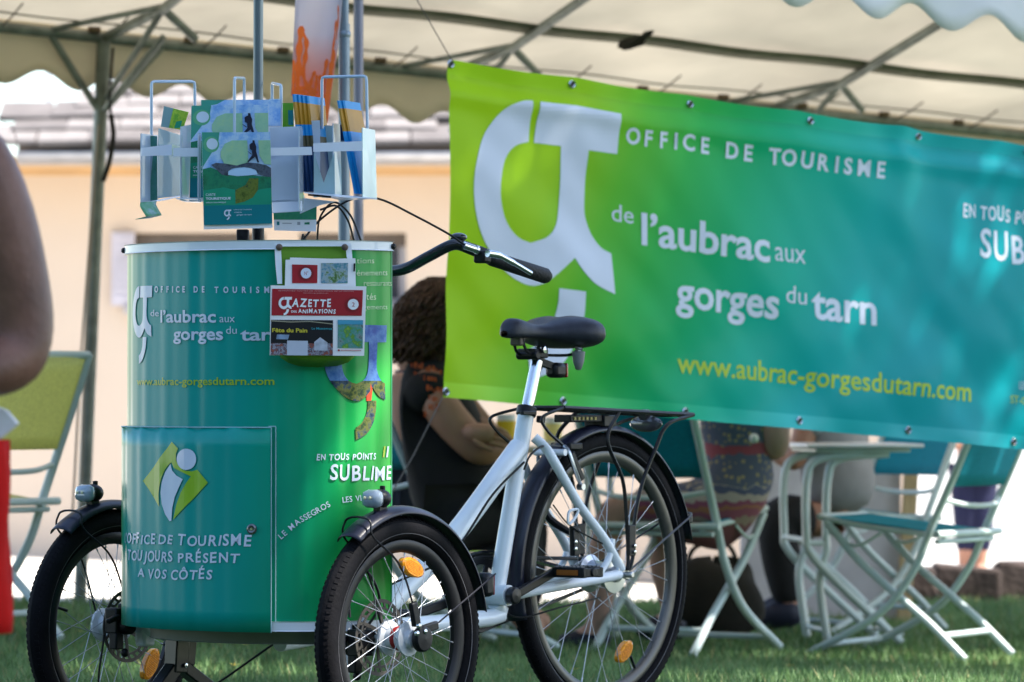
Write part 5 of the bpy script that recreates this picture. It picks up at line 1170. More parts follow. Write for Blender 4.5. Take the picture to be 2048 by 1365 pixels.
# crank, pedals, chain
CR = -.050
mb = MB(); mb.bar(BB+Vector((0, CR, 0)), PB(1112, 1142, CR-.01), .014, .022); mb.lathe([(0, -.012), (.02, -.010), (.02, .010), (0, .012)], BB+Vector((0, CR, 0)), (0, 1, 0), 18); part(mb, 'crank', mat('black_crank', (.015, .015, .018), .3, .2), bevel=.004)
mb = MB(); mb.bar(BB+Vector((0, .075, 0)), BB*2-PB(1112, 1142, 0)+Vector((0, .085, 0)), .014, .022); part(mb, 'crank', BLACKP, bevel=.004)
for side, base in ((-1, PB(1150, 1148, -.108)+Vector((0, .045, 0))), (1, BB*2-PB(1112, 1142, 0)+Vector((0, .10, 0)))):
    pc = base+Vector((.01, side*.045, .004)); mb = MB()
    for dx in (-.030, .030): mb.box(pc+Vector((dx, 0, 0)), (.018, .092, .024))
    for dy in (-.040, .040): mb.box(pc+Vector((0, dy, 0)), (.064, .012, .022))
    mb.tube([pc+Vector((0, -.05, 0)), pc+Vector((0, .05, 0))], .011, 12)
    pd = part(mb, 'pedal', BLACKP, bevel=.003); mb = MB(); mb.box(pc+Vector((.0395, 0, 0)), (.003, .06, .012)); mb.box(pc+Vector((-.0395, 0, 0)), (.003, .06, .012)); part(mb, 'pedal_reflector', mat('amber_dark', (.35, .10, .01), .3), pd)
    mb = MB()
    for k in range(7): mb.box(pc+Vector((-.03+.0*k, -.036+.012*k, .0135)), (.014, .004, .003)); mb.box(pc+Vector((.03, -.036+.012*k, .0135)), (.014, .004, .003))
    part(mb, 'grip_ribs', mat('grey_pedal_ribs', (.10, .11, .13), .4), pd)
mb = MB(); y = .045; ring = .085; C2 = HUBR+Vector((0, y, 0))
n = 64
for k in range(n):
    a = 2*math.pi*k/n
mb.lathe([(ring, -.002), (ring, .002), (ring-.016, .002), (ring-.016, -.002), (ring, -.002)], BB+Vector((0, y, 0)), (0, 1, 0), 44)
for k in range(5):
    a = 2*math.pi*k/5; mb.bar(BB+Vector((0, y, 0)), BB+Vector((ring*.85*math.cos(a), y, ring*.85*math.sin(a))), .004, .014, (math.cos(a+1.57), 0, math.sin(a+1.57)))
part(mb, 'chainring', mat('dark_chainring', (.03, .03, .033), .35, .5))
mb = MB(); Pn = []
for k in range(20): a = R(90)+R(180)*k/19; Pn.append(BB+Vector((ring*math.cos(a), y, ring*math.sin(a))))
for k in range(10): a = R(270)+R(180)*k/9; Pn.append(C2+Vector((.035*math.cos(a), 0, .035*math.sin(a))))
mb.tube(Pn, .0045, 6, closed=True); part(mb, 'chain', mat('oily_chain', (.04, .04, .042), .4, .5))
mb = MB(); P = spline([BB+Vector((-.10, y+.012, .0)), BB+Vector((-.06, y+.012, .085)), BB+Vector((.08, y+.012, .095)), BB+Vector((.30, y+.012, .055))], 6); 
for i in range(len(P)-1): mb.bar(P[i], P[i+1]+(P[i+1]-P[i])*.1, .028, .006)
part(mb, 'chain_guard', mat('black_guard', (.014, .015, .02), .25, coat=.4))
# cables along the frame
CAB = mat('black_cable', (.012, .012, .013), .45)
wire([PB(1048, 940, -.03), PB(1060, 912, -.035), PB(1085, 893, -.035), PB(1120, 893, -.03)], .0028, 'brake_cable', CAB)
wire([TL(780, 1170, -.03), PB(900, 1110, -.04), PB(985, 990, -.045), PB(1048, 925, -.03)], .0028, 'brake_cable', CAB)
wire([PB(1106, 1010, -.055), PB(1136, 1048, -.058), PB(1180, 1075, -.062), PB(1210, 1090, -.06)], .0018, 'gear_cable', CAB)
wire([PB(995, 1215, .0), PB(1040, 1235, -.03), PB(1120, 1215, -.06), PB(1200, 1195, -.06)], .0022, 'gear_cable', CAB)
# kickstand / centre post under the box
mb = MB(); ks = TL(362, 1270, .0); ksx = ks.x
kst = []
top = Vector((ks.x, .13, .27)); 
def KP(px, py): return TL(px, py, .12)
mb.bar(KP(357, 1255), KP(352, 1345), .036, .040, (1, 0, 0)); mb.bar(KP(378, 1262), KP(372, 1330), .028, .030, (1, 0, 0)); mb.bar(KP(355, 1325), KP(302, 1400), .030, .030, (1, 0, 0)); mb.bar(KP(360, 1330), KP(450, 1400), .030, .026, (1, 0, 0)); mb.box(KP(302, 1408), (.05, .05, .02)); mb.box(KP(455, 1406), (.05, .05, .02))
k_ = part(mb, 'parking_stand', mat('black_square_tube', (.005, .005, .007), .3, .1, coat=.4), bevel=.003); mb = MB(); mb.lathe([(0, 0), (.005, 0), (.005, .004), (0, .005)], KP(357, 1330)+Vector((0, -.02, 0)), (0, -1, 0), 10); part(mb, 'bolt', CHROME, k_)
mb = MB(); mb.tube(spline([(-.04, .27, .262), (-.05, .21, .235), (-.01, .20, .235), (.0, .22, .262)], 5), .006, 8); part(mb, 'tow_loop', WHITE)
# --------------------------------------------------------------- the box
BB_, BE, BC = .330, .272, -.070; NE = 2.15; ZB, ZT = .268, 1.0795
def cs_(a): c, s = math.cos(a), math.sin(a); return math.copysign(abs(c)**(2/NE), c), math.copysign(abs(s)**(2/NE), s)
def plan(a, off=0):
    c, s = cs_(a); p = Vector((-(BC+BE*c), -BB_*s, 0)); a2 = a+.002; c2, s2 = cs_(a2); c1, s1 = cs_(a-.002)
    t = Vector((-(BE*(c2-c1)), -BB_*(s2-s1), 0)).normalized(); nn = Vector((t.y, -t.x, 0))
    if nn.dot(p-Vector((-BC, 0, 0))) < 0: nn = -nn
    return p + nn*off, nn
NA = 400; AS = [R(-89.9)+R(179.8)*i/NA for i in range(NA+1)]; PP = [plan(a)[0] for a in AS]; UL = [0]
for i in range(NA): UL.append(UL[-1]+(PP[i+1]-PP[i]).length)
UTOT = UL[-1]
def BS(u, z, off=0):
    a = float(np.interp(u, UL, AS)); p, nn = plan(a, off); return Vector((p.x, p.y, z))
MT = ROOT[trike.name]
def topx(u, off=0): w = MT @ BS(u, .7, off); return 1024+F*w.x/w.y, w.y
US = np.linspace(0, UTOT, 600); PX = [topx(u)[0] for u in US]; PY_ = [topx(u)[1] for u in US]; isil = int(np.argmin(PX)); USIL = US[isil]
print('BOX silhouette left px', min(PX), 'right px', PX[-1], 'utot', UTOT, 'usil', USIL)
def Bi(px, py):
    u = float(np.interp(px, PX[isil:], US[isil:])); Y = float(np.interp(u, US, PY_)); return u, EYE+(HZ-py)*Y/F
uf = lambda px: float(np.interp(px, PX[isil:], US[isil:]))/UTOT
bstops = [(0, srgb(90, 150, 40)), (uf(250), srgb(92, 158, 70)), (uf(262), srgb(10, 148, 122)), (uf(285), srgb(0, 152, 148)), (uf(470), srgb(0, 150, 138)), (uf(600), srgb(0, 150, 108)), (uf(690), srgb(20, 150, 74)), (1, srgb(48, 162, 60))]
BXM = ramp_mat('green_teal_vinyl_wrap', bstops, rough=.30, coat=.13, bump=.03, bscale=14)
mb = MB(); nu, nv = 420, 12
rip = lambda u: .0007*math.sin(u*95)+.0008*math.sin(u*43+1)+.0003*math.sin(u*170)
mb.grid(lambda u, v: BS(u*UTOT, ZB+.020+(ZT-.019-ZB-.020)*v, rip(u*UTOT)), nu, nv); mb.uv = [((i/nu)+.05*(.5-j/nv), j/nv) for j in range(nv+1) for i in range(nu+1)]
box = part(mb, 'cargo_box', BXM, solid=0, smooth=80)
mb = MB(); mb.slab([BS(0, ZB), BS(UTOT, ZB), BS(UTOT, ZT-.02), BS(0, ZT-.02)], .004); part(mb, 'back_panel', mat('green_back_vinyl', (.02, .26, .10), .3), box)
def ringcap(z0, z1, off, name, m, bev=.002):
    mb = MB(); n = 90; vs = [BS(UTOT*i/n, z0, off) for i in range(n+1)] + [BS(UTOT*i/n, z1, off) for i in range(n+1)]; k = n+1
    fs = [(i, i+1, k+i+1, k+i) for i in range(n)] + [(n, 0, k, k+n)] + [tuple(range(k)), tuple(range(2*k-1, k-1, -1))]
    mb.add(vs, fs); return part(mb, name, m, box, smooth=30, bevel=bev)
ringcap(ZT-.0195, ZT, .006, 'lid', WHITE); ringcap(ZB, ZB+.0205, .004, 'base_rim', WHITE)
ringcap(ZB-.030, ZB-.001, -.05, 'base_tray', mat('grey_green_tray', (.16, .18, .16), .5))
for u, s in ((UTOT-.002, 1), (.35*USIL, -1)):
    p, nn = plan(float(np.interp(u, UL, AS)), .006); mb = MB(); 
    if s < 0: u = USIL; p, nn = plan(float(np.interp(USIL, UL, AS)), .006)
    q = Vector((p.x, p.y, ZT-.010)); mb.lathe([(0, 0), (.006, 0), (.006, .004), (.003, .007), (0, .007)], q, nn if s < 0 else (.0, -1, 0), 12); part(mb, 'lid_screw', BLACKP, box)
BXW = mat('box_white_print', (.62, .68, .80), .35, var=.02, coat=.5); BXL = mat('box_lime_print', (.36, .50, .015), .35, var=.02, coat=.5)
def bxput(name, V, Fc, fn, m, parent, off, step):
    V, Fc = slice_mesh(V, Fc, step); mb = MB(); P_l = [fn(x, y) for x, y in V]; mb.add([BS(u, z, off+rip(u)*(1.2 if off > .01 else 1)) for u, z in P_l], Fc); return mb.build(name, m, parent, smooth=0)
def box_text(txt, p0, p1, h, m=BXW, bold=.012, handw=0, parent=None, off=.0022, right_u=None):
    V, Fc, wd = hand(txt, handw) if handw else glyphs(txt, bold)
    u0, z0 = Bi(*p0); u1, z1 = Bi(*p1); _, zt = Bi(p0[0], p0[1]-h); hb = zt-z0
    bxput('lettering', V, Fc, lambda x, y: (u0+(u1-u0)*x/wd, z0+(z1-z0)*x/wd+hb*y), m, parent or box, off, wd/40)
def box_spaced(words, m, h, bold):
    for w_, xs_, y_ in words:
        for ch, cx in zip(w_, xs_):
            u, z = Bi(cx, y_); _, zt = Bi(cx, y_-h); wd = glyphs(ch, bold)[2]; hm = zt-z; w2 = hm*wd*.86; V, Fc, wd = glyphs(ch, bold)
            bxput('lettering', V, Fc, lambda x, y: (u-w2/2+w2*x/wd, z+hm*y), m, box, .0022, wd/4)
box_spaced([('OFFICE', [313, 325, 337, 346.5, 357, 369], 585), ('DE', [392, 407], 585), ('TOURISME', [434, 452.5, 471, 489, 502, 515.5, 534, 553], 586)], BXW, 12.5, .03)
def box_logo(polys, u0, u1, z0, z1, ms):
    """logo norm coords x 0..~.747, y -1..~.05"""
    for (P, m) in polys:
        V, Fc = tri(P); bxput('logo', V, Fc, lambda x, y: (u0+(u1-u0)*x/.747, z1+(z1-z0)*(y-.05)), m, box, .0020, .03)
u1_, zt_l = Bi(305, 566); _, zb_l = Bi(305, 678)
h_l = (zt_l-zb_l)/1.03; box_logo([(LG, BXW), (LGT, BXW)], u1_-.747*h_l*1.04, u1_, zt_l-h_l, zt_l, None)
box_text('de', (302, 633), (318, 633), 14, bold=.0)
box_text('l’aubrac', (322, 645), (433, 645), 25, bold=.022)
box_text('aux', (440, 645), (471, 645), 17, bold=-.004)
box_text('gorges', (348, 680), (447, 680), 25.5, bold=.022)
box_text('du', (453, 668), (475, 668), 16, bold=-.004)
box_text('tarn', (482, 681), (566, 681), 25, bold=.022)
ue, ze = Bi(549, 770); u_s = ue-.300
V, Fc, wd = glyphs('www.aubrac-gorgesdutarn.com', .012); _, z2_ = Bi(549, 754); bxput('lettering', V, Fc, lambda x, y: (u_s-.085+(ue-u_s+.085)*x/wd, ze+(z2_-ze)*y), BXL, box, .0022, wd/80)
V, Fc, wd = glyphs('ST-CHELY', 0); us_, zs_ = Bi(262, 505); 
box_text('EN TOUS POINTS', (633, 921), (751, 919), 13, handw=3)
box_text('SUBLIME', (660, 961), (782, 960), 30, handw=5)
for px, m in ((764, BXL), (771, BXW)):
    u, z = Bi(px, 915); _, z2 = Bi(px, 893); mb = MB(); V = [(0, 0), (.005, 0), (.009, z2-z), (.004, z2-z)]; mb.add([BS(u+x, z+y, .0022) for x, y in V], [(0, 1, 2, 3)]); mb.build('accent_mark', m, box, smooth=0)
# place names along an arc
arc = [(560, 1082), (600, 1047), (664, 1011), (684, 1006), (735, 1000)]
def arc_text(txt, px0, px1):
    gl_ = []; x = 0
    for ch in txt:
        if ch == ' ': x += .55; continue
        V, Fc, wd = glyphs(ch, .008); gl_.append((x, V, Fc, wd)); x += wd+.16
    tot = x; mb = MB()
    fx = [a for a, b in arc]; fy = [b for a, b in arc]
    for x0, V, Fc, wd in gl_:
        cpx = px0+(px1-px0)*(x0+wd/2)/tot; cpy = float(np.interp(cpx, fx, fy)); e = 5; dy = float(np.interp(cpx+e, fx, fy))-float(np.interp(cpx-e, fx, fy)); ang = math.atan2(-dy, 2*e)
        u, z = Bi(cpx, cpy); s_ = .0125
        pts = []
        for (a, b) in V:
            a2 = (a-wd/2)*s_*.95; b2 = b*s_; pts.append(BS(u+(a2*math.cos(ang)-b2*math.sin(ang))*1.0, z+(a2*math.sin(ang)+b2*math.cos(ang)), .0022+rip(u)))
        mb.add(pts, Fc)
    mb.build('lettering', BXW, box, smooth=0)
arc_text('LE MASSEGROS', 563, 663); arc_text('LES VIGNES', 686, 755)
# green side text
BXG = mat('box_pale_green_print', (.45, .66, .42), .35, coat=.5)
box_text('animations', (665, 528), (747, 527), 12, BXG, -.006); box_text('événements', (695, 552), (773, 551), 12, BXG, .0); box_text('restaurants', (726, 572), (782.5, 572), 12, BXG, -.006); box_text('activités', (690, 600), (751, 600), 14, BXG, .0); box_text('hébergements', (685, 620), (773, 619), 11, BXG, -.006)
# photo filled logo at the right
PH = photo_mat('photo_sky', [(.01, .03, .20), (.03, .09, .34), (.10, .22, .46), (.02, .10, .34)], 14); PH2 = photo_mat('photo_hill', [(.006, .012, .02), (.03, .06, .02), (.13, .14, .03), (.02, .05, .09), (.01, .015, .03)], 40)
ur, zt2 = Bi(772, 642); _, zb2 = Bi(772, 806); 
def two(poly, z_split):
    V, Fc = tri(poly); bm = bmesh.new(); vv = [bm.verts.new((x, y, 0)) for x, y in V]; [bm.faces.new([vv[i] for i in f]) for f in Fc]
    bmesh.ops.bisect_plane(bm, geom=bm.verts[:]+bm.edges[:]+bm.faces[:], plane_co=(0, z_split, 0), plane_no=(0, 1, 0)); bm.verts.index_update()
    V = [(v.co.x, v.co.y) for v in bm.verts]; up_ = [tuple(v.index for v in f.verts) for f in bm.faces if f.calc_center_median().y > z_split]; dn = [tuple(v.index for v in f.verts) for f in bm.faces if f.calc_center_median().y <= z_split]; bm.free(); return V, up_, dn
ul = ur-.150*1.0; hh = zt2-zb2
for P_ in (LG, LGT):
    V, a, b = two(P_, -.70 if P_ is LG else 5)
    for fs, m in ((a, PH), (b, PH2)):
        if fs: bxput('photo_logo', V, fs, lambda x, y: (ul+(ur-ul)*max(0, x/.747)**.82, zt2+hh*(y-.055)/1.03), m, box, .0020, .03)
u, z = Bi(736, 783); mb = MB(); mb.add([BS(u+x*.011, z+y*.02, .0028) for x, y in ((-.5, -1), (.6, -1), (.9, .2), (.3, 1), (-.6, .8))], [(0, 1, 2, 3, 4)]); mb.build('red_patch', mat('red_jacket_print', (.55, .06, .02), .4), box, smooth=0)
# door
ud, _ = Bi(551, 900); u_l = max(.02, USIL-.13); dz0, dz1 = ZB-.002, Bi(400, 855)[1]
mb = MB(); nu, nv = 220, 10; dw = ud-.006-u_l
mb.grid(lambda a, b: BS(u_l+dw*a, dz0+(dz1-dz0)*b, .010+rip(u_l+dw*a)*1.2), nu, nv); mb.uv = [((u_l+dw*i/nu)/UTOT+.05*(.5-j/nv*.45), j/nv) for j in range(nv+1) for i in range(nu+1)]
door = part(mb, 'box_door', BXM, solid=.004, smooth=80, label='curved green door with a diamond emblem low on the box')
EDG = mat('pale_teal_edge', (.30, .52, .56), .3)
mb = MB(); mb.tube([BS(u_l+dw*i/60, dz1, .0125) for i in range(61)], .0013, 5); mb.tube([BS(u_l+dw, dz0+(dz1-dz0)*i/4, .0125) for i in range(5)], .0010, 5); mb.build('door_edging', EDG, door)
mb = MB(); mb.tube([BS(ud+.001, dz0+(dz1-dz0+.002)*i/4, .002) for i in range(5)], .0012, 5); mb.tube([BS(ud-.014+.015*i/3, dz1+.002, .003) for i in range(4)], .0012, 5); mb.build('door_frame', EDG, box)
u, z = Bi(508, 1058); mb = MB(); a = float(np.interp(u, UL, AS)); p, nn = plan(a, .012); q = Vector((p.x, p.y, z)); mb.lathe([(0, .004), (.006, .004), (.0075, .005), (.0105, .003), (.011, 0)], q, nn, 20); lk = mb.build('lock', mat('dark_lock_metal', (.16, .16, .16), .3, .8), door)
mb = MB(); mb.lathe([(0, .0048), (.0028, .0048)], q, nn, 12); mb.build('keyhole', CHROME, lk)
def dpoly(pts, m, off=.0140, name='emblem'):
    V, Fc = tri(pts); V2 = V; bmv = []
    Vn, Fn = slice_mesh(V, Fc, 6)
    mb = MB(); Q_ = [Bi(x, y) for x, y in Vn]; mb.add([BS(u, z, off+rip(u)*1.2) for u, z in Q_], Fn); mb.build(name, m, door, smooth=0)
E_ = lambda P: [(240+x/2.968, 840+y/2.968) for x, y in P]
DG = mat('door_lime_print', (.28, .48, .02), .35, coat=.5)
dpoly(E_([(337,130),(374,170),(362,200),(362,240),(375,270),(400,295),(425,304),(450,305),(482,296),(545,372),(345,592),(352,560),(365,500),(390,430),(420,375),(445,335),(350,285),(335,252),(322,262),(300,290),(280,340),(266,400),(262,440),(264,515),(170,362)]), DG)
dpoly(E_([(330,262),(340,300),(365,330),(403,352),(380,400),(355,460),(342,520),(336,598),(325,600),(300,560),(282,500),(276,430),(282,370),(300,310)]), BXW, .0146)
dpoly(E_([(421+54*math.cos(a*math.pi/14), 234+63*math.sin(a*math.pi/14)) for a in range(28)]), BXW, .0146)
def door_text(txt, p0, p1, h, sd): box_text(txt, p0, p1, h, BXW, handw=sd, parent=door, off=.0140)
door_text('L’OFFICE', (261, 1085), (321, 1088), 20, 11); door_text('DE', (328, 1087), (355, 1088), 19, 12); door_text('TOURISME', (366, 1090), (508, 1092), 22, 13)
door_text('TOUJOURS', (269, 1120), (356, 1123), 21, 14); door_text('PRÉSENT', (366, 1124), (486, 1125), 20, 15)
door_text('A', (288, 1153), (300, 1153), 17, 16); door_text('VOS', (307, 1157), (343, 1156), 19, 17); door_text('CÔTÉS', (352, 1158), (432, 1158), 20, 18)
box_text('SAINT-CHÉLY', (256.5, 546), (260, 512), 3, BXW, .0) if False else None
# handlebar ---------------------------------------------------------------
def HBp(px, py, y): return TL(px, py, y)
bar = [HBp(700, 560, -.02), HBp(770, 545, -.10), HBp(812, 537, -.16), HBp(858, 513, -.22), HBp(905, 490, -.27), HBp(935, 495, -.29)]
mb = MB(); mb.tube(spline(bar, 8), .0125, 14); hb = part(mb, 'handlebar', mat('black_handlebar', (.014, .015, .02), .25, .1, coat=.6))
mb = MB(); mb.tube(spline([Vector((p.x, -p.y, p.z)) for p in bar], 8), .0125, 14); part(mb, 'handlebar', BLACKP)
for s in (1, -1):
    def HS(px, py, y): p = TL(px, py, y); return Vector((p.x, p.y*s, p.z))
    mb = MB(); mb.tube([HS(928, 493, -.287), HS(960, 505, -.30), HS(985, 518, -.31), HS(1090, 552, -.335), HS(1096, 556, -.336)], [.0125, .0135, .0165, .0175, .013], 16); gp = part(mb, 'grip', mat('black_rubber_grip', (.014, .014, .016), .6, bump=.3, bscale=200))
    mb = MB(); mb.tube(spline([HS(975, 507, -.345), HS(1000, 512, -.352), HS(1030, 528, -.366), HS(1062, 547, -.375)], 6), [.0085]*6+[.0070]*6+[.0055]*7, 10); part(mb, 'brake_lever', CHROME, gp)
    mb = MB(); mb.tube([HS(927, 491, -.30), HS(950, 499, -.31)], .0085, 12); mb.tube([HS(950, 499, -.31), HS(955, 501, -.312)], .0100, 12); part(mb, 'barrel_adjuster', CHROME, gp)
    mb = MB(); mb.box(HS(965, 514, -.31), (.03, .03, .028)); part(mb, 'lever_clamp', BLACKP, gp, bevel=.005)
mb = MB(); c = HBp(917, 474, -.27); mb.ball(c+Vector((0, 0, -.001)), (.018, .020, .010), 16, 8); mb.tube([c+Vector((0, 0, -.012)), HBp(912, 490, -.27)], .006, 8); part(mb, 'bell', mat('black_bell', (.016, .017, .02), .2, coat=.6), smooth=60)
tube([TL(640, 540), TL(690, 1220)], .016, 'steering_column', BLACKP)
mb = MB(); mb.tube([TL(640, 540), TL(700, 560, -.02)], .016, 12); part(mb, 'stem', BLACKP)
# brake and gear cables
def CW(px, py, c): return TL(px, py, c)
wire([CW(606, 480, -.05), CW(640, 440, -.06), CW(700, 400, -.15), CW(757, 398, -.20), CW(830, 432, -.24), CW(900, 470, -.285), CW(930, 491, -.302)], .0024, 'brake_cable', CAB)
wire([CW(634, 482, -.05), CW(640, 435, -.06), CW(668, 405, -.08), CW(700, 430, -.08), CW(722, 482, -.10)], .0024, 'brake_cable', CAB)
wire([CW(640, 420, -.03), CW(672, 412, -.06), CW(695, 440, -.06), CW(708, 482, -.06)], .0024, 'gear_cable', CAB)
wire([CW(603, 482, -.05), CW(606, 470, -.05), CW(610, 482, -.03)], .0024, 'gear_cable', CAB)
wire([Vector((-.10, -.36, .30)), Vector((-.09, -.35, .37)), Vector((-.02, -.34, .39)), Vector((.02, -.34, .32)), Vector((-.05, -.335, .25))], .0030, 'brake_hose', CAB)
wire([Vector((-.10, .335, .24)), Vector((-.11, .34, .12)), Vector((-.06, .33, .05)), Vector((.1, .25, .10)), Vector((.2, .1, .22))], .0026, 'brake_hose', CAB)
# ------------------------------------------------------------------ leaflet rack on the box
def zp(px, py): return 250+px/3.689, 130+py/3.689     # coordinates read in an enlarged crop
def z5(x, y, Y): a, b = zp(x, y); return at(a, b, Y)
RW = mat('white_acrylic_pocket', (.58, .66, .74), .22, var=.04, coat=.6, trans=.12)
RWW = mat('white_rack_band', (.72, .76, .84), .3, var=.03, coat=.5)
WIRE = mat('pale_blue_grey_wire', (.42, .52, .62), .3, var=.05, coat=.5)
rk0 = at(516, 485, 8.80)
rack = thing('leaflet_rack', 'revolving white leaflet rack with wire hoops standing on top of the green box', 'rack', (rk0.x, 8.80, ZT))
PGREY = mat('grey_rack_pole', (.16, .19, .20), .35, .4, var=.15, scale=4)
mb = MB(); a = at(516, 470, 8.80); mb.tube([(a.x, 8.80, ZT-.0), (a.x, 8.80, EYE+1.30)], .0105, 16); mb.build('pole', PGREY, rack, w=True)
mb = MB(); mb.lathe([(.0, 0), (.013, 0), (.013, .045), (.0, .046)], (a.x, 8.80, ZT+.001), (0, 0, 1), 16); mb.box((a.x-.03, 8.76, ZT+.015), (.026, .03, .035)); mb.build('pole_clamp', BLACKP, rack, w=True, bevel=.003)
mb = MB(); c = at(516, 395, 8.80)
for z_ in (EYE+.435, EYE+.545): mb.lathe([(.012, -.004), (.10, -.004), (.10, .004), (.012, .004)], (c.x, 8.80, z_), (0, 0, 1), 28)
mb.build('turning_disc', RWW, rack, w=True)
def hoop(pts, Y0, Y1, r=.0032):
    n = len(pts); P = [z5(x, y, Y0+(Y1-Y0)*(pts[i][0]-pts[0][0])/((pts[-1][0]-pts[0][0]) or 1)) for i, (x, y) in enumerate(pts)]
    Q = []
    for i, p in enumerate(P):
        if 0 < i < n-1:
            a_ = p + (P[i-1]-p).normalized()*.008; b_ = p + (P[i+1]-p).normalized()*.008; Q += [a_, p.lerp((a_+b_)/2, .45), b_]
        else: Q.append(p)
    mb = MB(); mb.tube(Q, r, 8); mb.build('wire_hoop', WIRE, rack, w=True)
hoop([(193, 520), (193, 122), (512, 122), (516, 560)], 8.70, 8.78)
hoop([(806, 560), (806, 96), (878, 96), (878, 280)], 8.62, 8.78)
hoop([(1084, 300), (1084, 132), (1150, 150), (1150, 460)], 8.84, 8.72)
hoop([(1452, 470), (1452, 88), (1780, 82), (1788, 490)], 8.74, 8.66)
def pan(P, Ys, m=RW, name='pocket_side', th=.0022):
    Ys = Ys if isinstance(Ys, (list, tuple)) else [Ys]*len(P)
    mb = MB(); mb.slab([z5(x, y, Y) for (x, y), Y in zip(P, Ys)], th); return mb.build(name, m, rack, w=True, smooth=0)
# left pocket
pan([(118, 1015), (118, 505), (240, 520), (240, 1000)][::-1], [8.66, 8.66, 8.72, 8.72][::-1], name='pocket_side')
pan([(240, 985), (250, 468), (415, 520), (415, 965)][::-1], [8.74, 8.74, 8.80, 8.80][::-1], mat('teal_grey_pocket', (.28, .42, .47), .25, coat=.5), 'pocket_back')
pan([(118, 672), (118, 612), (345, 585), (345, 668)][::-1], [8.60, 8.60, 8.62, 8.62][::-1], RWW, 'front_band')
pan([(345, 668), (345, 585), (410, 600), (410, 650)][::-1], [8.62, 8.62, 8.74, 8.74][::-1], RWW, 'side_band')
pan([(118, 1025), (235, 1005), (415, 970), (300, 1000)][::-1], [8.60, 8.66, 8.80, 8.74][::-1], RWW, 'pocket_floor')
# left-front pocket
pan([(353, 676), (353, 612), (548, 612), (548, 676)][::-1], 8.575, RWW, 'front_band')
pan([(413, 1000), (413, 455), (487, 440), (470, 1010)][::-1], [8.60, 8.60, 8.68, 8.68][::-1], name='pocket_side')
pan([(373, 990), (560, 990), (560, 1018), (440, 1012)][::-1], [8.60, 8.58, 8.70, 8.70][::-1], RWW, 'pocket_floor')
pan([(541, 1010), (541, 505), (560, 500), (560, 1015)][::-1], [8.56, 8.56, 8.60, 8.60][::-1], name='pocket_side')
# front right pocket (empty, white)
pan([(1078, 1095), (1066, 462), (1300, 452), (1312, 1080)][::-1], [8.66, 8.66, 8.66, 8.66][::-1], RW, 'pocket_back')
pan([(1085, 1000), (1078, 700), (1282, 640), (1290, 990)][::-1], [8.62]*4, RW, 'pocket_front')
pan([(1285, 1080), (1285, 455), (1312, 460), (1318, 1075)][::-1], [8.56, 8.56, 8.66, 8.66][::-1], name='pocket_side')
pan([(1066, 670), (1066, 612), (1375, 604), (1380, 664)][::-1], 8.55, RWW, 'front_band')
pan([(1090, 1090), (1085, 1015), (1305, 1005), (1308, 1075)][::-1], [8.58, 8.58, 8.60, 8.60][::-1], RWW, 'pocket_floor')
# right pocket
pan([(1390, 980), (1370, 412), (1438, 408), (1440, 975)][::-1], [8.70]*4, name='pocket_side')
pan([(1450, 980), (1442, 440), (1540, 450), (1545, 985)][::-1], [8.76]*4, mat('pale_teal_pocket', (.36, .52, .55), .25, coat=.5), 'pocket_back')
pan([(1540, 985), (1536, 430), (1585, 435), (1600, 985)][::-1], [8.68, 8.68, 8.74, 8.74][::-1], name='pocket_side')
pan([(1755, 985), (1752, 462), (1845, 480), (1858, 995)][::-1], [8.62, 8.62, 8.70, 8.70][::-1], mat('pale_teal_side', (.42, .58, .60), .25, coat=.5), 'pocket_side')
pan([(1388, 642), (1388, 578), (1448, 576), (1750, 562), (1752, 634), (1440, 640)][::-1], 8.585, RWW, 'front_band')
pan([(1320, 945), (1560, 975), (1860, 990), (1600, 1000)][::-1], [8.62, 8.60, 8.62, 8.75][::-1], RWW, 'pocket_floor')
pan([(1392, 640), (1465, 870), (1545, 640), (1548, 975), (1392, 975)][::-1], [8.66]*5, mat('pale_teal_pocket', (1, 1, 1)), 'pocket_front')
mb = MB(); mb.bar(z5(1350, 958, 8.59), z5(1520, 975, 8.59), .006, .004); mb.build('floor_clip', BLACKP, rack, w=True)
pan([(1290, 1100), (1290, 980), (1560, 1010), (1440, 1035)][::-1], [8.70]*4, RW, 'lower_shelf')
# --- printed things ------------------------------------------------------
def quadmap(q, Yf, Yb=None):
    (ax, ay), (bx, by), (cx, cy), (dx, dy) = q        # TL TR BR BL in crop coordinates
    Yb = Yb if Yb is not None else Yf
    def f_(u, v, off=0.0, bend=0.0):
        x = (ax*(1-u)+bx*u)*(1-v) + (dx*(1-u)+cx*u)*v; y = (ay*(1-u)+by*u)*(1-v) + (dy*(1-u)+cy*u)*v
        return z5(x, y, Yf+(Yb-Yf)*u - off + .004*math.sin(math.pi*u)*1.0)
    return f_
BRC = {}
def sub2(pts):
    """split polygon edges so prints follow the slight bend"""
    out = []
    for i in range(len(pts)):
        a, b = pts[i], pts[(i+1) % len(pts)]; n = max(1, int(abs(a[0]-b[0])/.12))
        for k in range(n): out.append((a[0]+(b[0]-a[0])*k/n, a[1]+(b[1]-a[1])*k/n))
    return out
def printed(parent, fm, polys, lvl=.0008):
    for i, (nm, m, pts) in enumerate(polys):
        V, Fc = tri(sub2(pts)); V, Fc = slice_mesh(V, Fc, .125); mb = MB(); mb.add([fm(x, y, lvl+.00035*i) for x, y in V], Fc); mb.build(nm, m, parent, w=True, smooth=0)
def circ(cx, cy, r, ry=None, n=22): return [(cx+r*math.cos(2*math.pi*k/n), cy+(ry or r)*math.sin(2*math.pi*k/n)) for k in range(n)]
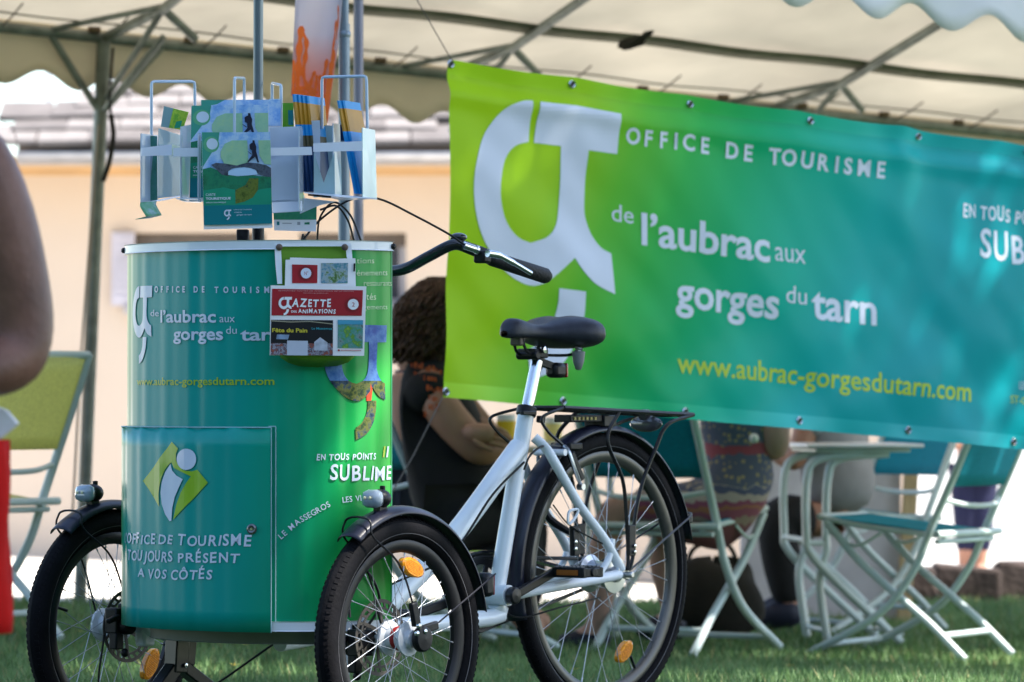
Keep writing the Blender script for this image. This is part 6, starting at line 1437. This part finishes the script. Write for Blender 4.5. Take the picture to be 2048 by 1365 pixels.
SKYP = photo_mat('print_sky', [(.10, .26, .62), (.22, .42, .75), (.45, .62, .80), (.20, .40, .72)], 22); LGP = photo_mat('print_light_green', [(.22, .46, .28), (.30, .52, .34), (.36, .56, .30)], 30)
ROCK = photo_mat('print_dark_rock', [(.03, .04, .07), (.09, .11, .15), (.02, .03, .04)], 60); HILL = photo_mat('print_green_hill', [(.015, .09, .045), (.02, .20, .10), (.01, .12, .08)], 35); GRN = mat('print_mid_green', (.01, .26, .15), .4, var=.15); TLB = mat('print_teal_band', (.0, .17, .20), .4, var=.08)
MOSS = photo_mat('print_moss_rock', [(.03, .06, .01), (.14, .18, .03), (.02, .05, .03)], 70); FIG = mat('print_dark_figure', (.01, .012, .03), .5)
def cover(parent, fm):
    P = []
    P.append(('print_sky', SKYP, [(0.004, 0), (.996, 0), (.996, .47), (.004, .47)]))
    P.append(('print_corner', mat('print_corner_green', (.05, .30, .22), .4), [(0.004, 0), (.26, 0), (.24, .10), (.15, .2), (.004, .36)]))
    P.append(('print_ring', mat('print_ring_green', (.10, .38, .20), .4), circ(.135, .125, .115, .082)))
    P.append(('print_badge', mat('print_badge_white', (.55, .66, .78), .4), circ(.15, .12, .082, .058)))
    P.append(('print_letter_form', LGP, [(.27, .20), (.33, .12), (.44, .085), (.66, .085), (.67, .30), (.60, .36), (.45, .37), (.32, .33), (.27, .26)]))
    P.append(('print_letter_form', LGP, [(.82, .085), (.996, .085), (.996, .34), (.90, .33), (.83, .24)]))
    P.append(('print_hill', HILL, [(.004, .38), (.12, .36), (.30, .42), (.996, .47), (.996, .66), (.004, .66)]))
    P.append(('print_rock_arch', ROCK, [(.13, .335), (.20, .315), (.34, .325), (.50, .345), (.66, .315), (.80, .325), (.93, .345), (.996, .375), (.996, .47), (.90, .46), (.80, .43), (.76, .385), (.68, .365), (.55, .362), (.43, .375), (.37, .41), (.38, .455), (.28, .44), (.20, .38)]))
    P.append(('print_arch_gap', mat('print_pale_blue', (.42, .60, .80), .4, var=.1), [(.37, .44), (.38, .40), (.47, .375), (.60, .365), (.70, .375), (.78, .40), (.80, .44), (.66, .45), (.50, .455)]))
    P.append(('print_green', GRN, [(.004, .60), (.30, .57), (.62, .62), (.996, .58), (.996, .77), (.004, .77)]))
    P.append(('print_moss', MOSS, [(.47, .60), (.62, .55), (.68, .48), (.81, .48), (.80, .60), (.72, .68), (.60, .72), (.47, .74)]))
    P.append(('print_band', TLB, [(.004, .755), (.996, .755), (.996, .955), (.004, .955)]))
    # hiker with rucksack and stick
    P.append(('print_hiker', FIG, [(.735, .085), (.765, .085), (.772, .115), (.79, .15), (.785, .20), (.80, .24), (.825, .315), (.80, .318), (.77, .255), (.735, .275), (.665, .315), (.655, .305), (.725, .24), (.725, .19), (.695, .175), (.69, .13), (.715, .115), (.735, .11)]))
    P.append(('print_stick', FIG, [(.66, .20), (.67, .20), (.72, .225), (.715, .235)]))
    printed(parent, fm, P)
    def txt(t, x0, y0, x1, h, bold, m=BXW):
        V, Fc, wd = glyphs(t, bold); V, Fc = slice_mesh(V, Fc, wd/6); mb = MB(); mb.add([fm(x0+(x1-x0)*x/wd, y0-h*y, .0062) for x, y in V], Fc); mb.build('lettering', m, parent, w=True, smooth=0)
    txt('CARTE', .04, .655, .18, .026, .0); txt('TOURISTIQUE', .04, .695, .40, .024, .03); txt('saison touristique', .04, .73, .33, .018, .0)
    txt('OFFICE DE TOURISME', .44, .808, .70, .010, .0); txt('de l’aubrac aux', .45, .835, .56, .013, .01); txt('gorges du tarn', .48, .862, .70, .013, .01)
    for Pq in (LG, LGT):
        V, Fc = tri(Pq); mb = MB(); mb.add([fm(.30+.105*x/.747, .80-.075*y-.075*0+.0, .0062) for x, y in V], Fc); mb.build('logo', BXW, parent, w=True, smooth=0)
def leaflet(name, label, q, Yf, Yb=None, th=.002, body=PAPERW, cat='brochure', group='brochures in the rack', art=None):
    fm = quadmap(q, Yf, Yb); c = fm(.5, .95); t_ = thing(name, label, cat, tuple(c), 0, group); mb = MB(); N = 8
    vs = [fm(i/N, j, 0) for j in (0, 1) for i in range(N+1)] + [fm(i/N, j, -th) for j in (0, 1) for i in range(N+1)]; k = N+1
    fs = [(i, k+i, k+i+1, i+1) for i in range(N)] + [(2*k+i, 2*k+i+1, 3*k+i+1, 3*k+i) for i in range(N)]
    fs += [(i, i+1, 2*k+i+1, 2*k+i) for i in range(N)] + [(k+i, 3*k+i, 3*k+i+1, k+i+1) for i in range(N)] + [(0, 2*k, 3*k, k), (N, k+N, 3*k+N, 2*k+N)]
    mb.add(vs, fs); b = mb.build('paper', body, t_, w=True, smooth=0)
    if art: art(t_, fm)
    return t_, fm
leaflet('brochure', 'foremost brochure hanging at the front of the rack, with hiker, rock arch and teal band', [(563, 497), (1072, 495), (1088, 1203), (580, 1215)], 8.53, th=.006, art=cover)
leaflet('brochure', 'second brochure just behind and above the foremost one, showing the hiker', [(487, 300), (1056, 292), (1064, 1010), (472, 1010)], 8.64, th=.006, art=cover)
def cover_back(p, fm): printed(p, fm, [('print_corner', mat('print_corner_green', (1, 1, 1)), [(.004, 0), (.30, 0), (.2, .05), (.004, .08)]), ('print_sky', SKYP, [(.30, 0), (.996, 0), (.996, .3), (.004, .3), (.004, .08), (.2, .05)])])
leaflet('brochure', 'rearmost blue and green brochure whose top edge shows above the second one', [(558, 258), (1150, 255), (1150, 900), (558, 900)], 8.70, th=.003, art=cover_back)
def small(p, fm): printed(p, fm, [('print_left', mat('print_grey_teal', (.16, .30, .32), .4), [(0, 0), (.38, 0), (.36, 1), (0, 1)]), ('print_lime', photo_mat('print_lime_field', [(.20, .42, .02), (.35, .52, .04), (.10, .36, .03), (.45, .50, .05)], 50), [(.38, 0), (1, 0), (1, 1), (.36, 1)]), ('print_teal_spot', mat('print_teal_spot', (.01, .30, .16), .4), [(.62, .62), (.85, .5), (.86, .9), (.6, .98)])])
leaflet('leaflet', 'small lime and grey folded leaflet tilted in the left pocket of the rack', [(285, 303), (468, 348), (425, 480), (262, 455)], 8.70, 8.74, th=.004, art=small, cat='leaflet', group='leaflets in the rack')
def bluep(p, fm): printed(p, fm, [('print_teal', photo_mat('print_blue_teal', [(.02, .20, .30), (.04, .30, .40), (.02, .22, .28)], 30), [(0, 0), (1, 0), (1, 1), (0, 1)])])
leaflet('leaflet', 'dark green leaflet leaning inside the leftmost pocket', [(150, 520), (235, 525), (238, 1000), (118, 1012)], 8.69, th=.004, art=lambda p, fm: printed(p, fm, [('print_dark', photo_mat('print_dark_green', [(.03, .12, .10), (.05, .20, .16), (.10, .22, .26)], 25), [(0, 0), (1, 0), (1, 1), (0, 1)]), ('print_stripe', mat('print_grey_stripe', (.25, .32, .40), .4), [(.45, .2), (.7, .15), (.5, .8), (.3, .85)])]), cat='leaflet', group='leaflets in the rack')
# curled leaflet hanging out under the left pocket
cl = thing('leaflet', 'curled leaflet drooping out below the leftmost pocket of the rack', 'leaflet', tuple(z5(180, 1100, 8.62)), 0, 'leaflets in the rack'); mb = MB()
prof_ = spline([z5(112, 1015, 8.60), z5(112, 1040, 8.585), z5(150, 1110, 8.57), z5(150, 1128, 8.58), z5(75, 1142, 8.56)], 6); wv = z5(232, 1005, 8.66)-z5(112, 1015, 8.60)
mb.grid(lambda u, v: prof_[int(round(v*(len(prof_)-1)))] + wv*u*(1-.1*v) + Vector((0, 0, -.002*math.sin(v*6))), 6, len(prof_)-1); mb.build('paper', photo_mat('curl_green', [(.05, .24, .10), (.10, .34, .16), (.35, .42, .5)], 24), cl, w=True, solid=.001, smooth=80)
# folded maps: gold and blue spines
GOLD = mat('gold_map_cover', (.46, .22, .015), .45, var=.12, scale=20); BLU = mat('bright_blue_map_cover', (.01, .26, .62), .4, var=.08); NAVY = mat('navy_map_cover', (.012, .045, .13), .45, var=.1)
def fmap(i, x0, y0, w_, dx, Y, bands, lab, L_=None):
    """a folded map seen on its spine; bands = list of (y, material); slanted by dx per unit"""
    t_ = thing('folded_map', lab, 'map', tuple(z5(x0+w_/2+dx*(bands[-1][0]-y0), bands[-1][0], Y)), 0, 'folded maps in the rack')
    for k in range(len(bands)-1):
        ya, m = bands[k]; yb = bands[k+1][0]; xa = x0+dx*(ya-y0); xb = x0+dx*(yb-y0); mb = MB()
        q = [z5(xb+1, yb, Y), z5(xb+w_-1, yb, Y), z5(xa+w_-1, ya, Y), z5(xa+1, ya, Y)]; mid = [z5(xb+w_/2, yb, Y-.003), z5(xa+w_/2, ya, Y-.003)]; bk = [p+Vector((.03, .07, 0)) for p in q]
        mb.add([q[0], mid[0], q[1], q[2], mid[1], q[3]] + [bk[0], bk[1], bk[2], bk[3]], [(0, 1, 4, 5), (1, 2, 3, 4), (2, 7, 8, 3), (7, 6, 9, 8), (6, 0, 5, 9), (0, 6, 7, 2, 1), (5, 4, 3, 8, 9)])
        mb.build('cover_band', m, t_, w=True, smooth=0)
for i in range(4):
    xo = 1232+i*31; b = [(215+i*4, BLU), (272+i*4, GOLD), (440, BLU), (520, mat('olive_map_print', (.09, .08, .04), .5)), (600, NAVY), (935, NAVY)]
    fmap(i, xo, 215, 30, .095, 8.69+.003*i, b, ['leftmost gold and blue folded map in the right middle pocket', 'second gold and blue folded map from the left', 'third gold and blue folded map from the left', 'rightmost and darkest folded map of the group of four'][i])
for i in range(2):
    fmap(i, 1562+i*30, 265, 29, .185, 8.655+.004*i, [(262, BLU), (320, GOLD), (490, BLU), (560, BLU), (950, BLU)], ['left gold and blue folded map slanting in the right pocket', 'right gold and blue folded map slanting in the right pocket'][i])
leaflet('leaflet', 'pale grey map sheet beside the slanting maps in the right pocket', [(1625, 265), (1660, 268), (1745, 560), (1668, 560)], 8.67, 8.72, th=.002, art=lambda p, fm: printed(p, fm, [('print_map', photo_mat('print_map_grey', [(.35, .38, .42), (.50, .50, .52), (.30, .38, .36), (.55, .50, .42)], 40), [(0, 0), (1, 0), (1, 1), (0, 1)])]), cat='leaflet', group='leaflets in the rack')
leaflet('leaflet', 'grey photo leaflet between the two groups of folded maps', [(1355, 245), (1440, 250), (1445, 420), (1375, 420)], 8.73, 8.76, th=.002, art=lambda p, fm: printed(p, fm, [('print_map', photo_mat('print_map_grey', [(1, 1, 1)]), [(0, 0), (1, 0), (1, 1), (0, 1)])]), cat='leaflet', group='leaflets in the rack')
leaflet('leaflet', 'dark sheet standing left of the slanting maps in the right pocket', [(1585, 440), (1612, 440), (1625, 560), (1590, 560)], 8.70, th=.002, body=NAVY, cat='leaflet', group='leaflets in the rack')
leaflet('leaflet', 'green leaflet with teal square at the back of the rack right of the white fan', [(1150, 280), (1240, 280), (1245, 460), (1155, 460)], 8.80, th=.002, body=mat('mid_green_leaflet', (.10, .32, .02), .45), art=lambda p, fm: printed(p, fm, [('print_square', mat('print_teal_sq', (.0, .16, .18), .4), [(.55, .3), (.95, .3), (.95, .9), (.55, .9)])]), cat='leaflet', group='leaflets in the rack')
for i in range(4):
    leaflet('leaflet', ['first', 'second', 'third', 'fourth'][i]+' pale blue leaflet from the left in the fan at the rack centre', [(1062+i*24, 250), (1088+i*24, 250), (1082+i*24, 440), (1056+i*24, 440)], 8.74+.004*i, 8.76+.004*i, th=.002, art=lambda p, fm: printed(p, fm, [('print_fade', ramp_mat('fan_leaflet', [(0, (.45, .62, .40)), (1, (.38, .58, .74))], coord='Generated', axis=(0, 0, 1)), [(.0, 0), (.85, 0), (.85, 1), (0, 1)])]), cat='leaflet', group='leaflets in the rack')
# lower brochure sticking out bottom right
leaflet('brochure', 'brochure end with a white footer showing below the empty white pocket', [(1090, 1000), (1415, 1000), (1410, 1230), (1100, 1222)], 8.70, th=.003, art=lambda p, fm: printed(p, fm, [('print_green', photo_mat('print_dusk_green', [(.02, .16, .10), (.04, .26, .14), (.01, .14, .12)], 25), [(0, 0), (1, 0), (1, .62), (0, .64)]), ('print_mark', TLB, [(.07, .70), (.13, .70), (.13, .82), (.07, .82)]), ('print_mark', mat('print_grey_mark', (.35, .37, .4), .5), [(.2, .74), (.42, .74), (.42, .77), (.2, .77)]), ('print_mark', mat('print_grey_mark', (1, 1, 1)), [(.55, .70), (.62, .70), (.62, .80), (.55, .80)]), ('print_mark', HILL, [(.72, .72), (.84, .70), (.84, .78), (.72, .78)])]))
# ------------------------------------------------------------------ gazette pocket on the rim
def z6(x, y): return 230+x/3.412, 470+y/3.412
ug, _ = Bi(640, 600); ag = float(np.interp(ug, UL, AS)); pg, ng = plan(ag, .012); Pg = MT @ pg; Ng = (MT.to_3x3() @ ng).normalized(); Tg = Vector((-Ng.y, Ng.x, 0)); 
if Tg.x < 0: Tg = -Tg
def GP(x, y, off=0.0):
    px, py = z6(x, y); k = (px-1024)/F; Q = Pg + Ng*off
    # ray (k*Y, Y): solve dot(P-Q, Ng)=0
    Y = Q.dot(Ng)/(k*Ng.x+Ng.y) if abs(k*Ng.x+Ng.y) > 1e-6 else Q.y
    Qd = Vector((Q.x, Q.y, 0)).dot(Ng); Y = Qd/(k*Ng.x+Ng.y)
    return Vector((k*Y, Y, EYE+(HZ-py)*Y/F))
LIMEP = mat('lime_green_pocket', (.12, .27, .02), .45, var=.06)
pk = thing('leaflet_pocket', 'lime green hanging pocket with white trim screwed to the rim of the green box', 'pocket', tuple(GP(1380, 900)))
def gslab(P, off, th, name, m, parent, sm=0): mb = MB(); mb.slab([GP(x, y, off) for x, y in P][::-1], th); return mb.build(name, m, parent, w=True, smooth=sm)
gslab([(1110, 60), (1600, 60), (1640, 830), (1125, 830)], .004, .004, 'back_sheet', LIMEP, pk)
mb = MB(); lowc = [(1130, 835), (1180, 870), (1250, 893), (1380, 902), (1520, 892), (1590, 868), (1632, 832)]
vs = [GP(x, y, .006) for x, y in lowc] + [GP(x, y-(y-835)*.8-30, .042) for x, y in lowc] + [GP(x, 760, .042) for x, y in lowc]; n = len(lowc)
mb.add(vs, [(i, i+1, n+i+1, n+i) for i in range(n-1)] + [(n+i, n+i+1, 2*n+i+1, 2*n+i) for i in range(n-1)]); mb.build('pocket_front', LIMEP, pk, w=True, solid=.002, smooth=80)
WT = mat('white_trim', (.72, .76, .82), .45)
gslab([(1088, 58), (1130, 58), (1138, 200), (1140, 335), (1108, 335), (1095, 200)], .014, .002, 'trim', WT, pk); gslab([(1575, 60), (1610, 60), (1622, 180), (1600, 182), (1580, 150)], .014, .002, 'trim', WT, pk); gslab([(1088, 58), (1610, 58), (1605, 78), (1095, 80)], .015, .002, 'trim', WT, pk)
for x in (1120, 1568): mb = MB(); c = GP(x, 85, .016); mb.lathe([(.0072, 0), (.0062, .003), (.003, .005), (0, .005)], c, Ng, 14); mb.build('screw', mat('brown_screw', (.10, .07, .05), .5), pk, w=True)
REDP = mat('gazette_red', (.32, .012, .02), .45, var=.06, scale=20)
def paper(P, off, th, lab):
    t_ = thing('newspaper', lab, 'newspaper', tuple(GP(sum(x for x, y in P)/4, P[2][1], off)), 0, 'gazettes in the hanging pocket'); gslab(P, off, th, 'paper', PAPERW, t_); return t_
n2 = paper([(1165, 170), (1640, 160), (1650, 820), (1150, 820)], .022, .006, 'gazette copy standing behind the front one with only its top showing')
gslab([(1195, 155), (1625, 168), (1630, 400), (1190, 400)], .012, .003, 'inner_sheet', PAPERW, n2)
gslab([(1208, 202), (1382, 206), (1380, 330), (1208, 330)], .0235, .0008, 'red_print', REDP, n2); gslab([(1408, 192), (1590, 192), (1588, 330), (1405, 330)], .0235, .0008, 'photo_print', photo_mat('photo_street', [(.02, .05, .03), (.10, .20, .05), (.30, .38, .42), (.04, .20, .28), (.18, .30, .06)], 60), n2)
def gcirc(cx, cy, r, off, m, parent, name='badge'): mb = MB(); mb.slab([GP(cx+r*math.cos(a*math.pi/12), cy+r*math.sin(a*math.pi/12), off) for a in range(24)], .0006); mb.build(name, m, parent, w=True, smooth=0)
gcirc(1303, 262, 52, .0242, mat('badge_dark_red', (.22, .01, .015), .5), n2); gcirc(1303, 262, 36, .025, BXW, n2)
n1 = paper([(1065, 345), (1715, 352), (1700, 826), (1060, 822)], .046, .008, 'front gazette with red masthead and a dark festival photo')
gslab([(1072, 368), (1692, 378), (1684, 553), (1068, 550)], .0472, .0006, 'masthead', REDP, n1)
gslab([(1066, 580), (1488, 583), (1486, 824), (1060, 820)], .0472, .0006, 'photo_print', mat('photo_night_black', (.008, .008, .012), .4), n1)
gslab([(1522, 580), (1693, 582), (1690, 776), (1520, 772)], .0472, .0006, 'photo_print', photo_mat('photo_valley', [(.02, .06, .04), (.20, .26, .26), (.06, .26, .24), (.10, .24, .03), (.22, .42, .08)], 60), n1)
gslab([(1520, 582), (1693, 583), (1692, 612), (1521, 612)], .0478, .0004, 'sky_print', mat('print_sky_teal', (.06, .30, .45), .4, var=.2), n1)
CROWD = photo_mat('photo_crowd', [(.01, .01, .02), (.10, .04, .05), (.30, .30, .36), (.02, .03, .06), (.35, .10, .06), (.02, .02, .03)], 130)
gslab([(1062, 740), (1486, 742), (1486, 823), (1060, 819)], .0478, .0004, 'crowd_print', CROWD, n1); gslab([(1175, 722), (1316, 724), (1314, 823), (1173, 822)], .0484, .0004, 'screen_print', mat('print_pale_screen', (.45, .50, .60), .5), n1)
gslab([(1360, 732), (1400, 700), (1450, 735), (1450, 790), (1360, 790)], .0484, .0004, 'tent_print', mat('print_pale_tent', (.40, .44, .52), .5, var=.3, scale=60), n1)
gslab([(1105, 680), (1190, 682), (1180, 715), (1100, 712)], .0484, .0004, 'glow_print', mat('print_blue_glow', (.16, .24, .36), .5, var=.4, scale=60), n1)
gslab([(1062, 583), (1200, 592), (1330, 588), (1486, 606), (1486, 612), (1330, 594), (1200, 598), (1062, 590)], .0484, .0004, 'garland_print', mat('garland_grey', (.3, .28, .2), .5), n1)
def gtext(t, x0, y0, x1, y1, h, m, bold=.01, hw=0, parent=None, off=.0486):
    V, Fc, wd = hand(t, hw, bold=.03) if hw else glyphs(t, bold); mb = MB(); mb.add([GP(x0+(x1-x0)*x/wd, y0+(y1-y0)*x/wd-h*y, off) for x, y in V], Fc); mb.build('lettering', m, parent or n1, w=True, smooth=0)
WPR = mat('white_print', (.75, .77, .8), .5, var=.02)
gtext('AZETTE', 1206, 488, 1476, 492, 54, WPR, hw=21); gtext('ANIMATIONS', 1250, 534, 1505, 537, 28, WPR, hw=22); gtext('DES', 1202, 530, 1240, 531, 14, WPR, .02)
for Pq in (LG, LGT): V, Fc = tri(Pq); mb = MB(); mb.add([GP(1116+92*x/.747, 424-88*y*1.0, .0486) for x, y in V], Fc); mb.build('logo', WPR, n1, w=True, smooth=0)
gcirc(1625, 475, 52, .0480, mat('badge_dark_red', (1, 1, 1)), n1); gcirc(1625, 475, 37, .0486, WPR, n1); gtext('2', 1616, 490, 1636, 490, 30, REDP, .0, off=.0494); gtext('N°', 1292, 275, 1318, 275, 26, REDP, .0, parent=n2, off=.0258)
gtext('RETROUVEZ TOUTES LES ANIMATIONS DE LA SAISON', 1115, 385, 1628, 389, 8, mat('pale_red_print', (.55, .30, .30), .5), 0); gtext('www.aubrac-gorgesdutarn.com', 1285, 400, 1455, 402, 8, mat('pale_red_print', (1, 1, 1)), 0)
gtext('Fête du Pain', 1072, 664, 1312, 666, 28, mat('yellow_print', (.50, .44, .04), .5), .03); gtext('Le Massegros', 1342, 646, 1480, 648, 16, mat('cyan_print', (.03, .28, .34), .5), .02)
gcirc(1527, 788, 7, .0484, REDP, n1); gslab([(1540, 784), (1680, 786), (1680, 793), (1540, 791)], .0478, .0003, 'caption', mat('pale_red_print', (1, 1, 1)), n1)
gslab([(1628, 195), (1640, 195), (1638, 250), (1626, 250)], .0250, .0006, 'clip', BLACKP, pk)
